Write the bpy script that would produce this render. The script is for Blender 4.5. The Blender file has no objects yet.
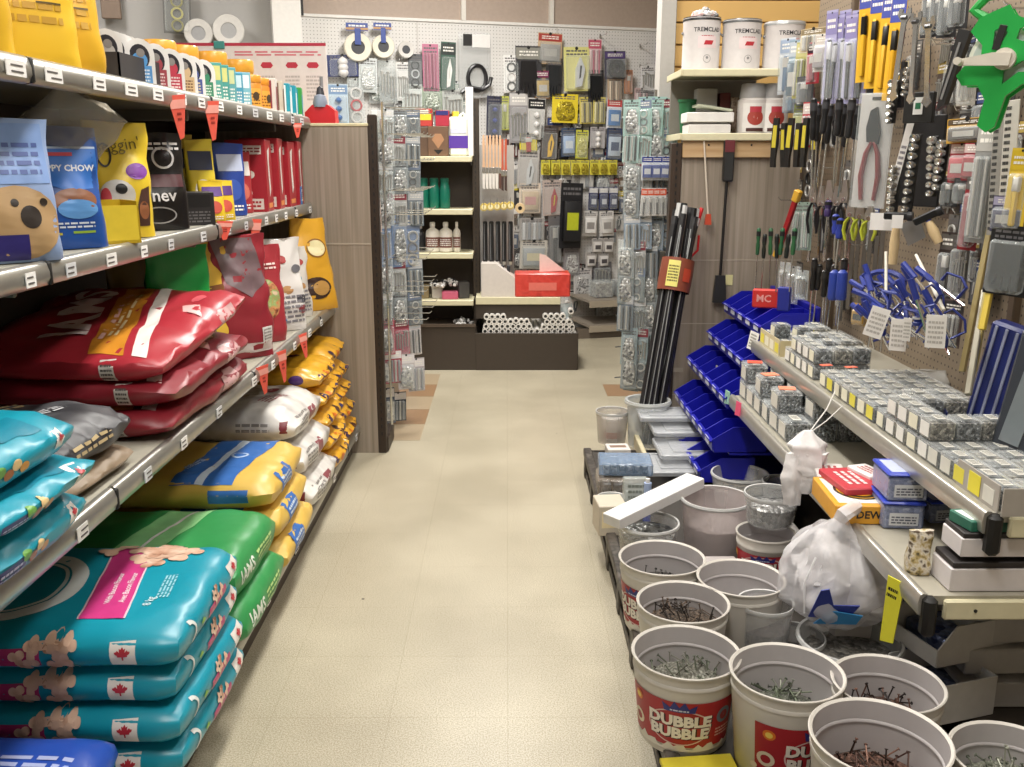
import bpy, bmesh, math, random
from mathutils import Vector, Matrix, Euler, noise
from mathutils.bvhtree import BVHTree
from mathutils.geometry import tessellate_polygon
R_ = random.Random(7)
COL = bpy.context.scene.collection
PI = math.pi
# ---------------------------------------------------------------- camera
FPX, CX, CY, H = 930.0, 512.0, 383.5, 1.4
PIT = math.atan((383.5 - 160) / FPX)
YAW = math.atan(5 / FPX * math.cos(PIT))
cF = Vector((math.sin(YAW) * math.cos(PIT), math.cos(YAW) * math.cos(PIT), -math.sin(PIT)))
cR = Vector((math.cos(YAW), -math.sin(YAW), 0))
cU = cR.cross(cF)
EYE = Vector((0, 0, H))
cam_data = bpy.data.cameras.new('camera'); cam = bpy.data.objects.new('camera', cam_data)
COL.objects.link(cam)
cam.matrix_world = Matrix(((cR.x, cU.x, -cF.x, 0), (cR.y, cU.y, -cF.y, 0), (cR.z, cU.z, -cF.z, H), (0, 0, 0, 1)))
cam_data.sensor_width = 36; cam_data.lens = FPX / 1024 * 36; cam_data.clip_start = 0.02
bpy.context.scene.camera = cam

def ray(px, py): return cF + cR * ((px - CX) / FPX) + cU * ((CY - py) / FPX)
def on(px, py, ax, c):
    """the place on the plane x, y or z = c that is seen at a pixel"""
    d = ray(px, py); i = 'xyz'.index(ax)
    return EYE + d * ((c - EYE[i]) / d[i])
WALLP = Vector((-1.50, 7.22, 0)); WALLA = math.atan2(.80, 2.75)
WN = Vector((math.sin(WALLA), -math.cos(WALLA), 0))
def onw(px, py, off=0.0):
    """the place on the slanting back wall (off metres in front of it)"""
    d = ray(px, py); p0 = WALLP + WN * off
    return EYE + d * ((p0 - EYE).dot(WN) / d.dot(WN))
def KY(y): return y * (1.32 - .02 * y)
def YK(Y): return (1.32 - math.sqrt(1.7424 - .08 * Y)) / .04
def PX(px, X, z, py=190): return (X, YK(on(px, py, 'x', X).y), z)
def dep(p): return (p - EYE).dot(cF)

# ---------------------------------------------------------------- materials
MC = {}
def lin(c): return c / 12.92 if c <= .04045 else ((c + .055) / 1.055) ** 2.4
def rgb(h):
    h = h.lstrip('#'); return tuple(lin(int(h[i:i + 2], 16) / 255) for i in (0, 2, 4))
def newmat(name):
    m = bpy.data.materials.new(name); m.use_nodes = True
    nt = m.node_tree; nt.nodes.clear()
    return m, nt, nt.nodes.new
def C(h, rough=.45, metal=0, var=.08, bump=0, scale=40, name=None):
    """painted / plastic / metal surface with a little uneven tone"""
    k = (h, rough, metal, var, bump, scale)
    if k in MC: return MC[k]
    m, nt, N = newmat(name or 'surface_' + h.strip('#'))
    out = N('ShaderNodeOutputMaterial'); b = N('ShaderNodeBsdfPrincipled')
    tc = N('ShaderNodeTexCoord'); nz = N('ShaderNodeTexNoise'); nz.inputs['Scale'].default_value = scale
    mx = N('ShaderNodeMix'); mx.data_type = 'RGBA'
    c = rgb(h)
    mx.inputs[6].default_value = (*[x * (1 - var) for x in c], 1); mx.inputs[7].default_value = (*[min(1, x * (1 + var)) for x in c], 1)
    L = nt.links.new
    L(tc.outputs['Object'], nz.inputs['Vector']); L(nz.outputs['Fac'], mx.inputs[0]); L(mx.outputs[2], b.inputs['Base Color'])
    b.inputs['Roughness'].default_value = rough; b.inputs['Metallic'].default_value = metal
    if bump:
        bp = N('ShaderNodeBump'); bp.inputs['Strength'].default_value = bump; bp.inputs['Distance'].default_value = .01
        L(nz.outputs['Fac'], bp.inputs['Height']); L(bp.outputs[0], b.inputs['Normal'])
    L(b.outputs[0], out.inputs[0]); MC[k] = m
    return m
def CLEAR(tint='#dfe6e6', dens=.16, rough=.12):
    k = ('clear', tint, dens, rough)
    if k in MC: return MC[k]
    m, nt, N = newmat('clear_plastic'); L = nt.links.new
    out = N('ShaderNodeOutputMaterial'); mix = N('ShaderNodeMixShader'); tr = N('ShaderNodeBsdfTransparent'); b = N('ShaderNodeBsdfPrincipled')
    b.inputs['Base Color'].default_value = (*rgb(tint), 1); b.inputs['Roughness'].default_value = rough
    fr = N('ShaderNodeLayerWeight'); fr.inputs['Blend'].default_value = .35
    mr = N('ShaderNodeMapRange'); mr.inputs[3].default_value = dens; mr.inputs[4].default_value = min(1, dens + .32)
    tc = N('ShaderNodeTexCoord'); nz = N('ShaderNodeTexNoise'); nz.inputs['Scale'].default_value = 60
    bp = N('ShaderNodeBump'); bp.inputs['Strength'].default_value = .25; bp.inputs['Distance'].default_value = .01
    L(tc.outputs['Object'], nz.inputs['Vector']); L(nz.outputs['Fac'], bp.inputs['Height']); L(bp.outputs[0], b.inputs['Normal'])
    L(fr.outputs['Facing'], mr.inputs[0]); L(mr.outputs[0], mix.inputs[0]); L(tr.outputs[0], mix.inputs[1]); L(b.outputs[0], mix.inputs[2]); L(mix.outputs[0], out.inputs[0])
    MC[k] = m; return m
def BITS(a, b_, scale=120, rough=.35, metal=.6, name='small_bits'):
    """mixed small hardware: voronoi cells of several tones with relief"""
    k = ('bits', a, b_, scale, rough, metal)
    if k in MC: return MC[k]
    m, nt, N = newmat(name); L = nt.links.new
    out = N('ShaderNodeOutputMaterial'); b = N('ShaderNodeBsdfPrincipled'); tc = N('ShaderNodeTexCoord')
    v = N('ShaderNodeTexVoronoi'); v.inputs['Scale'].default_value = scale
    sp = N('ShaderNodeSeparateColor'); mx = N('ShaderNodeMix'); mx.data_type = 'RGBA'
    mx.inputs[6].default_value = (*rgb(a), 1); mx.inputs[7].default_value = (*rgb(b_), 1)
    bp = N('ShaderNodeBump'); bp.inputs['Strength'].default_value = 1; bp.inputs['Distance'].default_value = .006; bp.invert = True
    L(tc.outputs['Object'], v.inputs['Vector']); L(v.outputs['Color'], sp.inputs[0]); L(sp.outputs[0], mx.inputs[0]); L(mx.outputs[2], b.inputs['Base Color'])
    L(v.outputs['Distance'], bp.inputs['Height']); L(bp.outputs[0], b.inputs['Normal'])
    b.inputs['Roughness'].default_value = rough; b.inputs['Metallic'].default_value = metal
    L(b.outputs[0], out.inputs[0]); MC[k] = m; return m
def MOTTLE(cols, scale=25, rough=.3, stretch=(1, 1, 1), name='printed_film', bump=0, detail=2):
    """a busy print: noise through a colour ramp"""
    k = ('mot', tuple(cols), scale, rough, stretch, bump)
    if k in MC: return MC[k]
    m, nt, N = newmat(name); L = nt.links.new
    out = N('ShaderNodeOutputMaterial'); b = N('ShaderNodeBsdfPrincipled'); tc = N('ShaderNodeTexCoord'); mp = N('ShaderNodeMapping')
    mp.inputs['Scale'].default_value = stretch
    nz = N('ShaderNodeTexNoise'); nz.inputs['Scale'].default_value = scale; nz.inputs['Detail'].default_value = detail
    cr = N('ShaderNodeValToRGB'); n = len(cols)
    while len(cr.color_ramp.elements) < n: cr.color_ramp.elements.new(.5)
    for i, c in enumerate(cols):
        e = cr.color_ramp.elements[i]; e.position = .32 + .36 * i / max(1, n - 1); e.color = (*rgb(c), 1)
    L(tc.outputs['Object'], mp.inputs[0]); L(mp.outputs[0], nz.inputs['Vector']); L(nz.outputs['Fac'], cr.inputs[0]); L(cr.outputs[0], b.inputs['Base Color'])
    if bump:
        bp = N('ShaderNodeBump'); bp.inputs['Strength'].default_value = bump; bp.inputs['Distance'].default_value = .01
        L(nz.outputs['Fac'], bp.inputs['Height']); L(bp.outputs[0], b.inputs['Normal'])
    b.inputs['Roughness'].default_value = rough
    L(b.outputs[0], out.inputs[0]); MC[k] = m; return m
def EMIT(h, s):
    m, nt, N = newmat('lamp_diffuser'); e = N('ShaderNodeEmission'); o = N('ShaderNodeOutputMaterial')
    e.inputs[0].default_value = (*rgb(h), 1); e.inputs[1].default_value = s; nt.links.new(e.outputs[0], o.inputs[0]); return m

# ---------------------------------------------------------------- mesh builder
class MB:
    def __init__(s): s.v = []; s.f = []; s.m = []; s.mats = []
    def mi(s, mat):
        if mat not in s.mats: s.mats.append(mat)
        return s.mats.index(mat)
    def add(s, vs, fs, mat, xf=None):
        o = len(s.v); i = s.mi(mat)
        s.v += [tuple(xf @ Vector(v)) for v in vs] if xf else [tuple(v) for v in vs]
        s.f += [tuple(o + a for a in f) for f in fs]; s.m += [i] * len(fs); return s
    def box(s, c, d, mat, ch=0.0, xf=None):
        x, y, z = [a / 2 for a in d]; c = Vector(c)
        if ch <= 0:
            vs = [c + Vector((i * x, j * y, k * z)) for i in (-1, 1) for j in (-1, 1) for k in (-1, 1)]
            fs = [(0, 1, 3, 2), (4, 6, 7, 5), (0, 4, 5, 1), (2, 3, 7, 6), (0, 2, 6, 4), (1, 5, 7, 3)]
            return s.add(vs, fs, mat, xf)
        ch = min(ch, x * .9, y * .9, z * .9)
        vs = []; ix = {}
        for i in (-1, 1):
            for j in (-1, 1):
                for k in (-1, 1):
                    for a in range(3):
                        q = [i * (x - ch), j * (y - ch), k * (z - ch)]; q[a] = (i, j, k)[a] * (x, y, z)[a]
                        ix[i, j, k, a] = len(vs); vs.append(c + Vector(q))
        fs = []
        for a in range(3):
            b, d_ = [t for t in range(3) if t != a]
            for sg in (-1, 1):
                def K(p, q, ax=a):
                    t = [0, 0, 0]; t[a] = sg; t[b] = p; t[d_] = q; return ix[(*t, ax)]
                f = [K(-1, -1), K(1, -1), K(1, 1), K(-1, 1)]
                if (sg > 0) == (a == 1): f.reverse()
                fs.append(tuple(f))
        for a in range(3):
            b, d_ = [t for t in range(3) if t != a]
            for p in (-1, 1):
                for q in (-1, 1):
                    def K(w, ax):
                        t = [0, 0, 0]; t[a] = w; t[b] = p; t[d_] = q; return ix[(*t, ax)]
                    fs.append((K(-1, b), K(1, b), K(1, d_), K(-1, d_)))
        for i in (-1, 1):
            for j in (-1, 1):
                for k in (-1, 1): fs.append((ix[i, j, k, 0], ix[i, j, k, 1], ix[i, j, k, 2]))
        return s.add(vs, fs, mat, xf)
    def lathe(s, prof, mat, n=20, xf=None, cap=True, arc=None):
        """profile of (radius, z) turned about z"""
        vs = []; fs = []; a0, a1 = arc or (0, 2 * PI); full = arc is None; m = n if full else n + 1
        for r, z in prof:
            for i in range(m):
                a = a0 + (a1 - a0) * i / n; vs.append((r * math.cos(a), r * math.sin(a), z))
        for j in range(len(prof) - 1):
            for i in range(n):
                k = (i + 1) % m; fs.append((j * m + i, j * m + k, (j + 1) * m + k, (j + 1) * m + i))
        if cap and full:
            if prof[0][0] > 1e-5: fs.append(tuple(range(m - 1, -1, -1)))
            if prof[-1][0] > 1e-5: fs.append(tuple((len(prof) - 1) * m + i for i in range(m)))
        return s.add(vs, fs, mat, xf)
    def cyl(s, p0, p1, r, mat, n=10, r1=None, cap=True):
        p0 = Vector(p0); p1 = Vector(p1); d = p1 - p0
        q = Vector((0, 0, 1)).rotation_difference(d.normalized()).to_matrix().to_4x4()
        return s.lathe([(r, 0), (r if r1 is None else r1, d.length)], mat, n, Matrix.Translation(p0) @ q, cap)
    def tube(s, pts, r, mat, n=6, closed=False, flat=1.0):
        pts = [Vector(p) for p in pts]; N = len(pts); vs = []; fs = []; up = None
        rs = r if isinstance(r, (list, tuple)) else [r] * N
        for i, p in enumerate(pts):
            if closed: t = (pts[(i + 1) % N] - pts[i - 1])
            else: t = pts[min(i + 1, N - 1)] - pts[max(i - 1, 0)]
            t.normalize()
            if up is None: up = Vector((0, 0, 1)) if abs(t.z) < .9 else Vector((1, 0, 0))
            a = t.cross(up).normalized(); b = a.cross(t).normalized(); up = b
            for k in range(n):
                w = 2 * PI * k / n; vs.append(p + a * (rs[i] * math.cos(w)) + b * (rs[i] * flat * math.sin(w)))
        for i in range(N if closed else N - 1):
            for k in range(n):
                l = (k + 1) % n; j = (i + 1) % N; fs.append((i * n + k, i * n + l, j * n + l, j * n + k))
        if not closed: fs += [tuple(range(n - 1, -1, -1)), tuple((N - 1) * n + k for k in range(n))]
        return s.add(vs, fs, mat)
    def prism(s, pts, t, mat, xf=None, holes=()):
        """2-D outline in x,z extruded t along y (centred)"""
        loops = [pts, *holes]; flat = [Vector((p[0], p[1], 0)) for l in loops for p in l]
        tri = tessellate_polygon([[Vector((p[0], p[1], 0)) for p in l] for l in loops]); n = len(flat)
        vs = [(p.x, -t / 2, p.y) for p in flat] + [(p.x, t / 2, p.y) for p in flat]
        fs = []
        for a, b, c in tri:
            ar = (flat[b] - flat[a]).cross(flat[c] - flat[a]).z
            if ar < 0: b, c = c, b
            fs += [(a, b, c), (c + n, b + n, a + n)]
        o = 0
        for l in loops:
            k = len(l); ar = sum(l[i][0] * l[(i + 1) % k][1] - l[(i + 1) % k][0] * l[i][1] for i in range(k))
            for i in range(k):
                p, q = o + i, o + (i + 1) % k
                f = (p, p + n, q + n, q); fs.append(f if (ar > 0) == (l is pts) else f[::-1])
            o += k
        return s.add(vs, fs, mat, xf)
    def bvh(s): return BVHTree.FromPolygons([Vector(v) for v in s.v], [f for f in s.f])
    def put(s, shape, mapf, mat, off=.0012):
        """lay a flat outline on a curved surface: mapf(u, v) -> (point, normal) or None"""
        vs, fs = shape; pts = []; ok = []
        for u, v in vs:
            r = mapf(u, v); ok.append(r is not None); pts.append(r[0] + r[1] * off if r else Vector((0, 0, 0)))
        ff = [f for f in fs if all(ok[i] for i in f)]
        return s.add(pts, ff, mat) if ff else s
    def mesh(s, name, sharp=38):
        me = bpy.data.meshes.new(name); me.from_pydata(s.v, [], s.f)
        for m in s.mats: me.materials.append(m)
        me.polygons.foreach_set('material_index', s.m)
        me.polygons.foreach_set('use_smooth', [True] * len(s.f))
        me.set_sharp_from_angle(angle=math.radians(sharp)); me.update(); return me
    def obj(s, name, parent=None, loc=None, rot=None, sharp=38):
        o = bpy.data.objects.new(name, s.mesh(name, sharp)); COL.objects.link(o)
        if parent: o.parent = parent
        if loc is not None: o.location = loc
        if rot is not None: o.rotation_euler = rot
        return o
def tag(o, label, cat, group=None, kind=None):
    if label: o['label'] = label
    if cat: o['category'] = cat
    if group: o['group'] = group
    if kind: o['kind'] = kind
    return o
def thing(name, label, cat, loc=(0, 0, 0), rot=(0, 0, 0), group=None):
    o = bpy.data.objects.new(name, None); COL.objects.link(o); o.location = loc; o.rotation_euler = rot
    o.empty_display_size = .05
    return tag(o, label, cat, group)
def struct(name, mb, label=None):
    o = mb.obj(name); o['kind'] = 'structure'
    if label: o['label'] = label
    return o
def dup(o, loc=None, rot=None, label=None, group=None, scale=None, parent=None):
    c = o.copy(); COL.objects.link(c)
    if parent: c.parent = parent
    else:
        if loc is not None: c.location = loc
        if rot is not None: c.rotation_euler = rot
        if scale is not None: c.scale = scale if hasattr(scale, '__len__') else (scale,) * 3
        if label: c['label'] = label
        if group: c['group'] = group
    for ch in [x for x in KIDS(o)]: dup(ch, parent=c)
    return c
def KIDS(o): return [x for x in bpy.data.objects if x.parent == o] if False else list(o.children)
def drop(o):
    for ch in list(o.children): drop(ch)
    bpy.data.objects.remove(o)

# ---------------------------------------------------------------- flat outlines
def refine(pts3, fs, L):
    bm = bmesh.new(); vs = [bm.verts.new((p[0], p[1], 0)) for p in pts3]
    for f in fs:
        try: bm.faces.new([vs[i] for i in f])
        except ValueError: pass
    for _ in range(5):
        es = [e for e in bm.edges if e.calc_length() > L]
        if not es: break
        bmesh.ops.subdivide_edges(bm, edges=es, cuts=1, use_grid_fill=False)
        bmesh.ops.triangulate(bm, faces=[f for f in bm.faces if len(f.verts) > 3])
    bm.verts.index_update()
    r = ([(v.co.x, v.co.y) for v in bm.verts], [tuple(v.index for v in f.verts) for f in bm.faces]); bm.free()
    return r
def poly(pts, L=.02, holes=()):
    loops = [pts, *holes]; fl = [p for l in loops for p in l]
    tri = tessellate_polygon([[Vector((p[0], p[1], 0)) for p in l] for l in loops])
    return refine(fl, tri, L)
def rect(x0, y0, x1, y1, L=.02): return refine([(x0, y0), (x1, y0), (x1, y1), (x0, y1)], [(0, 1, 2, 3)], L)
def para(x0, y0, x1, y1, sk, L=.02): return refine([(x0, y0), (x1, y0), (x1 + sk, y1), (x0 + sk, y1)], [(0, 1, 2, 3)], L)
def ell(cx, cy, a, b=None, n=20, L=.02, a0=0, a1=2 * PI):
    b = b or a; return poly([(cx + a * math.cos(a0 + (a1 - a0) * i / n), cy + b * math.sin(a0 + (a1 - a0) * i / n)) for i in range(n)], L)
def ring(cx, cy, a, b, w, n=24, a0=0, a1=2 * PI):
    vs = []; fs = []
    for i in range(n + 1):
        t = a0 + (a1 - a0) * i / n; vs += [(cx + a * math.cos(t), cy + b * math.sin(t)), (cx + (a - w) * math.cos(t), cy + (b - w) * math.sin(t))]
    for i in range(n): fs.append((2 * i, 2 * i + 1, 2 * i + 3, 2 * i + 2))
    return vs, fs
def bone(cx, cy, l, r, ang=0):
    vs = []; fs = []
    for sh in [rect(-l * .7, -r * .6, l * .7, r * .6)] + [ell(sx * l * .78, sy * r * .55, r * .72, n=12) for sx in (-1, 1) for sy in (-1, 1)]:
        a, f = xform(sh, cx, cy, 1, ang); o = len(vs); vs += a; fs += [tuple(o + i for i in q) for q in f]
    return vs, fs
LEAF = [(0, 1), (.18, .66), (.4, .78), (.34, .3), (.62, .58), (.7, .42), (1, .38), (.9, .1), (.62, -.1), (.62, -.3), (.1, -.32), (.1, -.8), (-.1, -.8), (-.1, -.32), (-.62, -.3), (-.62, -.1), (-.9, .1), (-1, .38), (-.7, .42), (-.62, .58), (-.34, .3), (-.4, .78), (-.18, .66)]
def leaf(cx, cy, s): return poly([(cx + x * s, cy + y * s) for x, y in LEAF], .02)
TXT = {}
def text(s, h, cx=0, cy=0, bold=.03, ang=0, wide=1.0, L=.02, arc=0):
    k = (s, bold)
    if k not in TXT:
        cu = bpy.data.curves.new('t', 'FONT'); cu.body = s; cu.offset = bold * .5; cu.align_x = 'CENTER'; cu.align_y = 'CENTER'; cu.resolution_u = 2
        o = bpy.data.objects.new('t', cu); COL.objects.link(o)
        me = bpy.data.meshes.new_from_object(o.evaluated_get(bpy.context.evaluated_depsgraph_get()))
        TXT[k] = ([(v.co.x, v.co.y) for v in me.vertices], [tuple(p.vertices) for p in me.polygons])
        bpy.data.objects.remove(o); bpy.data.meshes.remove(me); bpy.data.curves.remove(cu)
    vs, fs = TXT[k]; h = h / .72; ca, sa = math.cos(ang), math.sin(ang)
    p = [(x * h * wide, y * h + arc * (x * h * wide) ** 2) for x, y in vs]
    p = [(cx + x * ca - y * sa, cy + x * sa + y * ca) for x, y in p]
    return refine(p, fs, L) if h > .025 else (p, fs)
def lines(x0, y0, x1, y1, n, rnd=None, fill=.5):
    """rows of tiny illegible print"""
    rnd = rnd or R_; vs = []; fs = []; dy = (y1 - y0) / n
    for i in range(n):
        y = y0 + dy * (i + .5); x = x0
        while x < x1:
            w = (x1 - x0) * rnd.uniform(.08, .25); e = min(x + w, x1); o = len(vs)
            vs += [(x, y - dy * fill / 2), (e, y - dy * fill / 2), (e, y + dy * fill / 2), (x, y + dy * fill / 2)]; fs.append((o, o + 1, o + 2, o + 3)); x = e + (x1 - x0) * .04
    return vs, fs
def xform(shape, cx=0, cy=0, s=1, ang=0):
    vs, fs = shape; ca, sa = math.cos(ang), math.sin(ang)
    return [(cx + s * (x * ca - y * sa), cy + s * (x * sa + y * ca)) for x, y in vs], fs
def caster(bvh, o, u, v, far=1.0):
    """map that drops an outline from a plane (origin o, axes u, v) straight onto a body"""
    o = Vector(o); u = Vector(u).normalized(); v = Vector(v).normalized(); n = u.cross(v)
    def f(a, b):
        p = o + u * a + v * b + n * far; h = bvh.ray_cast(p, -n, far * 2)
        return None if h[0] is None or abs(h[1].dot(n)) < .15 else (h[0], ((h[1] if h[1].dot(n) > 0 else -h[1]) * .35 + n * .65).normalized())
    return f
def plane(o, u, v):
    o = Vector(o); u = Vector(u).normalized(); v = Vector(v).normalized(); n = u.cross(v)
    return lambda a, b: (o + u * a + v * b, n)
def cylmap(r, z0=0, taper=0.0, a0=-PI / 2):
    """u metres around, v metres up a (tapered) round wall"""
    def f(u, v):
        rr = r + taper * v; a = a0 + u / r; n = Vector((math.cos(a), math.sin(a), 0)); return n * rr + Vector((0, 0, z0 + v)), n
    return f

# ---------------------------------------------------------------- soft bodies
def soft(mb, L, W, Hh, mat, nx=26, ny=16, nz=5, seed=0, crush=.7, side=.3, amp=.006, sag=0, gus=.0, edge=.7):
    """a filled sack lying down: pillow-shaped, seams at both x ends"""
    pts = {}; vs = []; fs = []
    def P(i, j, k):
        key = (i, j, k)
        if key in pts: return pts[key]
        a, b, c = 2 * i / nx - 1, 2 * j / ny - 1, 2 * k / nz - 1
        e = max(0, (abs(a) - edge) / (1 - edge)); eb = max(0, (abs(b) - .76) / .24)
        zs = (1 - crush * e ** 1.8) * (1 - side * eb ** 2)
        puff = 1 + .10 * (1 - a * a) * (1 - b * b)
        x = a * L / 2 * (1 - .03 * abs(b) ** 4 - .05 * (c * c) * e)
        y = b * W / 2 * (1 - .07 * e * e) * (1 - .10 * (abs(c) ** 2.5))
        if c < 0: zs = 1 - (1 - zs) * .45; puff = 1
        z = c * Hh / 2 * zs * puff
        q = Vector((a * L * 4.5 + seed * 7.3, b * W * 4.5, c * 1.2 + seed))
        d = noise.noise(q) * amp + noise.noise(q * 2.7) * amp * .5
        w = math.sin(b * 13 + 5 * noise.noise(q * .8)) * amp * .55 * e
        z += (d + w) * (1 if c >= 0 else -.1) * (abs(c) ** .5)
        y += noise.noise(q + Vector((9, 2, 4))) * amp * (1 if b > 0 else -1) * (abs(b) ** 4)
        x += noise.noise(q + Vector((3, 8, 1))) * amp * abs(a) ** 4
        z -= sag * a * a if a > 0 else 0
        pts[key] = len(vs); vs.append((x, y, z + Hh / 2)); return pts[key]
    for i in range(nx):
        for j in range(ny):
            fs.append((P(i, j, 0), P(i, j + 1, 0), P(i + 1, j + 1, 0), P(i + 1, j, 0)))
            fs.append((P(i, j, nz), P(i + 1, j, nz), P(i + 1, j + 1, nz), P(i, j + 1, nz)))
    for i in range(nx):
        for k in range(nz):
            fs.append((P(i, 0, k), P(i + 1, 0, k), P(i + 1, 0, k + 1), P(i, 0, k + 1)))
            fs.append((P(i, ny, k), P(i, ny, k + 1), P(i + 1, ny, k + 1), P(i + 1, ny, k)))
    for j in range(ny):
        for k in range(nz):
            fs.append((P(0, j, k), P(0, j, k + 1), P(0, j + 1, k + 1), P(0, j + 1, k)))
            fs.append((P(nx, j, k), P(nx, j + 1, k), P(nx, j + 1, k + 1), P(nx, j, k + 1)))
    return mb.add(vs, fs, mat)
def pouch(mb, w, d, h, mat, seed=0, top=.012, n=28, nz=16, amp=.004, taper=.0, lean=0, belly=.35, cap=None):
    """a bag standing up, facing -y: full at the foot, flat sealed edge on top"""
    vs = []; fs = []
    for k in range(nz + 1):
        t = k / nz; dd = d * ((1 - t) ** .75 * (1 + belly * math.sin(PI * min(1, t * 1.2)))) ; dd = max(dd, top * (1 if t > .93 else 1.6)) if t > .05 else d * .9
        ww = w * (1 - taper * t) * (1 - .04 * math.sin(PI * t)) 
        for i in range(n):
            a = 2 * PI * i / n; ca, sa = math.cos(a), math.sin(a); p = .45 + .35 * t
            x = ww / 2 * abs(ca) ** p * (1 if ca > 0 else -1); y = dd / 2 * abs(sa) ** .8 * (1 if sa > 0 else -1)
            q = Vector((x * 22 + seed * 3.1, y * 15 + seed, t * h * 18)); g = noise.noise(q) * amp
            vs.append((x + g * ca, y + g * 1.4 * sa + lean * t * t * h, t * h + (noise.noise(q * .5) * .008 if k == nz else 0)))
    for k in range(nz):
        for i in range(n):
            j = (i + 1) % n; fs.append((k * n + i, k * n + j, (k + 1) * n + j, (k + 1) * n + i))
    fs += [tuple(range(n - 1, -1, -1)), tuple(nz * n + i for i in range(n))]
    return mb.add(vs, fs, mat)
# ================================================================= setting
def floor_mat():
    m, nt, N = newmat('vinyl_floor'); L = nt.links.new
    out = N('ShaderNodeOutputMaterial'); b = N('ShaderNodeBsdfPrincipled'); tc = N('ShaderNodeTexCoord')
    n1 = N('ShaderNodeTexNoise'); n1.inputs['Scale'].default_value = 270; n1.inputs['Detail'].default_value = 3
    r1 = N('ShaderNodeValToRGB'); r1.color_ramp.elements[0].position = .36; r1.color_ramp.elements[0].color = (*rgb('#a0977f'), 1)
    r1.color_ramp.elements[1].position = .62; r1.color_ramp.elements[1].color = (*rgb('#cdc5b1'), 1)
    n2 = N('ShaderNodeTexNoise'); n2.inputs['Scale'].default_value = 2.2; n2.inputs['Detail'].default_value = 5
    r2 = N('ShaderNodeValToRGB'); r2.color_ramp.elements[0].position = .35; r2.color_ramp.elements[0].color = (.80, .79, .77, 1); r2.color_ramp.elements[1].position = .65; r2.color_ramp.elements[1].color = (1, 1, 1, 1)
    mx = N('ShaderNodeMix'); mx.data_type = 'RGBA'; mx.blend_type = 'MULTIPLY'; mx.inputs[0].default_value = 1
    br = N('ShaderNodeTexBrick'); br.offset = 0; br.inputs['Scale'].default_value = 1; br.inputs['Brick Width'].default_value = .305; br.inputs['Row Height'].default_value = .305
    br.inputs['Mortar Size'].default_value = .0015; br.inputs['Color1'].default_value = (1, 1, 1, 1); br.inputs['Color2'].default_value = (.97, .97, .965, 1); br.inputs['Mortar'].default_value = (.86, .845, .81, 1)
    m2 = N('ShaderNodeMix'); m2.data_type = 'RGBA'; m2.blend_type = 'MULTIPLY'; m2.inputs[0].default_value = 1
    # scattered dark scuffs
    v = N('ShaderNodeTexVoronoi'); v.inputs['Scale'].default_value = 3.3; lt = N('ShaderNodeMath'); lt.operation = 'LESS_THAN'; lt.inputs[1].default_value = .018
    m3 = N('ShaderNodeMix'); m3.data_type = 'RGBA'; m3.inputs[7].default_value = (*rgb('#3a332a'), 1)
    for a, c in ((n1, 'Vector'), (n2, 'Vector'), (br, 'Vector'), (v, 'Vector')): L(tc.outputs['Object'], a.inputs[c])
    L(n1.outputs['Fac'], r1.inputs[0]); L(n2.outputs['Fac'], r2.inputs[0]); L(r1.outputs[0], mx.inputs[6]); L(r2.outputs[0], mx.inputs[7])
    L(mx.outputs[2], m2.inputs[6]); L(br.outputs[0], m2.inputs[7]); L(v.outputs['Distance'], lt.inputs[0]); L(lt.outputs[0], m3.inputs[0]); L(m2.outputs[2], m3.inputs[6]); L(m3.outputs[2], b.inputs['Base Color'])
    b.inputs['Roughness'].default_value = .38; bp = N('ShaderNodeBump'); bp.inputs['Strength'].default_value = .15; bp.inputs['Distance'].default_value = .004
    L(n2.outputs['Fac'], bp.inputs['Height']); L(bp.outputs[0], b.inputs['Normal']); L(b.outputs[0], out.inputs[0]); return m
def peg_mat(col='#cfcbc8', hole='#77736f', pitch=.0254, r=.14, rough=.6, name='pegboard'):
    m, nt, N = newmat(name); L = nt.links.new
    out = N('ShaderNodeOutputMaterial'); b = N('ShaderNodeBsdfPrincipled'); tc = N('ShaderNodeTexCoord')
    sx = N('ShaderNodeSeparateXYZ'); L(tc.outputs['Object'], sx.inputs[0])
    ds = []
    for o in (0, 2):
        d = N('ShaderNodeMath'); d.operation = 'DIVIDE'; d.inputs[1].default_value = pitch; L(sx.outputs[o], d.inputs[0])
        f = N('ShaderNodeMath'); f.operation = 'FRACT'; L(d.outputs[0], f.inputs[0])
        s = N('ShaderNodeMath'); s.operation = 'SUBTRACT'; s.inputs[1].default_value = .5; L(f.outputs[0], s.inputs[0])
        q = N('ShaderNodeMath'); q.operation = 'POWER'; q.inputs[1].default_value = 2
        ab = N('ShaderNodeMath'); ab.operation = 'ABSOLUTE'; L(s.outputs[0], ab.inputs[0]); L(ab.outputs[0], q.inputs[0]); ds.append(q)
    ad = N('ShaderNodeMath'); L(ds[0].outputs[0], ad.inputs[0]); L(ds[1].outputs[0], ad.inputs[1])
    lt = N('ShaderNodeMath'); lt.operation = 'LESS_THAN'; lt.inputs[1].default_value = r * r; L(ad.outputs[0], lt.inputs[0])
    mx = N('ShaderNodeMix'); mx.data_type = 'RGBA'; mx.inputs[6].default_value = (*rgb(col), 1); mx.inputs[7].default_value = (*rgb(hole), 1)
    L(lt.outputs[0], mx.inputs[0]); L(mx.outputs[2], b.inputs['Base Color']); b.inputs['Roughness'].default_value = rough; L(b.outputs[0], out.inputs[0]); return m
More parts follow.
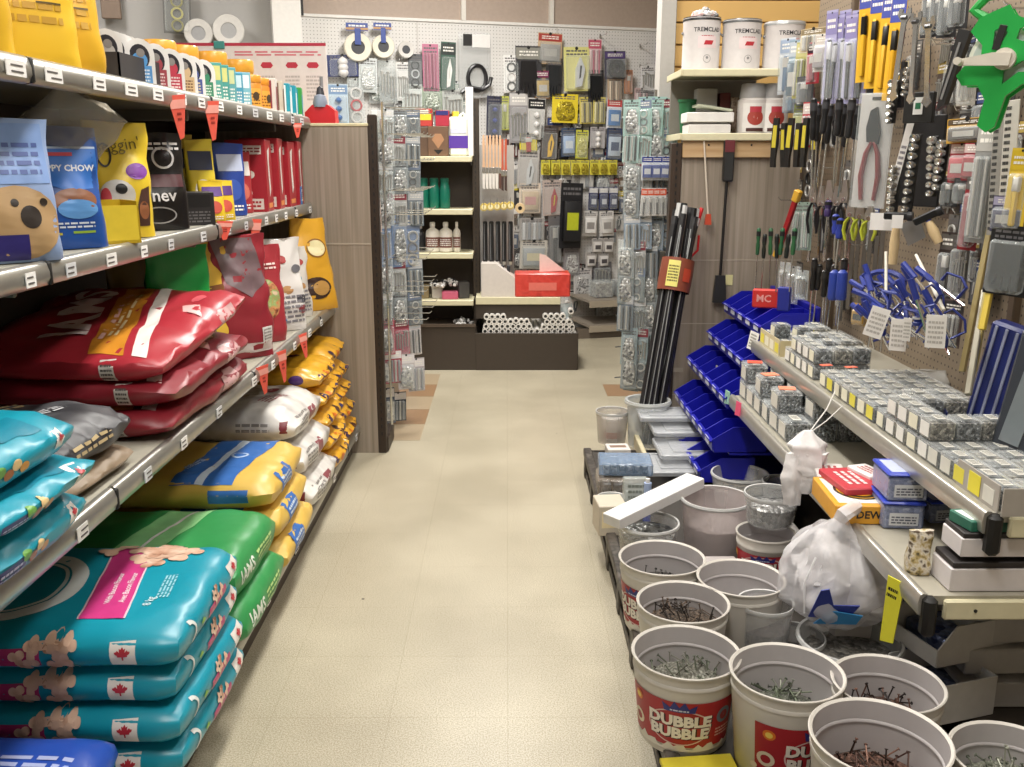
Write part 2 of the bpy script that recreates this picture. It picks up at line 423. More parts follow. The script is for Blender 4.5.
def grain_mat(a, b_, sc=(60, 60, 1.2), rough=.45, name='wood_laminate', seam=None):
    m, nt, N = newmat(name); L = nt.links.new
    out = N('ShaderNodeOutputMaterial'); b = N('ShaderNodeBsdfPrincipled'); tc = N('ShaderNodeTexCoord'); mp = N('ShaderNodeMapping'); mp.inputs['Scale'].default_value = sc
    nz = N('ShaderNodeTexNoise'); nz.inputs['Scale'].default_value = 1; nz.inputs['Detail'].default_value = 4
    cr = N('ShaderNodeValToRGB'); cr.color_ramp.elements[0].position = .3; cr.color_ramp.elements[0].color = (*rgb(a), 1); cr.color_ramp.elements[1].position = .7; cr.color_ramp.elements[1].color = (*rgb(b_), 1)
    L(tc.outputs['Object'], mp.inputs[0]); L(mp.outputs[0], nz.inputs['Vector']); L(nz.outputs['Fac'], cr.inputs[0]); L(cr.outputs[0], b.inputs['Base Color'])
    b.inputs['Roughness'].default_value = rough; L(b.outputs[0], out.inputs[0]); return m
LAM = grain_mat('#857a6b', '#a3978a', name='grey_wood_laminate')
PEGBR = peg_mat('#8a7b68', '#3d352c', name='brown_pegboard')
PEGW = peg_mat('#dcdad7', '#8f8b87', name='white_pegboard')
BEIGE = C('#b09f92', .6, name='beige_window_film'); WALLG = C('#aaa8a6', .8, var=.03, name='grey_wall_paint')
CREAM = C('#d6cfae', .45, name='cream_enamel'); DARKBR = C('#40372f', .5, name='dark_brown_enamel'); BLACK = C('#161514', .5)
STEEL = C('#b9b7b2', .32, .85, name='bright_steel'); CHROME = C('#d5d5d3', .18, .95, name='chrome'); RAIL = C('#a9a7a0', .34, .75, name='ticket_rail')
WHITE = C('#e8e6e3', .45); PAPER = C('#efedea', .6, name='white_paper')
TREDGE = C('#6f6a60', .4, .3)

X0, X1, Y0, Y1, ZC = -4.2, 2.6, -2.2, 10.8, 3.3
m = MB(); FM = floor_mat()
m.add([(X0, Y0, 0), (X1, Y0, 0), (X1, Y1, 0), (X0, Y1, 0)], [(0, 1, 2, 3)], FM)
tanm = C('#957658', .4, var=.12, scale=90, name='tan_floor_tile')
for ix, iy in ((-2, 15), (-2, 16), (-2, 17), (-3, 16), (-3, 18), (-2, 18), (-2, 19), (2, 18)):
    m.box((ix * .305 + .01 if ix < 0 else ix * .305 + .1525, iy * .305 + .1525, .0005), (.302, .302, .001), C('#a8967c', .4, var=.12, scale=90) if (ix + iy) % 2 else tanm)
struct('floor', m)
m = MB(); m.box(((X0 + X1) / 2, (Y0 + Y1) / 2, ZC + .05), (X1 - X0, Y1 - Y0, .1), C('#dad8d3', .8)); struct('ceiling', m)
m = MB(); m.box((X0 - .05, (Y0 + Y1) / 2, ZC / 2), (.1, Y1 - Y0, ZC), WALLG); struct('wall_left', m)
m = MB(); m.box((X1 + .05, (Y0 + Y1) / 2, ZC / 2), (.1, Y1 - Y0, ZC), WALLG); struct('wall_right', m)
m = MB(); m.box(((X0 + X1) / 2, Y0 - .05, ZC / 2), (X1 - X0, .1, ZC), C('#b5ada2', .8)); struct('wall_front', m)
# slanting back wall: a frame of its own along its length
WROT = Matrix.Translation(WALLP) @ Matrix.Rotation(WALLA, 4, 'Z')
def wallobj(name, mb): 
    o = struct(name, mb); o.matrix_world = WROT; return o
m = MB(); m.box((.6, .1, ZC / 2), (8.2, .1, ZC), WALLG); wallobj('wall_back', m)
m = MB(); m.box((1.5, .03, 1.25), (3.0, .02, 2.36), PEGW)                 # white pegboard, one skin
m.box((1.5, .022, 2.43), (3.0, .03, .02), C('#e3e1dd', .5))
for x in (.86, 1.98): m.box((x, .017, 1.25), (.012, .006, 2.34), C('#c9c6c2', .5))
wallobj('wall_pegboard', m)
m = MB()                                                                  # beige window film above the pegboard, white mullions
m.box((1.5, .035, 2.83), (3.0, .01, .78), BEIGE)
m.box((.01, .02, 2.8), (.02, .05, .75), BLACK)
for x in (1.22, 1.93, 2.93): m.box((x, .02, 2.83), (.035, .04, .78), C('#dedad2', .5))
m.box((1.5, .02, 2.54 + .10), (3.0, .02, .012), C('#cbb9a8', .5)) if False else None
wallobj('window_1', m)
m = MB(); m.box((-.11, -.05, ZC / 2), (.20, .2, ZC), C('#e3e0dc', .6)); wallobj('column_white', m)
m = MB(); m.box((3.12, -.05, ZC / 2), (.16, .16, ZC), C('#a5a3a1', .6)); m.box((3.05, -.14, 2.62), (.10, .03, .40), BLACK, .01); wallobj('column_grey', m)
# yellow slat siding wall at the right behind the paint shelf
m = MB(); ys = C('#d0a865', .5, var=.06, scale=6, name='yellow_slat_siding'); yd = C('#8c6d3c', .6)
yy = 5.15
m.box((1.85, yy + .05, 1.65), (2.0, .06, 3.3), yd)
for k in range(30): m.box((1.85, yy, .06 + k * .11), (2.0, .03, .103), ys, .004)
struct('wall_siding', m)
m = MB(); xc = on(661, 40, 'y', 5.05).x; m.box(((xc + .865) / 2, yy - .02, 1.65), (.865 - xc, .16, 3.3), C('#b3b0ab', .6)); m.box((.868, yy - .03, 1.65), (.012, .06, 3.3), C('#6d6350', .6)); struct('trim_1', m)

# ceiling lamps
LE = EMIT('#fff8ec', 6)
def ceiling_lamp(x, y, w=.32, l=1.25, power=46, lab=''):
    t = thing('ceiling_light', lab, 'ceiling light', (x, y, ZC), group='ceiling lights over the shop')
    m = MB(); m.box((0, 0, -.03), (w + .05, l + .05, .06), WHITE, .01); m.obj('housing', t)
    m = MB(); m.box((0, 0, -.065), (w, l, .012), LE, .004); m.obj('diffuser', t)
    ld = bpy.data.lights.new('lamp_light', 'AREA'); ld.shape = 'RECTANGLE'; ld.size = w; ld.size_y = l; ld.energy = power; ld.color = (1, .965, .91)
    lo = bpy.data.objects.new('lamp_light', ld); COL.objects.link(lo); lo.parent = t; lo.location = (0, 0, -.09)
for x, y, p in ((-.1, .4, 46), (-.1, 2.9, 66), (-.1, 5.6, 100), (-2.6, 1.8, 30), (-2.6, 5.4, 36), (1.0, 1.6, 24), (1.2, 4.0, 17)):
    ceiling_lamp(x, y, power=p, lab='long fluorescent ceiling light with a white housing')
w = bpy.data.worlds.new('world'); bpy.context.scene.world = w; w.use_nodes = True
w.node_tree.nodes['Background'].inputs[0].default_value = (.9, .93, 1, 1); w.node_tree.nodes['Background'].inputs[1].default_value = .25
vs_ = bpy.context.scene.view_settings; vs_.view_transform = 'Standard'; vs_.look = 'None'; vs_.gamma = 1; vs_.use_curve_mapping = False; vs_.exposure = -0.15
bpy.context.scene.display_settings.display_device = 'sRGB'
# ================================================================= left: pet food shelving
LS = [(1.585, -.905), (1.205, -.915), (.735, -.83), (.145, -.735)]          # shelf top z, front x, from the top down
XB, YN, YF = -1.36, .70, 4.36
g = thing('pet_food_shelving', 'long white-metal shelving run with four shelves of pet food along the left of the aisle', 'shelving', (0, 0, 0))
m = MB(); m.box((XB - .02, (YN + YF) / 2, .8), (.03, YF - YN, 1.56), C('#332a22', .7)); m.obj('back_panel', g)
m = MB(); m.box((-.775, (YN + YF) / 2, .055), (.03, YF - YN, .11), C('#4a4038', .5)); m.obj('kick_plate', g)
tagm = [C('#e9e7e4', .5), C('#f3f2f0', .5), C('#cfd0d2', .5)]
def rail_tags(par, x, z, y0, y1, every, tilt=.35, flip=1):
    y = y0
    while y < y1:
        wd = R_.uniform(.035, .055) * (1.5 if z > 1.5 else 1); mm = MB(); mm.box((0, 0, 0), (.002, wd, .028), R_.choice(tagm))
        for q in range(2): mm.box((.0015 * flip, R_.uniform(-.008, .008), -.006 + q * .011), (.001, wd * .6, .003), C('#55504e', .6))
        mm.obj('price_tag', par, (x, y, z), (0, tilt * flip, 0)); y += every * R_.uniform(.7, 1.5) + wd
for k, (z, x) in enumerate(LS):
    m = MB(); d = x - XB; cm = C('#8d8a80', .45, .2)
    m.box((XB + d / 2, (YN + YF) / 2, z - .012), (d, YF - YN, .024), C('#aaa698', .5)); 
    m.box((XB + d / 2, (YN + YF) / 2, z - .03), (d - .02, YF - YN, .014), C('#5c574e', .5))
    sh = m.obj('shelf', g)
    m = MB()
    # rounded ticket channel along the front
    prof = [(x - .004, z + .002), (x + .006, z + .004), (x + .014, z - .002), (x + .018, z - .018), (x + .018, z - .030), (x + .012, z - .044), (x - .002, z - .047)]
    y = YN
    for a, b in ((YN, 1.83), (1.84, 2.92), (2.93, 4.01), (4.02, YF)):
        vs = [(px, yy_, pz) for yy_ in (a, b) for px, pz in prof]; n = len(prof)
        m.add(vs, [(i, i + 1, n + i + 1, n + i) for i in range(n - 1)] + [tuple(range(n)), tuple(range(2 * n - 1, n - 1, -1))], RAIL)
        m.box((x + .012, b + .005, z - .022), (.014, .012, .046), BLACK, .003) if b < YF else None
    rl = m.obj('price_rail', sh, sharp=60)
    rail_tags(sh, x + .0205, z - .024, 1.3, 4.3, (.10, .16, .22, .45)[k], .0)
    m = MB()
    for yb in (.72, 1.835, 2.925, 4.015):
        m = MB(); m.box((XB + d * .45, yb, z - .05), (d * .85, .012, .04), C('#77736a', .4, .3), .004); m.obj('bracket', sh)
# end panel, post, and the hardware section behind
t = thing('laminate_end_panel', 'tall grey wood-grain end panel closing the left shelving at its far end', 'panel', (0, 0, 0))
m = MB(); m.box((-1.05, 4.385, .775), (.84, .03, 1.55), LAM); m.box((-1.05, 4.3685, 1.02), (.83, .002, .006), C('#b5aa9b', .5)); m.obj('board', t)
m = MB(); m.box((-1.05, 4.39, 1.555), (.86, .05, .014), C('#cfc6a2', .5), .003); m.obj('top_edge', t, )
m = MB(); m.box((-.612, 4.39, .80), (.04, .05, 1.60), C('#30251d', .5), .004)
for k in range(40): m.box((-.6115, 4.3645, .1 + k * .037), (.008, .002, .018), BLACK)
m.box((-.607, 4.50, .04), (.045, .24, .08), C('#30251d', .5), .008); m.obj('post', t)

t = thing('hardware_shelving', 'closed laminate shelving block behind the end panel, its top at shoulder height', 'shelving', (0, 0, 0))
m = MB(); m.box((-1.25, 5.03, .77), (1.16, 1.16, 1.54), LAM, .003); m.obj('carcass', t); m = MB(); m.box((-1.25, 5.03, 1.55), (1.18, 1.18, .022), C('#c9c2a4', .5), .003); m.obj('top', t)

def price_pennant(px, py, plane_x, w=.045, h=.10, lab='', rz=.9, group=None):
    p = on(px, py, 'x', plane_x)
    m = MB(); m.prism([(-w / 2, 0), (w / 2, 0), (.12 * w, -h * .96), (-.12 * w, -h)], .002, C('#e8604f', .5, name='coral_card'))
    m.put(rect(-w * .42, -h * .30, w * .42, -h * .10), plane((0, -.0011, 0), (1, 0, 0), (0, 0, 1)), C('#f2a79a', .5))
    m.put(text('5', h * .2, 0, -h * .45), plane((0, -.0012, 0), (1, 0, 0), (0, 0, 1)), C('#8c2a22', .5)) if False else None
    m.put(lines(-w * .12, -h * .6, w * .12, -h * .36, 2), plane((0, -.0012, 0), (1, 0, 0), (0, 0, 1)), C('#8c2a22', .5))
    o = m.obj('price_pennant', None, p, (R_.uniform(-.1, .1), R_.uniform(-.18, .1), rz)); tag(o, lab, 'shelf tag', group); return o
PG = 'coral price pennants on the pet food shelves'
for i, (px, py, X, w, h, lab) in enumerate([
    (176, 95, -.88, .055, .115, 'coral triangular pennant under the top shelf lip, nearest the black tray of packs'),
    (211, 101, -.88, .055, .115, 'coral triangular pennant under the top shelf lip, second from the black tray'),
    (297, 123, -.88, .05, .06, 'small coral pennant at the far end of the top shelf'),
    (225, 221, -.89, .06, .06, 'short coral pennant on the second shelf rail above the yellow bag'),
    (256, 219, -.89, .05, .13, 'long coral pennant on the second shelf rail above the maroon bag'),
    (262, 366, -.805, .05, .10, 'coral pennant on the third shelf rail over the silver bags, nearest one'),
    (281, 351, -.805, .045, .12, 'coral pennant on the third shelf rail, middle of the three'),
    (302, 334, -.805, .045, .10, 'coral pennant on the third shelf rail over the yellow stack, farthest one')]):
    price_pennant(px, py, X, w, h, lab, group=PG)

# ---- sacks lying down -------------------------------------------------
def sack(name, label, cat, L, W, Hh, base, loc, rz=0, seed=0, decals=None, group=None, ry=0, rx=0, **kw):
    W *= 1.27; loc = (loc[0], KY(loc[1]), loc[2] + .003); m = MB(); soft(m, L, W, Hh, base, seed=seed, **kw); bv = m.bvh()
    top = caster(bv, (0, 0, Hh), (1, 0, 0), (0, 1, 0)); frt = caster(bv, (0, -W / 2, Hh / 2), (1, 0, 0), (0, 0, 1)); end = caster(bv, (L / 2, 0, Hh / 2), (0, 1, 0), (0, 0, 1))
    if decals: decals(m, top, frt, end, L, W, Hh)
    o = m.obj(name, None, loc, (rx, ry, rz), 50); return tag(o, label, cat, group)
TEAL = C('#1593aa', .34, var=.06, bump=.10, scale=14, name='teal_film'); PINK = C('#cf3f86', .3); BISC = MOTTLE(['#a9745a', '#d9b198', '#e8cdb8'], 22, .4, name='biscuit_print', bump=.2)
RED = C('#c23a4a', .5); MAPLE = C('#b5303b', .4); NAVY = C('#2b2f6d', .35)
def maple_badge(m, f, cx, cy, s, off=.0016):
    m.put(rect(cx - s, cy - s, cx + s, cy + s), f, C('#e6e0da', .4), off)
    m.put(leaf(cx, cy + s * .05, s * .62), f, MAPLE, off + .0007)
def biscuits(m, f, cx, cy, s, n=6, seed=1, off=.002):
    r = random.Random(seed)
    for i in range(n):
        a = r.uniform(0, PI); m.put(bone(cx + r.uniform(-1, 1) * s, cy + r.uniform(-.45, .45) * s, s * .42, s * .26, a), f, BISC if i % 2 else C('#dcb8a0', .4), off + i * .0003)
def teal_dec(m, top, fr, en, L, W, Hh):
    m.put(ring(-.13, -.02, .13, .16, .035, 28, -1.9, 1.7), top, C('#dfe4e2', .35), .0014)
    m.put(ring(-.13, -.02, .09, .12, .008, 28, -1.9, 1.7), top, C('#dfe4e2', .35), .0014)
    m.put(para(.055, -W * .36, .145, W * .42, -.06), top, PINK, .0014)
    m.put(para(.051, -W * .36, .055, W * .42, -.06), top, C('#e7c9d5', .35), .0018); m.put(para(.145, -W * .36, .149, W * .42, -.06), top, C('#e7c9d5', .35), .0018)
    m.put(text('With Bacon Flavour', .013, .075, -.03, ang=1.72), top, C('#f1dfe6', .4), .002); m.put(text('Avec Bacon Flavour', .013, .105, -.03, ang=1.72), top, C('#f1dfe6', .4), .002)
    biscuits(m, top, .085, W * .32, .085, 10, 3)
    m.put(text('8 kg', .018, .17, -.09, ang=1.65), top, C('#cfe6ea', .4), .0016); m.put(xform(lines(-.05, -.015, .05, .015, 4), .185, -.02, 1, 1.65), top, C('#9fd0da', .4), .0016)
    m.put(rect(-L * .5, -Hh * .30, .0, Hh * .18), fr, C('#b7376f', .35), .0016); biscuits(m, fr, .01, -.002, .05, 8, 5)
    maple_badge(m, fr, .165, 0, Hh * .30)
    m.put(ring(-W * .33, 0, .03, Hh * .34, .008, 20, -1.2, 1.6), en, C('#dfe4e2', .35), .002)
    m.put(rect(-W * .10, -Hh * .25, W * .18, Hh * .0), en, C('#b7376f', .35), .0016); biscuits(m, en, W * .05, .01, .03, 4, 8, .0024)
    m.put(xform(leaf(0, 0, 1), -W * .18, -Hh * .1, .012), en, C('#8ac04a', .4), .002)
    m.put(rect(W * .27, -Hh * .2, W * .43, Hh * .25), en, C('#e6e0da', .4), .002); m.put(leaf(W * .35, .004, .014), en, MAPLE, .003)
TL = ['teal dog biscuit sack on top of the front stack on the bottom shelf', 'teal dog biscuit sack second from the top of the front stack', 'teal dog biscuit sack third down in the front stack', 'teal dog biscuit sack at the foot of the front stack']
for i, (z, dx, dy) in enumerate(((.402, .012, 0), (.317, .0, .01), (.232, .01, 0), (.147, .004, .008))):
    sack('dog_food_sack', TL[i], 'pet food bag', .56, .37, .082, TEAL, (-.945 + dx, 1.475 + dy, z), R_.uniform(-.03, .02), 11, teal_dec, 'teal dog biscuit sacks on the bottom shelf', crush=.24, side=.14, amp=.007, edge=.8)
def blue_dec(m, top, fr, en, L, W, Hh):
    f = top
    m.put(lines(-.05, .0, .2, .09, 4), f, C('#aab4de', .4))
    m.put(rect(-.12, .055, -.02, .075), f, C('#d6c53a', .4), .0016); m.put(ell(.12, -.06, .05, .02), f, C('#b9356a', .4), .0016)
sack('dog_food_sack', 'blue sack on top of the pair at the near end of the bottom shelf', 'pet food bag', .5, .28, .088, C('#2a4fae', .28, bump=.1, scale=14), (-1.0, 1.10, .238), 0, 5, blue_dec, amp=.006, crush=.4)
sack('dog_food_sack', 'blue sack underneath the other blue one at the near end', 'pet food bag', .5, .28, .088, C('#2a4fae', .28, bump=.1, scale=14), (-.99, 1.10, .147), 0, 6, blue_dec, amp=.006, crush=.4)
# green sacks behind the teal stack
GRN = C('#35914f', .38, var=.08, bump=.1, scale=14, name='green_film')
def green_dec(m, top, fr, en, L, W, Hh):
    m.put(para(-.10, -W * .45, .03, W * .42, .08), top, C('#8fcf8d', .35), .0013); m.put(para(-.03, -W * .45, -.02, W * .42, .08), top, WHITE, .0018)
    m.put(text('IAMS', .038, -W * .26, 0, .05), en, C('#e4efe2', .4), .002); m.put(lines(-.03, -.02, .12, .02, 3), en, C('#b8d98a', .4), .002)
    m.put(text('IAMS', .03, .18, 0, .05), fr, C('#e4efe2', .4), .002)
for i, z in enumerate((.298, .177)):
    sack('dog_food_sack', ('green dog food sack lying just behind the teal stack, upper one', 'green dog food sack lying just behind the teal stack, lower one')[i], 'pet food bag', .56, .36, .112, GRN, (-.975 + i * .02, 1.90, z - .03), 0, 21 + i, green_dec, 'green sacks on the bottom shelf', crush=.28, amp=.008, edge=.8)
sack('dog_food_sack', 'dark green sack at the foot of the green pair', 'pet food bag', .54, .34, .07, C('#237a3c', .35), (-.99, 1.88, .135), 0, 9, crush=.4)
# yellow sacks with a blue band
YEL = C('#d9b455', .4, var=.07, bump=.12, scale=14, name='yellow_film'); BLUE = C('#3b6cb4', .35)
def yb_dec(m, top, fr, en, L, W, Hh):
    m.put(para(-.02, -W * .46, .17, W * .45, .06), top, BLUE, .0014); m.put(para(.055, -W * .46, .08, W * .45, .06), top, C('#c9d6e4', .4), .0019)
    m.put(xform(text('natural', .026), .01, -.06, 1, 1.25), top, C('#b9cbe4', .4), .002); m.put(ring(.14, .0, .028, .028, .008), top, C('#b9cbe4', .4), .002)
    m.put(rect(.1, -Hh * .2, .22, Hh * .22), fr, BLUE, .0016); m.put(rect(-W * .25, -Hh * .3, W * .02, Hh * .35), en, BLUE, .0018); m.put(lines(-W * .22, -.02, 0, .02, 3), en, C('#c9d6e4', .4), .0024)
for i, z in enumerate((.371, .267, .162)):
    sack('dog_food_sack', ('yellow dog food sack with a wide blue band, top of its pile', 'yellow sack squeezed under the one with the blue band', 'yellow sack at the bottom of the blue-banded pile')[i], 'pet food bag', .60, .38, .097, YEL, (-1.01 + i * .015, 2.27, z - .015), .02, 31 + i, yb_dec, 'yellow sacks with blue bands', crush=.38, amp=.010, edge=.75)
# silver sacks
SIL = MOTTLE(['#8b8580', '#c9c5c0', '#e2dfda', '#d3cfca'], 9, .3, name='silver_film', bump=.15)
def sil_dec(m, top, fr, en, L, W, Hh):
    m.put(ell(-.02, -.04, .10, .05), top, C('#b8a88f', .35), .0014); m.put(ell(.13, .08, .03), top, C('#7c2f38', .4), .0014); m.put(ring(.0, .05, .12, .07, .01), top, C('#a3a09c', .35), .0014)
    m.put(xform(lines(-.06, -.03, .06, .03, 4), .17, -.05, 1, 1.2), top, C('#9b5a5f', .4), .0014); m.put(lines(.08, -.02, .2, .02, 2), fr, C('#8f8a86', .4), .0014); m.put(rect(.235, -.02, .262, .02), fr, C('#7c2f38', .4), .0016)
    m.put(rect(-W * .05, -.025, W * .12, .02), en, C('#8c4a50', .4), .0016); m.put(lines(-W * .35, -.03, -W * .1, .03, 4), en, C('#8f8a86', .4), .0016)
for i, z in enumerate((.440, .308, .177)):
    sack('dog_food_sack', ('silvery white pet food sack on top beside the yellow stack', 'silvery white pet food sack in the middle of its pile', 'silvery white pet food sack at the bottom of its pile')[i], 'pet food bag', .60, .36, .122, SIL, (-1.04 + i * .025, 2.69, z - .03), -.02, 41 + i, sil_dec, 'silvery sacks on the bottom shelf', crush=.6, amp=.010)
# amber stack at the far end
AMB = C('#dca42c', .3, var=.1, bump=.14, scale=16, name='amber_film')
def amb_dec(m, top, fr, en, L, W, Hh):
    m.put(ell(-.02, -.03, .05, .035), top, C('#e7e3da', .4), .0014); m.put(ell(.0, -.02, .03, .02), top, C('#26242e', .4), .0019)
    m.put(ell(.10, .10, .06, .03), top, C('#5a2233', .4), .0014); m.put(ell(-.05, .12, .05, .025), top, C('#7d2531', .4), .0014)
    for j in range(4): m.put(ell(-W * .3 + j * W * .2, .005 * (-1) ** j, .022, .016), en, C(('#3c2348', '#c86a1e', '#4c2a22', '#2c2a5c')[j], .4), .0018)
    m.put(ell(.2, 0, .03, .02), fr, C('#4c2a6a', .4), .0016)
for i, z in enumerate((.508, .419, .330, .241, .152)):
    for j, y in enumerate((3.0, 3.30)):
        z2 = z + (.012 if j == 1 and i == 0 else 0)
        sack('dog_food_sack', ('topmost', 'second', 'third', 'fourth', 'lowest')[i] + ' amber dog food sack in the ' + ('nearer' if j == 0 else 'farther') + ' pile by the end panel', 'pet food bag', .60, .29, .082, AMB, (-1.04 + .012 * i - .02 * j, y, z2 - .005), 0, 51 + i * 3 + j, amb_dec, 'amber sacks in two piles', crush=.75, amp=.012)

# ---- third shelf ------------------------------------------------------
REDF = C('#a92c38', .36, var=.10, bump=.16, scale=10, name='red_film'); REDD = C('#84202c', .4, var=.10, bump=.16, scale=10, name='dark_red_film')
def red_dec(m, top, fr, en, L, W, Hh):
    m.put(text('IAMS', .058, -.07, -.12, .06, .0, 1.25), top, C('#ecd9d6', .4), .0016) if False else None
    m.put(xform(text('IAMS', .115, bold=.05, wide=1.5), -.07, .02, 1, 1.80), top, C('#f0dedb', .4), .005)
    m.put(xform(lines(-.25, -.012, .25, .012, 1), .03, .0, 1, 1.80), top, C('#e9b9b3', .4), .0018)
    m.put(para(.09, -W * .44, .175, W * .42, -.16), top, C('#d08a2c', .35), .0014); m.put(para(.195, -W * .44, .23, W * .42, -.16), top, C('#e6ded8', .4), .0016)
    m.put(xform(lines(-.22, -.015, .22, .015, 2), .055, .0, 1, 1.80), top, C('#e9d7a8', .4), .002)
    m.put(ell(.19, .18, .02, .03), top, C('#d8606a', .4), .0014); m.put(para(.20, .02, .25, .10, -.03), top, C('#e3b0ae', .4), .0014)
    m.put(rect(.13, -.03, .165, .022), fr, C('#cfc9c2', .4), .002); m.put(lines(.134, -.026, .161, .018, 4), fr, C('#55504c', .4), .0028)
    m.put(rect(W * .1, -.02, W * .3, .02), en, C('#c9a0a0', .4), .0018)
for i, (z, col) in enumerate(((.932, REDF), (.836, REDD), (.757, REDD))):
    sack('dog_food_sack', ('big glossy red dog food sack on top of the pile on the third shelf', 'big dark red dog food sack in the middle of its pile', 'big dark red dog food sack at the bottom of its pile')[i], 'pet food bag', .56, .58, .076, col, (-1.085 + (.0, .012, .0)[i], 1.96, z - .02), (-.02, .02, 0)[i], 61 + i, red_dec, 'big red sacks on the third shelf', rx=.10 if i == 0 else 0, crush=.62, side=.16, amp=.013, edge=.62)
GRY = MOTTLE(['#1f1e22', '#3a3a3e', '#5c5d60', '#2c2b30'], 7, .45, name='charcoal_film', bump=.2)
def gry_dec(m, top, fr, en, L, W, Hh):
    m.put(para(-L * .5, -W * .35, -.10, W * .4, .05), top, C('#3a2148', .35), .0014); m.put(xform(lines(-.10, -.02, .10, .02, 2), -.16, 0, 1, 1.2), top, C('#cbb9d6', .4), .002)
    m.put(xform(lines(-.12, -.02, .12, .02, 2), -.03, 0, 1, 1.2), top, C('#b4a078', .4), .002); m.put(xform(lines(-.09, -.02, .09, .02, 3), .09, 0, 1, 1.2), top, C('#c8c8ca', .4), .002)
    m.put(rect(-.1, -Hh * .4, .1, Hh * .2), fr, C('#8a7863', .4), .0018); m.put(lines(-.1, -.01, .06, .015, 2), en, C('#b4a078', .4), .002)
sack('dog_food_sack', 'charcoal and purple dog food sack lying between the teal and red sacks', 'pet food bag', .48, .27, .085, GRY, (-1.09, 1.45, .785), -.04, 71, gry_dec, crush=.65, amp=.012)
sack('dog_food_sack', 'brown paper-coloured sack lying under the charcoal and purple one', 'pet food bag', .48, .27, .045, C('#8a7863', .5, bump=.1), (-1.085, 1.44, .737), -.04, 72, crush=.5, amp=.008)
def teal2_dec(m, top, fr, en, L, W, Hh):
    maple_badge(m, en, W * .28, 0, .016); maple_badge(m, fr, L * .33, 0, .018)
    for j in range(4): m.put(ell(-W * .05 - j * .022, -.012 + .01 * (j % 2), .013, .009), en, C(('#d9973a', '#e2c48c', '#a9632e', '#6aa24a')[j], .4), .002 + j * .0002)
    m.put(rect(-W * .45, -Hh * .4, -W * .24, Hh * .0), en, C('#2d2a78', .35), .0016); m.put(lines(-W * .44, -Hh * .3, -W * .26, -.005, 2), en, C('#c9c6e6', .4), .0022)
    m.put(para(L * .3, -.1, L * .42, .08, .02), top, C('#0d7f98', .35), .0014)
for i, (z, x, y) in enumerate(((.893, -1.035, 1.135), (.832, -1.015, 1.15), (.747, -1.03, 1.14))):
    sack('cat_food_sack', ('topmost of the teal sacks at the near end of the third shelf', 'thin teal sack second from the top at the near end of the third shelf', 'teal sack lying lowest at the near end of the third shelf')[i], 'pet food bag', .50, .28, (.08, .055, .08)[i], TEAL, (x, y, z - .01), .03 * (i - 1), 81 + i, teal2_dec, 'teal sacks on the third shelf', crush=.6, amp=.006)

# ---- standing pouches -------------------------------------------------
def stand(name, label, cat, w, d, h, base, loc, rz, seed=0, dec=None, group=None, rx=0, ry=0, **kw):
    w *= 1.14; d *= 1.15; loc = (loc[0], KY(loc[1]), loc[2] + .002); m = MB(); pouch(m, w, d, h, base, seed=seed, **kw); bv = m.bvh()
    if dec: dec(m, caster(bv, (0, -d, 0), (1, 0, 0), (0, 0, 1)), w, h)
    o = m.obj(name, None, loc, (rx, ry, rz), 50); return tag(o, label, cat, group)
FACE = .95    # turned from the camera towards the aisle
S3 = .735
stand('pet_food_bag', 'green bag standing behind the big red sack on the third shelf', 'pet food bag', .20, .11, .40, C('#1d9a45', .3, bump=.15, scale=10), PX(178, -1.03, S3, 280), FACE, 3, None, top=.02, belly=.5, amp=.012)
def ydog(m, f, w, h):
    m.put(ell(.0, h * .50, w * .24, h * .08), f, C('#26242e', .4), .002); m.put(ell(.0, h * .50, w * .15, h * .05), f, C('#d9d4cc', .4), .003); m.put(ell(.0, h * .49, w * .05), f, BLACK, .004)
    m.put(ell(.0, h * .60, w * .34, h * .03), f, C('#7a4a26', .4), .0016)
stand('pet_food_bag', 'yellow bag standing behind the big red sack, with a dark oval picture', 'pet food bag', .19, .11, .41, C('#e0b545', .3, bump=.1, scale=10), PX(214, -.99, S3, 280), FACE - .1, 5, ydog, top=.02, amp=.012)
def maroon(m, f, w, h):
    m.put(poly([(-w * .45, h * .98), (w * .25, h * .98), (w * .42, h * .62), (w * .1, h * .50), (-w * .25, h * .62)], .02), f, C('#756064', .35), .002)
    m.put(rect(-w * .3, h * .05, w * .45, h * .13), f, C('#c9b9b5', .4), .002); m.put(rect(w * .2, h * .13, w * .42, h * .25), f, C('#dcd8d4', .4), .002); m.put(lines(w * .22, h * .14, w * .40, h * .24, 4), f, C('#8a8580', .4), .003)
stand('pet_food_bag', 'tall maroon bag with a slumped greyish top standing at the third shelf edge', 'pet food bag', .185, .12, .415, C('#8f2a34', .28, bump=.12, scale=9), PX(238, -.925, S3, 290), FACE - .25, 7, maroon, top=.02, amp=.016, belly=.45)
def redb(m, f, w, h):
    m.put(ell(0, h * .45, w * .3, h * .2), f, MOTTLE(['#6a3a2a', '#c98a5a', '#8fae6a', '#e2c9a8'], 30, .4), .002); m.put(lines(-.05, h * .74, .05, h * .82, 2), f, C('#f0d8d2', .4), .002)
stand('pet_food_bag', 'narrow red bag with a food picture between the maroon and white bags', 'pet food bag', .14, .10, .36, C('#a3343c', .36, bump=.12, scale=9), PX(262, -.915, S3, 290), FACE - .2, 9, redb, amp=.01)
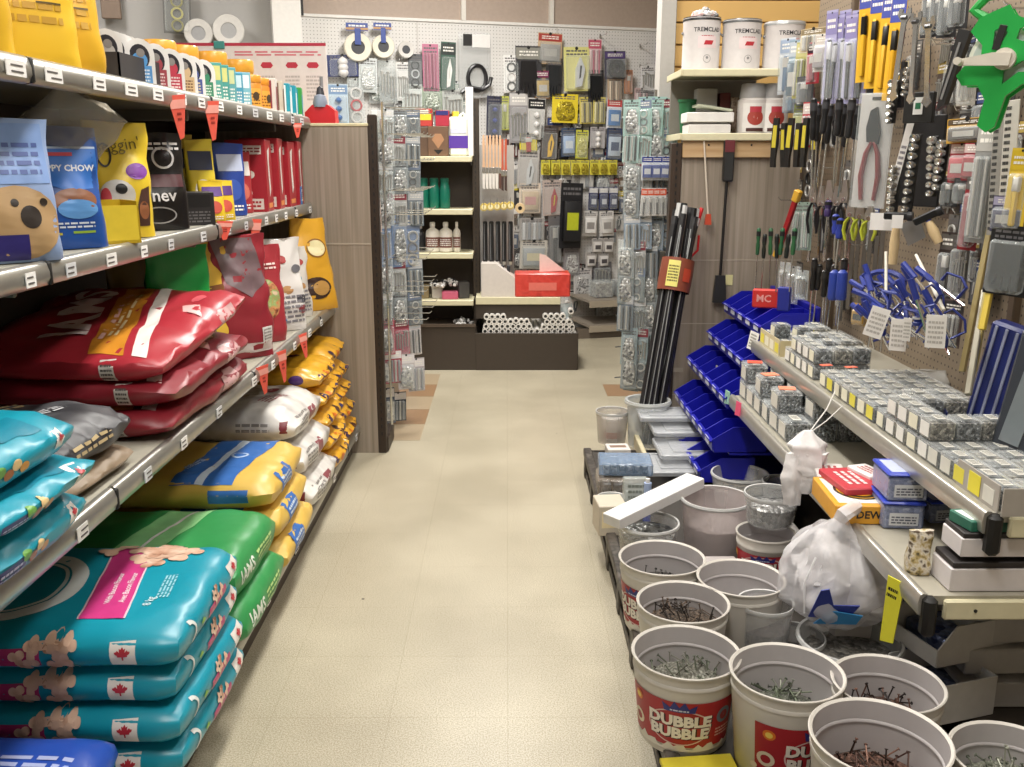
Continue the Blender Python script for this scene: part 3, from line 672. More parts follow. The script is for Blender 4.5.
def whb(m, f, w, h):
    for j in range(7): m.put(ell(R_.uniform(-.35, .35) * w, h * (.12 + .11 * j), w * .14, h * .045), f, C(('#2f6f9d', '#8a3a3f', '#3a3a40', '#b58a5a', '#2a8f9f', '#6a6a70', '#a33a3a')[j], .4), .002 + j * .0002)
    m.put(lines(-w * .35, h * .08, w * .35, h * .4, 6), f, C('#77757a', .4), .003)
stand('pet_food_bag', 'white patterned bag standing on the third shelf, leaning on the red one', 'pet food bag', .16, .11, .36, C('#dedad6', .3, bump=.14, scale=9), PX(281, -.905, S3, 290), FACE - .15, 12, whb, amp=.012)
stand('pet_food_bag', 'pale patterned bag standing behind the white one near the end panel', 'pet food bag', .13, .10, .30, C('#d3cdc6', .3, bump=.14, scale=9), PX(293, -.93, S3, 290), FACE - .15, 14, whb, amp=.012)
def amb2(m, f, w, h):
    m.put(ell(.02, h * .68, w * .18, h * .09), f, C('#e5d9a8', .4), .002); m.put(ring(.02, h * .68, w * .19, h * .1, .006), f, C('#8a5a1a', .4), .003)
    m.put(ell(.0, h * .25, w * .28, h * .12), f, C('#3a2620', .4), .002); m.put(ell(.02, h * .25, w * .16, h * .08), f, C('#b58a4a', .4), .003)
stand('pet_food_bag', 'large amber bag standing at the far end of the third shelf by the panel', 'pet food bag', .22, .13, .41, C('#d9a230', .28, bump=.14, scale=9), PX(309, -.90, S3, 270), FACE - .3, 16, amb2, amp=.014, taper=.35, top=.02)
stand('pet_food_bag', 'amber bag leaning behind the large one at the end of the third shelf', 'pet food bag', .24, .11, .34, C('#b9852a', .3, bump=.14, scale=9), (-1.16, 3.20, S3), FACE, 18, amb2, amp=.014)
stand('pet_food_bag', 'dark yellow bag in the shade behind the green bag', 'pet food bag', .24, .11, .36, C('#8a6a2a', .35), (-1.2, 2.42, S3 + .0), FACE, 19, None)

# ---- second shelf -----------------------------------------------------
S2 = 1.205
def chow(m, f, w, h):
    m.put(poly([(-w * .30, h * .82), (w * .46, h * .82), (w * .46, h * .5), (w * .1, h * .48), (-w * .30, h * .58)], .02), f, C('#2f72c9', .35), .0016)
    for a, b in (((-w * .31, h * .82), (w * .46, h * .83)), ((-w * .32, h * .58), (-w * .30, h * .82))): m.put(rect(a[0], a[1], b[0], b[1] + .002), f, C('#c3d4ea', .4), .002)
    m.put(text('PUPPY CHOW', .0135, w * .10, h * .66, .06), f, C('#eef2f8', .4), .0028); m.put(rect(-w * .1, h * .76, w * .2, h * .79), f, C('#c93a45', .4), .0028)
    m.put(ell(w * .16, h * .40, w * .24, h * .10), f, C('#8d5a3c', .4), .002); m.put(ell(w * .18, h * .33, w * .22, h * .08), f, C('#5f96cf', .35), .0028)
    m.put(ell(-w * .18, h * .36, w * .10, h * .06), f, MOTTLE(['#4a3226', '#8d6a4c'], 60, .5), .002)
    m.put(lines(-w * .1, h * .17, w * .35, h * .23, 2), f, C('#d8dfe8', .4), .002); m.put(rect(-w * .35, h * .12, -w * .02, h * .14), f, C('#c9b93a', .4), .002); m.put(rect(w * .1, h * .13, w * .35, h * .15), f, C('#8fae3a', .4), .002)
stand('dog_food_bag', 'blue puppy food bag standing on the second shelf', 'pet food bag', .165, .11, .265, C('#1f4f9d', .32, bump=.08, scale=10, name='blue_film'), PX(56, -1.01, S2), .55, 23, chow, top=.016, amp=.008)
def retr(m, f, w, h):
    m.put(rect(-w * .45, h * .55, w * .42, h * .97), f, C('#7f9ccf', .35), .0016); m.put(lines(-w * .3, h * .6, w * .35, h * .85, 4), f, C('#4c5f9a', .4), .0024)
    m.put(ell(w * .05, h * .28, w * .40, h * .26), f, C('#b09066', .5), .002); m.put(ell(w * .15, h * .32, w * .10, h * .08), f, C('#2c231d', .4), .003)
    m.put(ell(w * .02, h * .42, w * .04), f, C('#2c231d', .4), .003); m.put(ell(w * .30, h * .42, w * .04), f, C('#2c231d', .4), .003)
    m.put(rect(-w * .48, h * .02, w * .1, h * .20), f, C('#2b246a', .35), .0034)
stand('dog_food_bag', 'dog food bag with a golden dog picture at the near end of the second shelf', 'pet food bag', .165, .11, .27, C('#8ea4cc', .3, bump=.08, scale=10), PX(2, -.98, S2), .75, 25, retr, top=.014, amp=.006)
m = MB(); pouch(m, .17, .05, .20, CLEAR('#a39b8c', .42, .15), seed=4, amp=.02)
tag(m.obj('plastic_wrapper', None, (-1.05, KY(PX(44, -1.05, S2)[1]), S2 + .19), (.75, .5, .9), 50), 'crumpled clear plastic wrapper lying over the blue puppy food bag', 'plastic bag')
m = MB()
m.box((0, 0, .004), (.16, .12, .008), C('#e0c232', .45)); m.box((0, -.058, .045), (.16, .004, .09), C('#e8ca38', .45)); m.box((-.078, 0, .05), (.004, .12, .10), C('#dcbc2c', .45)); m.box((.078, 0, .05), (.004, .12, .10), C('#dcbc2c', .45)); m.box((0, .058, .05), (.16, .004, .10), C('#dcbc2c', .45))
tag(m.obj('display_tray', None, (-.985, KY(PX(94, -.985, S2)[1]), S2), (0, 0, .7)), 'plain yellow cardboard tray at the foot of the yellow treat bag', 'display box')
def begg(m, f, w, h):
    m.put(text("Beggin'", .030, -w * .02, h * .80, -.01, .12), f, C('#6e6226', .4), .002); m.put(ring(-w * .22, h * .72, .018, .03, .005), f, C('#2a2620', .4), .0028)
    m.put(ell(-w * .08, h * .38, w * .27, h * .13), f, C('#c9c7c4', .4), .002); m.put(ell(-w * .02, h * .43, w * .09, h * .045), f, BLACK, .003); m.put(ell(-w * .26, h * .36, w * .08, h * .08), f, C('#c23a45', .4), .003)
    m.put(ell(w * .25, h * .58, w * .17, h * .07), f, C('#7c3f9a', .4), .002); m.put(poly([(w * .1, h * .1), (w * .38, h * .1), (w * .42, h * .45), (w * .28, h * .42)], .02), f, C('#4a2f28', .4), .002); m.put(ell(w * .3, h * .24, w * .08, h * .08), f, C('#8f5a3c', .4), .003)
stand('dog_treat_bag', 'bright yellow dog treat bag with a purple patch on the second shelf', 'pet food bag', .135, .08, .285, C('#e3c436', .3, bump=.08, scale=10), PX(120, -.99, S2), .55, 27, begg, top=.012, amp=.008)
stand('dog_treat_bag', 'yellow treat bag standing behind the bright yellow one', 'pet food bag', .13, .07, .27, C('#c9ab34', .3), PX(104, -1.12, S2), .6, 28, None, top=.012)
def blk(m, f, w, h):
    m.put(text('nev', .034, .0, h * .36, .03), f, C('#c9c6c6', .4), .002); m.put(ring(.01, h * .75, .03, .03, .006), f, C('#bdbbbb', .4), .002); m.put(lines(-w * .4, h * .82, w * .4, h * .92, 2), f, C('#d5d3d3', .4), .002)
    m.put(ring(-w * .12, h * .16, w * .34, h * .09, .004), f, C('#9a9898', .4), .002); m.put(rect(-w * .3, h * .45, w * .4, h * .58), f, C('#4a1f24', .4), .0016)
stand('dog_treat_bag', 'black treat bag with pale lettering on the second shelf', 'pet food bag', .125, .08, .265, C('#191617', .26, bump=.1, scale=10), PX(160, -.985, S2), .55, 29, blk, top=.012, amp=.007)
def tray_box(name, label, w, d, h, col, loc, rz, printc=None, cat='box', group=None, words=None):
    loc = (loc[0], KY(loc[1]), loc[2]); m = MB(); m.box((0, 0, h / 2), (w, d, h), C(col, .42), .002)
    if printc:
        f = plane((0, -d / 2, 0), (1, 0, 0), (0, 0, 1)); s_ = plane((w / 2, 0, 0), (0, 1, 0), (0, 0, 1))
        m.put(rect(-w * .4, h * .55, w * .4, h * .92), f, C(printc[0], .4), .0006); m.put(lines(-w * .38, h * .08, w * .38, h * .45, 4), f, C(printc[1], .4), .0008)
        m.put(rect(-d * .35, h * .2, d * .35, h * .85), s_, C(printc[0], .4), .0006); m.put(lines(-d * .3, h * .3, d * .3, h * .7, 4), s_, C(printc[1], .4), .001)
        if words: m.put(text(words, h * .13, 0, h * .72), f, C(printc[1], .4), .0012)
        m.put(rect(-w * .45, -d * .4, w * .45, d * .4), plane((0, 0, h), (1, 0, 0), (0, 1, 0)), C(printc[1], .4), .0006) if len(printc) > 2 else None
    o = m.obj(name, None, loc, (0, 0, rz)); return tag(o, label, cat, group)
tray_box('display_tray', 'low black cardboard tray beside the black treat bag', .12, .10, .10, '#2b2829', PX(190, -.975, S2), .5, ('#1c1a1b', '#6a6768'), 'display box')
def gen(c1, c2, words=None, c3='#f0ece6'):
    def f_(m, f, w, h):
        m.put(rect(-w * .4, h * .62, w * .4, h * .85), f, C(c1, .4), .002); m.put(ell(0, h * .36, w * .3, h * .15), f, C(c2, .4), .002); m.put(lines(-w * .3, h * .06, w * .3, h * .16, 2), f, C(c3, .4), .002)
        if words: m.put(text(words, h * .09, 0, h * .73), f, C(c3, .4), .003)
    return f_
for i, (y, x, w, h, col, c1, c2, lab, wd) in enumerate([
    (YK(on(181, 190, 'x', -1.08).y), -1.08, .09, .27, '#c9b03a', '#2c2a30', '#8a8a40', 'yellow and black treat pouch standing behind the low black tray', None),
    (YK(on(201, 190, 'x', -1.0).y), -1.0, .085, .26, '#d8c23a', '#2a3048', '#dcd8d0', 'tall yellow and navy treat pouch on the second shelf', None),
    (YK(on(213, 190, 'x', -1.04).y), -1.04, .10, .24, '#253a7a', '#4a5a9a', '#8a9ac9', 'navy treat pouch on the second shelf', None),
    (YK(on(211, 200, 'x', -.945).y), -.945, .07, .13, '#e0c030', '#5a3a80', '#c9584a', 'small yellow treat pouch in front of the navy ones, nearer', None),
    (YK(on(222, 200, 'x', -.94).y), -.94, .07, .13, '#e0c030', '#5a3a80', '#c9584a', 'small yellow treat pouch in front of the navy ones, farther', None),
    (YK(on(230, 190, 'x', -.985).y), -.985, .10, .25, '#2a4596', '#b9c2dc', '#3c5ab0', 'bright blue treat pouch on the second shelf', None),
    (YK(on(239, 190, 'x', -1.0).y), -1.0, .09, .22, '#a9353a', '#e0d8d2', '#c96a5a', 'red treat pouch between the blue pouch and the red boxes', None)]):
    stand('dog_treat_pouch', lab, 'pet food bag', w, .05, h, C(col, .3, bump=.08, scale=10), (x, y, S2), .7, 90 + i, gen(c1, c2, wd), top=.008, amp=.004, group='treat pouches on the second shelf')
for i, (y, h, lab) in enumerate(((YK(on(250, 180, 'x', -1.0).y), .27, 'nearest red biscuit box in the row on the second shelf'), (YK(on(263, 180, 'x', -1.0).y), .28, 'second red biscuit box in the row on the second shelf'), (YK(on(275, 180, 'x', -1.0).y), .27, 'third red biscuit box in the row on the second shelf'), (YK(on(284, 180, 'x', -1.0).y), .275, 'farthest red biscuit box by the end panel'))):
    m = MB(); w_, d_ = .14, .15; m.box((0, 0, h / 2), (d_, w_, h), C('#a3242f', .4), .002); f = plane((0, -w_ / 2, 0), (1, 0, 0), (0, 0, 1)); s_ = plane((d_ / 2, 0, 0), (0, 1, 0), (0, 0, 1))
    m.put(rect(-.06, h * .80, .06, h * .92), f, C('#dccdc6', .4), .0006); m.put(lines(-.055, h * .82, .055, h * .9, 2), f, C('#8c2a30', .4), .001); m.put(bone(.0, h * .4, .045, .02, 1.4), f, C('#e2d8cc', .4), .0008); m.put(rect(-.06, .01, .06, .05), f, C('#d9c9c0', .4), .0006); m.put(lines(-.05, .015, .05, .045, 2), f, C('#a3242f', .4), .001)
    m.put(poly([(-.01, h * .2), (.02, h * .3), (.0, h * .7), (.02, h * .9), (-.03, h * .85), (-.02, h * .5)], .03), s_, C('#ded9d2', .4), .0006); m.put(rect(-.045, h * .05, .045, h * .12), s_, C('#e08a4a', .4), .0006)
    tag(m.obj('biscuit_box', None, (-1.0, KY(y), S2), (0, 0, R_.uniform(-.05, .1))), lab, 'box', 'red biscuit boxes on the second shelf')
# blue can stack glimpse at far end
tray_box('pet_food_carton', 'small blue and white carton at the far end of the second shelf', .05, .05, .08, '#3f78b8', (-.945, 3.40, S2), .1, ('#d6dde6', '#2c4f8a'))

# ---- top shelf --------------------------------------------------------
S1 = 1.585
def yback(m, f, w, h):
    m.put(lines(-w * .3, h * .3, w * .3, h * .8, 5), f, C('#b98f26', .4), .002); m.put(rect(w * .05, h * .47, w * .30, h * .485), f, C('#5c4c20', .4), .003)
for i, (y, x, rz, w, h, lab, cc) in enumerate([
    (1.16, -1.02, .25, .22, .26, 'nearest golden yellow bag on the top shelf', '#e0b52e'), (1.41, -1.05, .2, .23, .25, 'second golden yellow bag on the top shelf, with a dark printed line', '#dfb12c'),
    (1.60, -1.0, .8, .18, .27, 'third golden yellow bag on the top shelf', '#e2b830'), (1.68, -.98, .85, .16, .28, 'last golden yellow bag on the top shelf, beside the black tray', '#d9a92a')]):
    stand('treat_bag', lab, 'pet food bag', w, .07, h, C(cc, .32, bump=.1, scale=10), (x, y, S1), rz, 100 + i, yback, top=.01, amp=.006, group='golden bags on the top shelf')
m = MB(); m.box((0, 0, .03), (.05, .03, .13), MOTTLE(['#3c7a62', '#a9c9b8', '#4a8ab0'], 40, .4), .004)
tag(m.obj('seed_packet', None, (-.955, KY(1.33), S1 + .035), (0, 0, .6)), 'small green and blue packet tucked between the golden bags', 'packet')
m = MB(); m.box((0, 0, .003), (.14, .34, .006), C('#2d2a2b', .5)); 
for s_ in (-1, 1): m.box((.068 * s_, 0, .035), (.004, .34, .07), C('#343031', .5)); m.box((0, .168 * s_, .035), (.14, .004, .07), C('#343031', .5))
tag(m.obj('display_tray', None, (-1.01, on(119, 70, 'x', -1.01).y, S1), (0, 0, .0)), 'black display tray holding arched white packs on the top shelf', 'display box')
def arch_pack(col, col2):
    m = MB(); w, h = .075, .12; o = [(-w / 2, 0), (w / 2, 0), (w / 2, h - w / 2)] + [(w / 2 * math.cos(a * PI / 8), h - w / 2 + w / 2 * math.sin(a * PI / 8)) for a in range(1, 8)] + [(-w / 2, h - w / 2)]
    m.prism(o, .022, C('#e6e4e2', .35)); f = plane((0, -.011, 0), (1, 0, 0), (0, 0, 1))
    m.put(ell(0, h * .62, w * .34, h * .26), f, C('#2d2c33', .35), .0007); m.put(ell(0, h * .55, w * .26, h * .16), f, C(col, .4), .0012); m.put(ell(w * .04, h * .70, w * .14, h * .09), f, C('#8d8884', .4), .0018); m.put(rect(-w * .38, h * .06, w * .38, h * .44), f, C(col, .4), .001); m.put(lines(-w * .3, h * .1, w * .3, h * .38, 4), f, C(col2, .4), .0016)
    return m
AP = [('#5a9ad6', '#dfeaf5', 'blue'), ('#a2454f', '#e8d0d0', 'dark red'), ('#c43f52', '#f0d8d8', 'bright red'), ('#d3b58c', '#7a5a3a', 'tan'), ('#4a5a9a', '#d8c9a0', 'violet blue'), ('#3f8a68', '#d8e8dc', 'green')]
ys_ = [YK(on(q, 85, 'x', -.955).y) for q in (141, 156, 171, 184, 192, 203)]
for (c, c2, nm), y in zip(AP, ys_):
    tag(arch_pack(c, c2).obj('arched_pack', None, (-.955, KY(y), S1), (0, 0, .55)), nm + ' arched pet treat pack with a white rim on the top shelf', 'pack', 'arched packs on the top shelf')
for i, y in enumerate([YK(on(q, 70, 'x', -1.0).y) for q in (108, 115, 122, 129)]):
    tag(arch_pack('#b9b6b2', '#8a8784').obj('arched_pack', None, (-1.0, KY(y), S1 + .012), (0, 0, .55)), 'pale arched pack standing in the black tray', 'pack', 'pale arched packs in the tray')
def jar(r, h, body, lid, prn, label, loc, group):
    t = thing('treat_jar', label, 'jar', loc, (0, 0, R_.uniform(0, .6)), group)
    m = MB(); m.lathe([(r * .92, 0), (r, .008), (r, h * .72), (r * .9, h * .80)], C(body, .35), 18)
    f = cylmap(r, 0); m.put(rect(-r * 1.2, h * .1, r * 1.2, h * .62, .02), f, C(prn, .4), .0012); m.put(lines(-r, h * .15, r, h * .5, 4), f, C('#8a5a1c', .4), .002)
    m.put(ell(r * .6, h * .4, r * .3, h * .12), f, C('#4a3a2a', .4), .0026); m.obj('body', t)
    m = MB(); m.lathe([(r * .96, h * .78), (r * 1.0, h * .80), (r * 1.0, h * .97), (r * .93, h)], C(lid, .3), 18); m.obj('lid', t)
for i, (px, X, h) in enumerate(((162, -1.25, .15), (185, -1.25, .16), (214, -1.2, .16), (240, -1.18, .16), (222, -1.27, .16))):
    p = on(px, 92, 'x', X); jar(.062 if i != 3 else .066, h + .08, '#d99a32', '#e0a23a', '#e2b04c', ('orange treat jar at the near end of the row behind the arched packs', 'second orange treat jar behind the arched packs', 'third orange treat jar behind the arched packs', 'tallest orange treat jar next to the red-edged board', 'orange treat jar at the back against the board')[i], (X, p.y + (.2 if i == 4 else 0), S1), 'orange treat jars on the top shelf')
for i, y in enumerate([YK(on(q, 100, 'x', -.985).y) for q in (251, 260)]): jar(.042, .13, '#d98a2e', '#dd9432', '#e8a848', ('small orange jar near the shelf lip, nearer', 'small orange jar near the shelf lip, farther')[i], (-.985, KY(y), S1), 'small orange jars')
for i, (y, c, c2, lab, h) in enumerate([(YK(on(213, 95, 'x', -.955).y), '#58a59b', '#d8d68a', 'teal and yellow packet, nearest of its row on the top shelf', .12), (YK(on(220, 95, 'x', -.955).y), '#4f9f98', '#dcd98c', 'teal and yellow packet, second of its row', .12), (YK(on(227, 95, 'x', -.955).y), '#66a8ae', '#cfd4a0', 'greenish packet, third of its row on the top shelf', .12), (YK(on(234, 95, 'x', -.955).y), '#4a98b5', '#c9dfe8', 'light blue packet beside the small orange jars', .11), (YK(on(242, 95, 'x', -.955).y), '#7fb6c4', '#e2ecef', 'pale blue packet beside the small orange jars', .12)]):
    tray_box('treat_packet', lab, .06, .035, h, c, (-.955, y, S1), .5, (c2, '#f0f0ea'), 'packet', 'thin packets on the top shelf')
for i, (y, c, c2, lab) in enumerate([(YK(on(270, 100, 'x', -.95).y), '#d8d4cf', '#8a3a45', 'white carton with a dark picture on the top shelf'), (YK(on(277, 100, 'x', -.95).y), '#c9c0b0', '#6a5040', 'greyish carton beside the teal cartons'), (YK(on(284, 100, 'x', -.95).y), '#2a9ab0', '#eaf2f2', 'teal and white carton near the far end of the top shelf, first'), (YK(on(290, 100, 'x', -.95).y), '#2a9ab0', '#eaf2f2', 'teal and white carton near the far end of the top shelf, second'), (YK(on(296, 100, 'x', -.95).y), '#3f9f4a', '#2a9ab0', 'green and teal carton at the far end of the top shelf')]):
    m = MB(); m.box((0, 0, .065), (.055, .05, .13), C(c, .4), .002); f = plane((0, -.025, 0), (1, 0, 0), (0, 0, 1)); m.put(rect(-.008, .008, .012, .122), f, C(c2, .4), .0006); m.put(rect(-.027, .005, .027, .015), f, C('#e8e4de', .4), .0009)
    s_ = plane((.0275, 0, 0), (0, 1, 0), (0, 0, 1)); m.put(rect(-.018, .01, .018, .10), s_, C(c2, .4), .0006)
    tag(m.obj('carton', None, (-.95, KY(y), S1), (0, 0, .1)), lab, 'box', 'small cartons on the top shelf')
# header board
t = thing('display_board', 'white product display board with a red top edge standing behind the treat jars', 'sign', ((on(155, 90, 'y', 4.7).x + on(328, 90, 'y', 4.7).x) / 2, 4.7, 1.562))
m = MB(); bw, bh = on(328, 90, 'y', 4.7).x - on(155, 90, 'y', 4.7).x, on(240, 43, 'y', 4.7).z - 1.562; m.box((0, 0, bh / 2), (bw, .012, bh), C('#dcd6d6', .5), .002); f = plane((0, -.006, 0), (1, 0, 0), (0, 0, 1))
m.put(rect(-bw / 2, bh - .014, bw / 2, bh), f, C('#b03048', .4), .001)
for cx_ in (.13, .25, .35): m.put(poly([(cx_ - .03, bh * .73), (cx_ - .02, bh * .77), (cx_ + .02, bh * .77), (cx_ + .03, bh * .73), (cx_ + .02, bh * .70), (cx_ - .02, bh * .70)], .05), f, C('#b8354a', .4), .001); m.put(lines(cx_ - .035, bh * .30, cx_ + .035, bh * .62, 7), f, C('#b9b3b3', .5), .001)
m.put(lines(-.02, bh * .84, bw * .47, bh * .91, 2), f, C('#cc6b7c', .5), .001)
for j in range(9): m.put(lines(-bw * .48, bh * .25 + j * .025, .05, bh * .25 + j * .025 + .015, 1), f, C('#bfb3b5', .5), .001)
m.put(rect(bw * .455, bh * .3, bw * .475, bh * .6), f, C('#8d9097', .5), .001); m.obj('board', t)
m = MB(); m.box((-.09, -.01, bh - .01), (.05, .01, .035), C('#3f8a86', .4), .002); m.obj('clip', t)
# red dispenser on the end panel
t = thing('red_dispenser', 'red moulded dispenser with a grey spray head standing on the end panel', 'dispenser', (-.855, 4.50, 1.562))
m = MB(); m.prism([(-.075, 0), (.065, 0), (.062, .06), (.03, .085), (-.04, .085), (-.075, .05)], .09, C('#c4232c', .35)); m.obj('body', t)
m = MB(); m.lathe([(.03, 0), (.034, .02), (.026, .05), (.0, .06)], C('#8d95a8', .35), 14, Matrix.Translation((-.005, -.03, .075))); m.lathe([(.0, 0), (.02, .01), (.014, .04), (0, .05)], C('#2c2c34', .4), 12, Matrix.Translation((-.005, -.02, .12))); m.obj('spray_head', t)
# ================================================================= hanging goods
def pack(label, cat, w, h, loc, rz, card='#e8e6e2', head=None, prod='bits', pc='#8a8a8c', group=None, name='hanging_pack', bub=True, rx=0, words=None, pc2=None, d=.02, card_h=None):
    """card with a header, a moulded bubble and the goods in it; hangs from its top centre, faces -y"""
    t = thing(name, label, cat, loc, (rx, R_.uniform(-.04, .04), rz), group)
    m = MB(); hh = h * .26; f = plane((0, -.0012, 0), (1, 0, 0), (0, 0, 1))
    if card == 'clear': m.box((0, 0, -h / 2), (w, .0016, h), CLEAR('#e6eeee', .22))
    else: m.box((0, 0, -h / 2), (w, .002, h), C(card, .5))
    if head: m.put(rect(-w * .48, -hh, w * .48, -h * .03), f, C(head, .4), .0006); m.put(lines(-w * .35, -hh * .8, w * .35, -h * .08, 2), f, C('#f2efe8' if head not in ('#f0efec', '#e8e6e2') else '#55555a', .4), .0012)
    elif card != 'clear': m.put(lines(-w * .4, -h * .2, w * .4, -h * .05, 2), f, C('#6a686a', .4), .0008)
    m.put(ell(0, -h * .03, w * .06), f, BLACK, .0014); m.obj('card', t)
    y0 = -h * (.30 if head else .2); y1 = -h * .96; ch = y0 - y1; cw = w * .86; cz = (y0 + y1) / 2
    m = MB(); pm = C(pc, .4); p2 = C(pc2 or '#c9c7c2', .35, .3)
    if prod == 'bits': m.mats and None; soft(m, cw * .85, d * .8, ch * .8, BITS(pc, pc2 or '#e4e4e2', 75, .3, .4), nx=6, ny=3, nz=5, amp=.002); xf = Matrix.Translation((0, -d * .5, y1 + ch * .08)); m.v = [tuple(xf @ Vector(v)) for v in m.v]  # default pale tone paints the clear packs' white highlights into the goods' colour
    elif prod == 'roll':
        r = min(cw, ch) / 2; m.lathe([(r * .45, -d * .4), (r, -d * .4), (r, d * .4), (r * .45, d * .4), (r * .45, -d * .4)], pm, 22, Matrix.Translation((0, -d * .5, cz)) @ Matrix.Rotation(PI / 2, 4, 'X'), cap=False)
    elif prod == 'bar': m.box((0, -d * .4, cz), (cw * .32, d * .6, ch * .95), pm, .003); m.box((0, -d * .4, y0 - ch * .2), (cw * .45, d * .7, ch * .3), p2, .004)
    elif prod == 'bars':
        for k in range(4): m.cyl((cw * (-.36 + .24 * k), -d * .4, y1 + ch * .03), (cw * (-.36 + .24 * k), -d * .4, y0), cw * .07, pm if k % 2 else p2, 8)
    elif prod == 'box': m.box((0, -d * .5, cz), (cw * .9, d, ch * .8), pm, .003); m.box((0, -d - .0005, cz), (cw * .6, .002, ch * .35), p2)
    elif prod == 'knife': m.prism([(-cw * .1, -ch * .45), (cw * .15, -ch * .4), (cw * .3, ch * .1), (cw * .12, ch * .45), (-cw * .08, ch * .1)], d * .7, pm, Matrix.Translation((0, -d * .4, cz))); m.prism([(cw * .02, -ch * .2), (cw * .1, -ch * .15), (cw * .16, ch * .2), (cw * .08, ch * .2)], d * .8, p2, Matrix.Translation((0, -d * .4, cz)))
    elif prod == 'glove':
        o = [(-.35, 0), (.3, 0), (.36, .45), (.5, .55), (.46, .66), (.32, .6), (.33, .95), (.22, .96), (.18, .64), (.12, 1.0), (0, 1.0), (-.02, .64), (-.1, .97), (-.21, .95), (-.18, .62), (-.3, .86), (-.4, .82), (-.38, .4)]
        m.prism([(a * cw, -(b - .5) * ch) for a, b in o], d * .7, pm, Matrix.Translation((0, -d * .4, cz)))
    elif prod == 'rings':
        for k in range(3):
            rr = min(cw / 2, ch / 6) * .9; m.tube([(rr * math.cos(a * PI / 6), -d * .4, y0 - ch * (k + .5) / 3 + rr * math.sin(a * PI / 6)) for a in range(12)], rr * .22, pm if k % 2 else p2, 5, True)
    elif prod == 'balls':
        for k in range(3): m.lathe([(0, -cw * .2), (cw * .16, -cw * .1), (cw * .2, 0), (cw * .16, cw * .1), (0, cw * .2)], pm, 10, Matrix.Translation((0, -d * .5, y0 - ch * (k + .5) / 3)))
    elif prod == 'screws':
        for k in range(5):
            x = cw * (-.38 + .19 * k); z = y1 + ch * R_.uniform(.05, .3); m.cyl((x, -d * .3, z), (x + .002, -d * .3, z + ch * .6), cw * .05, STEEL, 6); m.cyl((x + .002, -d * .3, z + ch * .6), (x + .002, -d * .3, z + ch * .66), cw * .1, STEEL, 6)
    m.obj('goods', t, sharp=45)
    if bub:
        m = MB(); m.box((0, -d * .55, cz), (cw, d * 1.1, ch), CLEAR('#eef4f4', .12), min(d * .4, .008)); m.obj('bubble', t)
    return t
def at_wall(x0, y0, x1, y1, off=.06):
    p = onw((x0 + x1) / 2, y0, off); s = dep(p) / FPX; return p, (x1 - x0) * s / math.cos(WALLA) * .98, (y1 - y0) * s * 1.03
def wpack(box, label, cat, off=.06, **k):
    p, w, h = at_wall(*box, off=off); return pack(label, cat, w, h, p, WALLA + k.pop('rz', 0), **k)
def peg_hook(loc, rz, L=.15, group='chrome peg hooks', label='chrome wire peg hook on the white pegboard'):
    m = MB(); m.tube([(0, 0, 0), (0, -L * .9, 0), (0, -L, .012)], .0025, CHROME, 5); m.box((0, -.002, 0), (.012, .004, .03), CHROME)
    return tag(m.obj('peg_hook', None, loc, (0, 0, rz)), label, 'hook', group)
# tape rolls with hanging card
def tape_roll(box, lab, headc, body='#e2dccb', core='#3a3c42'):
    p, w, h = at_wall(*box, off=.05); t = thing('tape_roll', lab, 'tape roll', p, (0, 0, WALLA)); r = w / 2
    m = MB(); cz = -h + r; m.lathe([(r * .5, -.02), (r * .94, -.022), (r, -.016), (r, .016), (r * .94, .022), (r * .5, .02), (r * .5, -.02)], C(body, .35), 28, Matrix.Translation((0, -.02, cz)) @ Matrix.Rotation(PI / 2, 4, 'X'), cap=False)
    m.lathe([(r * .5, -.014), (r * .5, .014)], C(core, .5), 24, Matrix.Translation((0, -.02, cz)) @ Matrix.Rotation(PI / 2, 4, 'X')); m.obj('roll', t)
    if headc:
        m = MB(); m.box((0, -.01, -h * .10), (w * .8, .004, h * .2), C(headc, .4)); m.box((0, -.0125, -h * .15), (w * .8, .001, h * .06), C('#b58a5a', .4)); m.box((0, -.045, -h * .36), (w * .22, .002, h * .42), C(headc, .4)); m.put(lines(-w * .3, -h * .12, w * .3, -h * .03, 1), plane((0, -.0125, 0), (1, 0, 0), (0, 0, 1)), WHITE, .001); m.obj('header_card', t)
tape_roll((343, 23, 370, 59), 'cream tape roll with a blue header card, left one of the pair on the pegboard', '#2c4590')
tape_roll((371, 23, 393, 56), 'cream tape roll with a blue header card, right one of the pair on the pegboard', '#2c4590')
tape_roll((397, 37, 413, 57), 'small grey-white roll hanging right of the two cream tape rolls', None, '#cfccc8')
tape_roll((184, 20, 211, 46), 'pale grey tape roll hanging on the grey wall left of the white column', None, '#c9c6c2', '#9a9a9c')
tape_roll((212, 8, 242, 44), 'larger pale grey roll on the grey wall nearest the white column', None, '#cfccc8', '#a5a5a6')
wpack((163, -14, 189, 30), 'black and olive reel pack hanging on the grey wall above the orange jars', 'hardware pack', card='#6b6a68', prod='rings', pc='#b5ad5a', pc2='#8a8442', d=.05)
p, w, h = at_wall(100, -14, 118, 16, .03); m = MB(); m.box((0, 0, -h / 2), (w, .05, h), C('#7c6a5c', .6), .004); tag(m.obj('wall_box', None, p, (0, 0, WALLA)), 'small brown box high on the grey wall beside the golden bags', 'box')
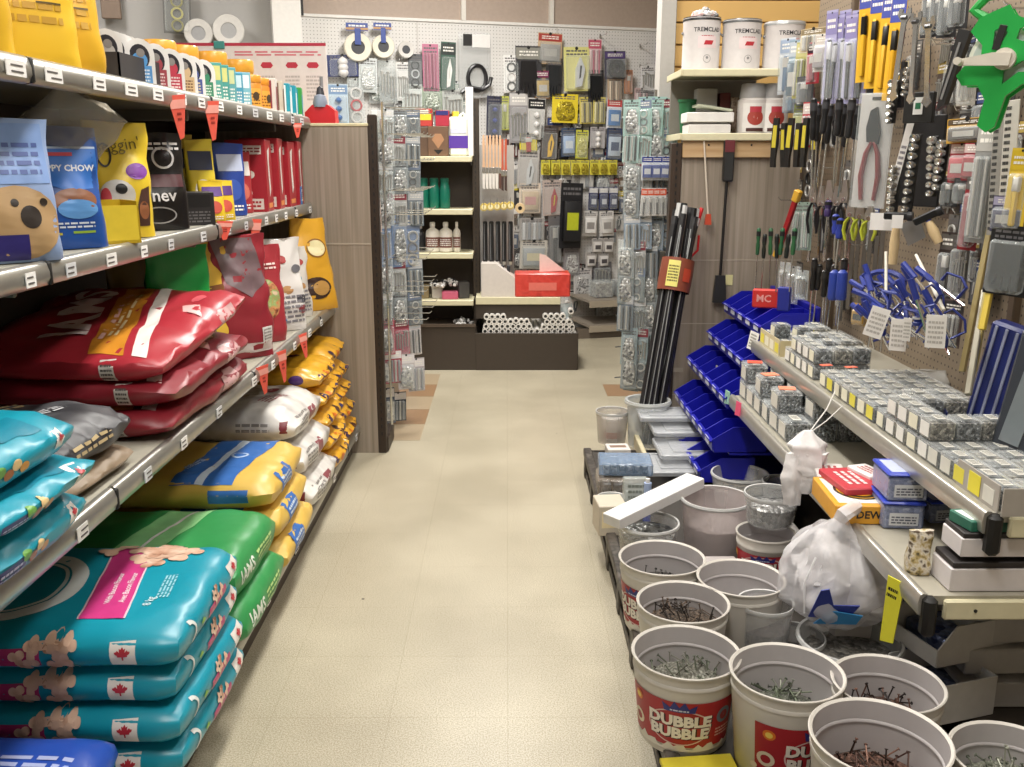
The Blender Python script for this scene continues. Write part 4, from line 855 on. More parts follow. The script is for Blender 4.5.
WL = [  # box, label, options
 ((327, 55, 357, 75), 'navy pack with a white disc hanging below the tape rolls', dict(card='#2a3468', prod='balls', pc='#e0dedd', d=.03)),
 ((328, 84, 347, 121), 'pale blue pack beside the red dispenser on the pegboard', dict(card='#b9cbd8', head='#7a96b8', prod='balls', pc='#4a70a8', d=.03)),
 ((347, 78, 363, 122), 'clear pack with a red ring hanging beside the pale blue pack', dict(card='clear', prod='rings', pc='#b83a42', pc2='#d8d6d4')),
 ((359, 58, 377, 90), 'small clear pack with a white backing under the left tape roll', dict(card='#d0d6d6', prod='bits', pc='#b9c0c0')),
 ((378, 60, 396, 100), 'clear hardware pack under the right tape roll', dict(card='clear', prod='screws')),
 ((396, 62, 409, 98), 'narrow clear hardware pack left of the dark steel pack', dict(card='#dcdcda', prod='screws')),
 ((408, 54, 422, 86), 'dark pack with steel rings hanging left of the pink pack', dict(card='#55585c', prod='rings', pc='#c0c4c8', pc2='#2c2e32')),
 ((422, 44, 438, 88), 'pink hanging pack on the white pegboard', dict(card='#c07590', prod='bars', pc='#a8496c', pc2='#8d3a58')),
 ((441, 42, 456, 88), 'green and white hanging clip pack on the pegboard', dict(card='#3a5a4c', head='#2c3432', prod='knife', pc='#eceae8', pc2='#d5d3cf')),
 ((402, 84, 422, 108), 'clear pack with dark fittings, first in the row under the pink pack', dict(card='#c9cfcc', prod='screws')),
 ((422, 87, 442, 110), 'greenish clear pack, second in the row under the pink pack', dict(card='#9aa894', prod='bits', pc='#5c6b52', pc2='#cfd6c8')),
 ((442, 90, 463, 112), 'grey clear pack, third in the row under the pink pack', dict(card='#b9bcb8', prod='screws')),
 ((503, 55, 519, 90), 'white pack with black outlined squares on the pegboard', dict(card='#ecebe9', prod='rings', pc='#dcdad8', pc2='#4a4a4c')),
 ((515, 46, 542, 93), 'pair of black work gloves with a grey header on the pegboard', dict(card='#3a393c', head='#8d8c84', prod='glove', pc='#1c1b1d', bub=False)),
 ((538, 33, 563, 62), 'tan pack with a red header strip above the gloves', dict(card='#c2a888', head='#a8433c', prod='box', pc='#9a9894', pc2='#b9b7b2')),
 ((546, 58, 563, 94), 'dark gloves hanging directly under the tan pack', dict(card='#2a2a2c', prod='glove', pc='#26282b', bub=False)),
 ((534, 70, 550, 97), 'small pack with a purple and tan print among the gloves', dict(card='#8a6a4a', head='#7c3a5a', prod='box', pc='#b59a5a')),
 ((563, 47, 590, 88), 'yellow framed pack with a silver mask on the pegboard', dict(card='#d8d48a', prod='knife', pc='#c9cdd2', pc2='#2e3036', d=.05)),
 ((588, 39, 602, 73), 'pink headed pack beside the yellow framed pack', dict(card='#d8b9bc', head='#c05870', prod='bars', pc='#b05068', pc2='#e0c9cc')),
 ((588, 70, 604, 100), 'black glove hanging under the pink headed pack', dict(card='#1e1f22', prod='glove', pc='#17191c', bub=False)),
 ((604, 51, 626, 77), 'dark goggles pack with a purple strap on the pegboard', dict(card='#4c4a58', head='#5a4a7a', prod='roll', pc='#2c2b30', d=.05)),
 ((607, 76, 622, 100), 'beige pack hanging beneath the dark goggles pack', dict(card='#b9a288', prod='bars', pc='#7d6248', pc2='#d8c8b0')),
 ((624, 70, 633, 92), 'narrow orange brown pack right of the goggles', dict(card='#a8704c', prod='bar', pc='#c07a48')),
 ((552, 94, 579, 121), 'bright yellow pack hanging centre of the back pegboard', dict(card='#e6cf34', prod='bits', pc='#e6cf34', pc2='#7a6a20', bub=False)),
 ((579, 97, 592, 122), 'yellow and black pack next to the bright yellow one', dict(card='#cfc060', prod='bars', pc='#3c3828', pc2='#e6d890')),
 ((593, 97, 606, 122), 'yellow and grey pack left of the blue and white pack', dict(card='#d0c472', prod='bars', pc='#5c5838', pc2='#ece4b0')),
 ((607, 99, 623, 127), 'white pack with a blue picture on the back pegboard', dict(card='#e6e8ee', head='#c84c4c', prod='box', pc='#4a86c8', pc2='#dfe9f2')),
 ((528, 98, 546, 137), 'black and white pack with a round dial on the back pegboard', dict(card='#c9c7c4', head='#1f1f22', prod='balls', pc='#f0eeec', d=.03)),
 ((487, 96, 502, 136), 'navy round item in a dark pack by the centre post', dict(card='#2c2d44', prod='balls', pc='#2c3a8a', d=.06)),
 ((500, 96, 509, 128), 'narrow lime pack beside the navy one', dict(card='#b8bc5a', prod='bar', pc='#9aa046')),
 ((509, 92, 528, 140), 'grey and red hardware pack left of the dial pack', dict(card='#9a9698', head='#c9c6c4', prod='screws')),
 ((519, 133, 537, 152), 'small yellow pack with red print under the dial pack', dict(card='#d8c83a', prod='bar', pc='#a83c34')),
 ((541, 126, 559, 158), 'yellow bladed knife in a dark pack', dict(card='#463c38', prod='knife', pc='#e2b428', pc2='#2a2622')),
 ((561, 128, 576, 155), 'blue and white pack right of the yellow knife', dict(card='#3c4c66', prod='box', pc='#9fb6d8', pc2='#dce6f0')),
 ((576, 130, 589, 157), 'lime yellow pack right of the blue and white pack', dict(card='#c8c84c', prod='bits', pc='#b8b43c', pc2='#e6e49a')),
 ((590, 127, 606, 147), 'pack of small white pieces with a grey backing', dict(card='#a9a4a6', prod='balls', pc='#ece8e6', d=.025)),
 ((607, 128, 623, 158), 'navy and pale blue pack at the right of its row', dict(card='#3a4868', prod='box', pc='#c0cede', pc2='#4a5a80')),
]
for b, lab, o in WL: wpack(b, lab, 'hardware pack', **o)
# hose pack
p, w, h = at_wall(458, 33, 491, 93, .05); t = thing('hose_pack', 'clear pack with a looped black hose hanging right of the green and white clip', 'hardware pack', p, (0, 0, WALLA))
m = MB(); m.box((0, 0, -h / 2), (w, .002, h), CLEAR('#dfe2e2', .3)); m.box((w * .2, -.002, -h * .12), (w * .55, .002, h * .2), C('#e6e4e2', .4)); m.prism([(-w * .35, -h * .02), (w * .05, -h * .02), (-w * .1, -h * .2), (-w * .35, -h * .2)], .003, BLACK); m.obj('card', t)
m = MB(); m.tube([(w * (.05 + .28 * math.cos(a)), -.02, -h * .7 + h * .2 * math.sin(a)) for a in [i * PI / 9 for i in range(18)]], .016, C('#1f1f22', .3), 8, True); m.tube([(-w * .45, -.03, -h * .93), (-w * .2, -.03, -h * .84), (w * .2, -.03, -h * .88), (w * .42, -.03, -h * .80), (w * .48, -.03, -h * .68)], .016, C('#1f1f22', .3), 8); m.obj('hose', t)
# rows of repeated yellow pads, navy and white packs
for i, x in enumerate((541, 551, 561, 571, 580, 590, 599, 608)):
    wpack((x, 160, x + 9.5, 174), 'small yellow pack in the long yellow row across the back pegboard', 'hardware pack', card='#d9cf4a', prod='bits', pc='#c9b93a', pc2='#8a7a22', group='yellow row on the back pegboard', bub=False)
for i, x in enumerate((589, 599, 609)):
    wpack((x, 187, x + 9.5, 209), 'navy and white pack in the short row below the yellow row', 'hardware pack', card='#262b5c', head='#c9c9cc', prod='box', pc='#262b5c', pc2='#d6dae4', group='navy packs on the back pegboard')
for i, x in enumerate((583, 599)):
    wpack((x, 211, x + 15, 235), 'pale white boxed pack in the pair below the navy packs', 'hardware pack', card='#d2cfcc', prod='box', pc='#e0dedb', pc2='#a8a4a2', group='pale pair below the navy packs', bub=False)
for i, (x, y) in enumerate(((592, 238), (603, 238), (586, 252), (598, 252))):
    wpack((x, y, x + 11, y + 15), 'small pale pack in the cluster low on the back pegboard', 'hardware pack', card='#b9b4b0', prod='box', pc='#d6d2ce', pc2='#5a5658', group='pale cluster low on the pegboard', bub=False)
p = (561, 183, 584, 246)
wpack(p, 'long black pack with a yellow-green label hanging left of the navy packs', 'hardware pack', off=.12, card='#1c1c20', prod='box', pc='#1c1c1f', pc2='#cfd83a', d=.05, bub=False)
for b, lab, o in [
 ((518, 150, 540, 186), 'steel scraper pack right of the paint brushes', dict(card='#b5b0ac', prod='knife', pc='#c9cbcc', pc2='#4a4648')),
 ((519, 183, 541, 212), 'beige pack with a pink corner above the rollers', dict(card='#d8c9b8', prod='box', pc='#c8b498', pc2='#d8a8a4')),
 ((542, 180, 562, 214), 'red and yellow pack left of the long black pack', dict(card='#b8a8a0', prod='knife', pc='#a8383c', pc2='#d9c934')),
 ((519, 218, 545, 240), 'pack of silver putty knives beside the black bars', dict(card='#a09c98', prod='bars', pc='#8a8c90', pc2='#d9dadb')),
 ((520, 240, 548, 268), 'pale cardboard pack below the silver putty knives', dict(card='#c2bdb4', prod='box', pc='#9fa3a4', pc2='#e0d8b8')),
 ((548, 216, 562, 262), 'dark pack with a thin tool left of the long black pack', dict(card='#6d6a6a', prod='bar', pc='#3a3838')),
 ((563, 247, 580, 275), 'grey mauve pack under the long black pack', dict(card='#8a8284', prod='bits', pc='#6a5a60')),
 ((573, 268, 592, 300), 'black and white pack with a red mark beside the red box', dict(card='#c2bdbb', prod='bits', pc='#2a2628', pc2='#e8e4e2')),
 ((592, 262, 612, 290), 'dark pack with steel fittings low on the back pegboard', dict(card='#5c5a5c', prod='screws')),
 ((596, 292, 614, 318), 'pale clear pack lowest on the back pegboard', dict(card='#c9cccc', prod='bits')),
 ((625, 158, 645, 190), 'clear pack of grey fittings behind the clear column', dict(card='#b5bcbc', prod='screws')),
 ((640, 90, 672, 124), 'cluster pack of black keyed hardware high at the right of the pegboard', dict(card='#8a8c8c', prod='screws')),
 ((634, 88, 650, 112), 'pinkish pack next to the black keyed hardware', dict(card='#c0a8a8', prod='bars', pc='#a07a7c', pc2='#e0d0d0')),
 ((655, 42, 678, 74), 'purplish clear pack at the top right corner of the pegboard', dict(card='#a89ab0', prod='bars', pc='#6a6272', pc2='#d6cede')),
 ((640, 66, 656, 90), 'white pack with black keys left of the purplish clear pack', dict(card='#dcdadb', prod='screws'))]:
    wpack(b, lab, 'hardware pack', **o)
rf = random.Random(77)
for k in range(74):
    px = rf.uniform(502, 622); py = 92 + 200 * rf.random(); sz = rf.uniform(10, 17)
    if 563 < px < 584 and 180 < py < 250: continue
    p, w, h = at_wall(px, py, px + sz, py + sz * rf.uniform(1.3, 2.0), off=.015)
    pack('assorted small pack hanging behind the others in the crowded middle of the back pegboard', 'hardware pack', w, h, p, WALLA, card=rf.choice(['#3c3a3c', '#8a8684', '#b9b3ae', '#55504e', '#7a6a5c', '#9aa0a6', '#c9c4bf', '#2c2c30', '#6a3a3a']), head=rf.choice([None, '#d8d4d0', '#8a3038', '#c9b93a', '#3a4a7c', '#1c1c1e']), prod=rf.choice(['bits', 'screws', 'rings', 'knife', 'bars', 'bar', 'box']), pc=rf.choice(['#1c1c1e', '#4a4c50', '#8d8f92', '#6a5a4a', '#2c3a5a']), group='assorted packs deep on the back pegboard', bub=k % 2 == 0)
for k in range(26):
    px = rf.uniform(330, 466); py = 60 + 55 * rf.random(); sz = rf.uniform(11, 16); p, w, h = at_wall(px, py, px + sz, py + sz * 1.7, off=.012)
    pack('pale clear pack hanging behind the others left of the hose pack', 'hardware pack', w, h, p, WALLA, card='clear', head=rf.choice([None, '#d8d8d6', '#9aa6a0']), prod=rf.choice(['bits', 'screws', 'rings']), pc=rf.choice(['#77797c', '#5c6a60', '#a9abac']), group='pale clear packs on the left of the back pegboard', bub=k % 2 == 0)
for px, py in ((640, 46), (400, 60), (600, 36), (520, 56), (640, 66), (570, 128), (548, 180)): peg_hook(onw(px, py, 0.0), WALLA)
# low wall shelf and display at the foot of the back wall
t = thing('wall_shelving_base', 'low brown shelf at the foot of the back wall beyond the dark base', 'shelf', (0, 0, 0))
for n_, z in (('shelf', .30), ('deck', .10)):
    m = MB(); c = onw(640, 330, .25); c.z = z; m.box((0, 0, 0), (1.1, .46, .02), C('#8d8377', .5)); m.box((0, -.235, -.02), (1.1, .012, .05), C('#a79c8b', .4)); m.obj(n_, t, c, (0, 0, WALLA))
m = MB(); m.box((0, 0, 0), (1.1, .02, .08), C('#6d6358', .5)); c = onw(640, 330, .44); c.z = .04; m.obj('kick_plate', t, c, (0, 0, WALLA))
for i, (px, lab) in enumerate(((600, 'clear carton on the low shelf at the back, left'), (622, 'clear carton on the low shelf at the back, right'))):
    c = onw(px, 330, .3); m = MB(); m.box((0, 0, .06), (.14, .14, .12), BITS('#8d8d8f', '#d6d6d4', 60), .006); m.box((0, 0, .065), (.16, .16, .13), CLEAR(), .004); tag(m.obj('clear_carton', None, (c.x, c.y, .315), (0, 0, WALLA)), lab, 'box')

# ================================================================= centre display gondola
YG = 6.22
g = thing('display_gondola', 'dark brown two-bay display unit standing across the end of the aisle', 'shelving', (0, 0, 0))
def gx(px, py=330, Y=YG): return on(px, py, 'y', Y).x
def gz(px, py, Y=YG): return on(px, py, 'y', Y).z
m = MB(); x0, x1, x2 = gx(411, 367), gx(476, 368), gx(577, 370)
m.box(((x0 + x1) / 2, YG + .2, .15), (x1 - x0, .4, .30), DARKBR, .004); m.box(((x0 + x1) / 2, YG - .002, .31), (x1 - x0, .02, .02), C('#55493f', .4)); m.obj('left_base', g)
m = MB(); zt = gz(500, 333); t_ = .012
m.box(((x1 + x2) / 2, YG, zt / 2), (x2 - x1, t_, zt), DARKBR, .002); m.box((x2, YG + .22, zt / 2), (t_, .44, zt), DARKBR, .002); m.box((x1, YG + .22, zt / 2), (t_, .44, zt), DARKBR, .002); m.box(((x1 + x2) / 2, YG + .44, zt / 2), (x2 - x1, t_, zt), DARKBR, .002); m.box(((x1 + x2) / 2, YG + .22, .02), (x2 - x1, .44, .02), DARKBR); m.obj('right_base', g)
m = MB(); m.box((x1, YG + .30, .9), (.05, .08, 1.8), C('#33291f', .5), .004)
for k in range(46): m.box((x1, YG + .2595, .1 + k * .037), (.008, .002, .018), BLACK)
m.box((x1 - .02, YG + .02, .8), (.006, .006, .01), CHROME) if False else None
m.obj('post', g)
m = MB(); m.box((x0 + .015, YG + .33, .8), (.03, .05, 1.58), C('#33291f', .5), .004); m.obj('post', g)
m = MB(); m.box(((x0 + x1) / 2, YG + .37, .85), (x1 - x0, .02, 1.4), C('#3b322b', .6)); m.obj('back_panel', g)
m = MB(); x3 = gx(514, 250, YG + .4); m.box(((x1 + x3) / 2, YG + .40, .88), (x3 - x1, .02, 1.24), C('#a5a19c', .6)); m.obj('back_panel', g)
LSZ = []
for py in (156, 209, 253, 300):
    z = gz(440, py, YG + .06); LSZ.append(z)
    m = MB(); m.box(((x0 + x1) / 2, YG + .21, z - .012), (x1 - x0 - .03, .30, .02), CREAM, .002); m.box(((x0 + x1) / 2, YG + .055, z - .02), (x1 - x0 - .03, .012, .035), CREAM, .003); sh = m.obj('shelf', g)
    for b_ in (-1, 1):
        m = MB(); m.box(((x0 + x1) / 2 + b_ * (x1 - x0 - .05) / 2, YG + .2, z - .04), (.006, .26, .04), BLACK); m.obj('bracket', sh)
zr = gz(520, 297, YG + .06); m = MB(); xr = gx(561, 297); m.box(((x1 + xr) / 2, YG + .21, zr - .012), (xr - x1, .30, .02), CREAM, .002); m.box(((x1 + xr) / 2, YG + .055, zr - .025), (xr - x1, .012, .05), CREAM, .003); m.obj('shelf', g)
m = MB(); m.box(((x1 + xr) / 2, YG + .08, zr - .10), (xr - x1, .02, .10), DARKBR); m.obj('apron', g)
YS = YG + .16
def onshelf(px, k, dy=0): return Vector((on(px, (156, 209, 253, 300)[k], 'y', YS + dy).x, YS + dy, LSZ[k]))
# left bay top shelf
def carton(label, w, d, h, loc, col, rz=0, dec=None, name='carton', cat='box', group=None):
    m = MB(); m.box((0, 0, h / 2), (w, d, h), C(col, .5), .003)
    if dec: dec(m, plane((0, -d / 2 - .0003, 0), (1, 0, 0), (0, 0, 1)), w, h)
    return tag(m.obj(name, None, loc, (0, 0, rz)), label, cat, group)
carton('brown cardboard carton with a diamond mark on the upper shelf of the dark unit', .135, .12, .19, onshelf(439, 0), '#6b503c', 0, lambda m, f, w, h: (m.put(poly([(-w * .3, h * .55), (-w * .15, h * .75), (w * .15, h * .75), (w * .3, h * .55), (0, h * .25)]), f, C('#a87c5a', .5), .0008), m.put(poly([(-.03, .04), (.03, .04), (0, .01)]), f, BLACK, .0008)))
carton('red and yellow carton standing on the brown cardboard carton', .11, .10, .11, onshelf(425, 0) + Vector((.0, 0, .19)), '#b83a34', 0, lambda m, f, w, h: (m.put(rect(-w * .3, h * .35, w * .45, h * .7), f, C('#e6c83a', .4), .0008), m.put(rect(-w * .2, h * .75, w * .3, h * .95), f, C('#e8dcd0', .4), .0008)))
carton('brown base carton under the red and yellow one', .10, .10, .185, onshelf(424, 0), '#5c4636')
carton('red and blue carton beside the red and yellow one', .09, .09, .10, onshelf(441, 0) + Vector((.015, 0, .19)), '#a8283c', 0, lambda m, f, w, h: m.put(rect(-w * .45, h * .7, w * .45, h * .98), f, C('#2c2c6c', .4), .0008))
def bottle(label, r, h, body, cap, loc, lab_c=None, group=None, cat='bottle', sq=False, capr=.4):
    t = thing('bottle', label, cat, loc, (0, 0, 0), group); m = MB()
    m.lathe([(r * .9, 0), (r, h * .03), (r, h * .62), (r * .85, h * .72), (r * capr, h * .80), (r * capr, h * .86)], C(body, .35), 16)
    if lab_c: m.put(rect(-r * 1.1, h * .15, r * 1.1, h * .5, .02), cylmap(r), C(lab_c, .4), .001); m.put(lines(-r * .8, h * .2, r * .8, h * .45, 4), cylmap(r), C('#e8e4e0', .4), .0018)
    m.obj('body', t); m = MB(); m.lathe([(r * capr * 1.1, h * .86), (r * capr * 1.1, h * .98), (r * capr * .8, h)], C(cap, .35), 12); m.obj('cap', t); return t
t = thing('jug', 'white jug with a purple label standing beside the brown carton', 'bottle', onshelf(459, 0))
m = MB(); m.box((0, 0, .125), (.13, .09, .25), C('#e6e8de', .4), .014); m.box((0, -.0455, .09), (.125, .002, .08), C('#57389a', .4)); m.box((0, -.046, .16), (.10, .002, .03), C('#c9cce0', .4)); m.obj('body', t)
m = MB(); m.cyl((-.02, 0, .25), (-.02, 0, .285), .024, C('#e0d048', .4), 12); m.obj('cap', t); m = MB(); m.tube([(.0, 0, .25), (.03, 0, .275), (.055, 0, .24)], .01, C('#e6e8de', .4), 6); m.obj('handle', t)
carton('tall white narrow carton by the centre post, above the jug', .05, .08, .44, onshelf(470, 0, .04), '#e6e2e0')
m = MB(); m.cyl((0, 0, 0), (0, 0, .46), .045, C('#4a3c3c', .5), 16); tag(m.obj('cardboard_tube', None, (x1 + .055, YG + .24, gz(478, 160)), (0, 0, 0)), 'dark brown upright tube beside the centre post top', 'tube') if False else None
for i, px in enumerate((424, 434.5, 445)): bottle('dark green bottle in the row of three on the second shelf of the dark unit', .036, .20, '#12705c', '#12604e', onshelf(px, 1), group='green bottles in a row', capr=.75)
m = MB(); m.box((0, 0, .0), (.36, .22, .025), C('#6c6862', .4, .4), .004); tag(m.obj('metal_tray', None, onshelf(443, 1) + Vector((0, .02, .285)), (.1, 0, 0)), 'grey metal tray jutting out under the upper shelf of the dark unit', 'tray') if False else None
carton('small red and white carton left of the green bottles', .035, .06, .13, onshelf(415.5, 1), '#c9463c', 0, lambda m, f, w, h: m.put(rect(-w * .4, h * .1, w * .4, h * .4), f, WHITE, .0008))
for i, (px, lab) in enumerate(((433, 'white bottle with a dark picture on the third shelf of the dark unit, left'), (446, 'white bottle with a dark picture on the third shelf of the dark unit, right'), (457, 'slim white bottle on the third shelf of the dark unit'))): bottle(lab, .048 if i < 2 else .026, .20, '#e2ddd2', '#e9e6e0', onshelf(px, 2), '#7a5048', capr=.35)
bottle('dark bottle with a grey cap left of the white bottles', .028, .18, '#26282c', '#9a9c9e', onshelf(421, 2), None)
for i, (px, c, lab, hh) in enumerate(((424, '#8a7a5a', 'small tan carton on the lowest shelf of the dark unit', .09), (450, '#c8607c', 'pink carton on the lowest shelf of the dark unit', .05), (437, '#b5b0a8', 'small grey carton on the lowest shelf of the dark unit', .10), (463, '#4c4a4a', 'dark carton at the right of the lowest shelf', .11))):
    carton(lab, .075 if i != 1 else .11, .08, hh, onshelf(px, 3, -.02 if i == 1 else .02), c, .1 * i)
def blob_pile(label, name, cat, loc, cols, r, n, s=.02, seed=1):
    rr = random.Random(seed); m = MB()
    for i in range(n):
        a = rr.uniform(0, 2 * PI); q = r * rr.random() ** .5; z = (r - q) * .6 * rr.random(); xf = Matrix.Translation((q * math.cos(a), q * math.sin(a), z + s * .5)) @ Euler((rr.uniform(0, 3), rr.uniform(0, 3), rr.uniform(0, 3))).to_matrix().to_4x4()
        m.box((0, 0, 0), (s * rr.uniform(.6, 1.3), s * rr.uniform(.5, 1), s * rr.uniform(.4, .9)), C(rr.choice(cols), .4), s * .1, xf)
    return tag(m.obj(name, None, loc), label, cat, kind='stuff')
blob_pile('heap of small white and black fittings on the cartons of the lowest shelf', 'fittings', 'hardware', onshelf(445, 3) + Vector((0, .03, .08)), ['#e6e4e2', '#2a2a2c', '#b9b7b5'], .10, 50, .024, 4)
blob_pile('white and grey fittings scattered on the dark base top', 'fittings', 'hardware', Vector((gx(462, 325), YG + .10, .305)), ['#c9c7c4', '#6a6866', '#e0dedc'], .07, 26, .02, 6)
# brushes
def brush(label, px, py0, py1, hc, bc, group, Y=YG + .22):
    p = on(px, py0, 'y', Y); h = (py1 - py0) * dep(p) / FPX; t = thing('paint_brush', label, 'paint brush', p, (0, 0, 0), group); w = .0205
    m = MB(); m.prism([(-w * .28, 0), (w * .28, 0), (w * .4, -h * .15), (w * .3, -h * .4), (w * .42, -h * .6), (-w * .42, -h * .6), (-w * .3, -h * .4), (-w * .4, -h * .15)], .014, C(hc, .4)); m.obj('handle', t)
    m = MB(); m.box((0, 0, -h * .65), (w * .9, .016, h * .12), CHROME, .002); m.obj('ferrule', t)
    m = MB(); m.prism([(-w * .45, -h * .7), (w * .45, -h * .7), (w * .38, -h), (-w * .38, -h * .98)], .013, C(bc, .7)); m.obj('bristles', t)
for i in range(6): brush('pale wooden handled paint brush in the row of six by the centre post', 483.5 + i * 3.3, 135 + .4 * (i % 2), 188, '#cfa887', '#d9d4ce' if i < 5 else '#5a3a30', 'wooden handled brushes in a row')
for i in range(2): brush('red handled paint brush right of the wooden handled ones', 502.5 + i * 3.2, 139, 190, '#b5543a', '#3f2c26', 'red handled brushes')
def roller(label, px, py, Y=YG + .2, group=None):
    p = on(px, py, 'y', Y); t = thing('foam_roller', label, 'paint roller', p, (0, 0, 0), group)
    m = MB(); m.cyl((0, -.05, 0), (0, .05, 0), .026, C('#c9b05a', .7), 12); m.cyl((0, -.052, 0), (0, -.05, 0), .017, C('#efe2ae', .6), 10); m.obj('sleeve', t)
    m = MB(); m.tube([(0, -.06, 0), (0, -.06, .05), (0, .02, .055)], .003, CHROME, 5); m.obj('wire', t)
for i in range(5): roller('small golden foam roller in the row under the brushes', 484 + i * 6.6, 207 - i * .4, group='foam rollers in a row')
p = on(520, 208, 'y', YG + .2); m = MB(); m.lathe([(.014, -.03), (.033, -.03), (.033, .03), (.014, .03), (.014, -.03)], C('#d0b68c', .6), 20, Matrix.Translation((0, 0, 0)) @ Matrix.Rotation(PI / 2, 4, 'X'), cap=False); m.cyl((0, .02, 0), (0, -.02, 0), .014, BLACK, 12); tag(m.obj('roller_refill', None, p), 'beige ring-shaped roller refill at the end of the roller row', 'paint roller')
def black_bar(px, py0, py1, Y=YG + .22):
    p = on(px, py0, 'y', Y); h = (py1 - py0) * dep(p) / FPX; t = thing('brush_roller_handle', 'black handled tool with a steel ferrule in the row under the foam rollers', 'paint brush', p, group='black handled tools in a row')
    m = MB(); m.box((0, 0, -h * .5), (.030, .02, h * .9), C('#131416', .4), .005); m.box((-.006, -.0105, -h * .5), (.004, .002, h * .8), C('#77797c', .3)); m.obj('handle', t); m = MB(); m.box((0, 0, -h * .97), (.02, .016, h * .08), CHROME); m.obj('ferrule', t)
for i in range(5): black_bar(485 + i * 6.4, 219, 264)
for i in range(5):
    p = on(484.5 + i * 6, 266, 'y', YG + .2); m = MB(); m.box((0, 0, -.05), (.022, .03, .11), C('#23262a', .5), .004); m.cyl((0, 0, -.105), (0, 0, -.16), .009, C('#cfc9c0', .5), 8); tag(m.obj('small_brush', None, p), 'small dark brush with a pale tip just above the red box shelf', 'paint brush', 'small dark brushes in a row')
m = MB(); b0 = gx(481, 290); b1 = gx(518, 290); hz = gz(490, 265) - zr
m.prism([(b0, 0), (b1, 0), (b1, hz * .5), (b0 + .1, hz), (b0, hz)], .20, C('#d5cdc6', .5)); tag(m.obj('display_carton', None, (0, YG + .17, zr)), 'pale slope-sided display carton on the shelf left of the red box', 'display box')
b0, b1 = gx(515, 290), gx(571, 290); hz = gz(540, 272) - zr
t = thing('red_toolbox', 'red box with clear packs inside on the shelf of the brush bay', 'display box', ((b0 + b1) / 2, YG + .16, zr)); w = b1 - b0
m = MB(); m.box((0, 0, hz * .45), (w, .2, hz * .9), MOTTLE(['#b8302c', '#d84a40', '#c9382f'], 12, .3), .008); m.box((0, -.101, hz * .4), (w * .5, .002, hz * .3), C('#e07468', .3)); m.obj('body', t)
m = MB(); m.prism([(-w * .05, hz * .9), (-w * .05, hz * 1.6), (.02, hz * 1.55), (w * .42, hz * .95)], .006, C('#e3c9c2', .5)); m.obj('flap', t)
# stacked white pipe offcuts in the dark base
pr = .0195; grp = 'white pipe lengths in the dark base'
m0 = MB(); xf = Matrix.Rotation(PI / 2, 4, 'X'); m0.lathe([(pr * .56, -.2), (pr, -.2), (pr, .2), (pr * .56, .2), (pr * .56, -.2)], C('#dedbd6', .45), 18, xf, cap=False)
pipe0 = None
def pipe(px, py, dy=0):
    global pipe0
    p = on(px, py, 'y', YG + .02 + dy); p.y = YG + .22 + dy
    if pipe0 is None: pipe0 = m0.obj('pipe_length', None, p); tag(pipe0, 'short white pipe length seen end-on in the stack in the dark base', 'pipe', grp)
    else: dup(pipe0, p)
for i in range(9): pipe(486 + i * 5.4, 326.5)
for i in range(8): pipe(489 + i * 5.4, 321.8 if i != 5 else 321)
for i in range(4): pipe(486.5 + i * 5.6, 317)
for i in range(6): pipe(544 + i * 5.6, 327); 
for i in range(5): pipe(547 + i * 5.6, 322)
for i in range(4): pipe(545.5 + i * 5.8, 316.5)
for i in range(16): pipe(485 + i * 5.8, 331.5)
pipe(571, 311.5); pipe(573.5, 333) 
m = MB(); pouch(m, .10, .04, .10, CLEAR('#cfe0e6', .35), seed=3); tag(m.obj('plastic_bag', None, on(565, 318, 'y', YG + .1)), 'small clear bluish bag lying over the pipe stack', 'plastic bag')

# ================================================================= hardware clip columns
def hw_pack(i, label, w, h, loc, rz, group=None, rx=0, tint=None):
    k = i % 6; cards = ['clear', '#8f979b', '#6f777c', 'clear', '#b5b5b3', '#7d878f']; prods = ['screws', 'bits', 'rings', 'bits', 'screws', 'bars']
    return pack(label, 'hardware pack', w, h, loc, rz, card=tint or cards[k], head=('#e4e6e8', None, '#7d8aa0', None, '#8a3c48', '#c9ccd0')[k], prod=prods[k], pc=('#4a4c4e', '#2c2f32', '#77797c', '#1c1f22')[i % 4], group=group, rx=rx, d=.018)
# left column beside the end panel post: wire rack + tiers
t = thing('wire_rack', 'tall chrome wire display rack hung with clear packs beside the dark post', 'rack', (0, 0, 0))
m = MB()
for x, y in ((-.575, 4.46), (-.575, 5.24)): m.cyl((x, y, .12), (x, y, 1.66), .006, CHROME, 6)
m.obj('upright', t)
m = MB()
tier = [(108, 134), (134, 163), (160, 190), (190, 222), (214, 262), (258, 292), (290, 322), (318, 352)]
for k, (a, b) in enumerate(tier):
    z = on(395, a, 'y', 4.6).z; m.tube([(-.575, 4.46, z), (-.575, 5.24, z)], .004, CHROME, 5)
    for y in (4.56, 4.76, 4.96, 5.16): m.tube([(-.575, y, z), (-.40, y, z), (-.39, y, z + .01)], .0025, CHROME, 5)
m.obj('hooks', t)
rown = ['top row', 'second row', 'third row', 'fourth row', 'fifth row', 'sixth row', 'seventh row', 'eighth row']
for k, (a, b) in enumerate(tier):
    cols = 3
    for c_ in range(cols):
        for dd in range(2):
            Y = 4.60 + .21 * c_ + .03 * dd; px = 384 + c_ * 15 + R_.uniform(-2, 2) - dd * 4; p = on(px, a + 1, 'y', Y); hh = (b - a) * dep(p) / FPX * 1.08
            tint = {4: '#7d92b5', 7: '#b05a68'}.get(k) if not (k == 7 and c_ == 2) else '#d6cfd0'
            hw_pack(k * 3 + c_, f'clear hardware pack on the {rown[k]} of the chrome rack beside the dark post', .085, hh, p, R_.uniform(.25, .6), f'{rown[k]} of packs on the chrome rack', tint=tint)
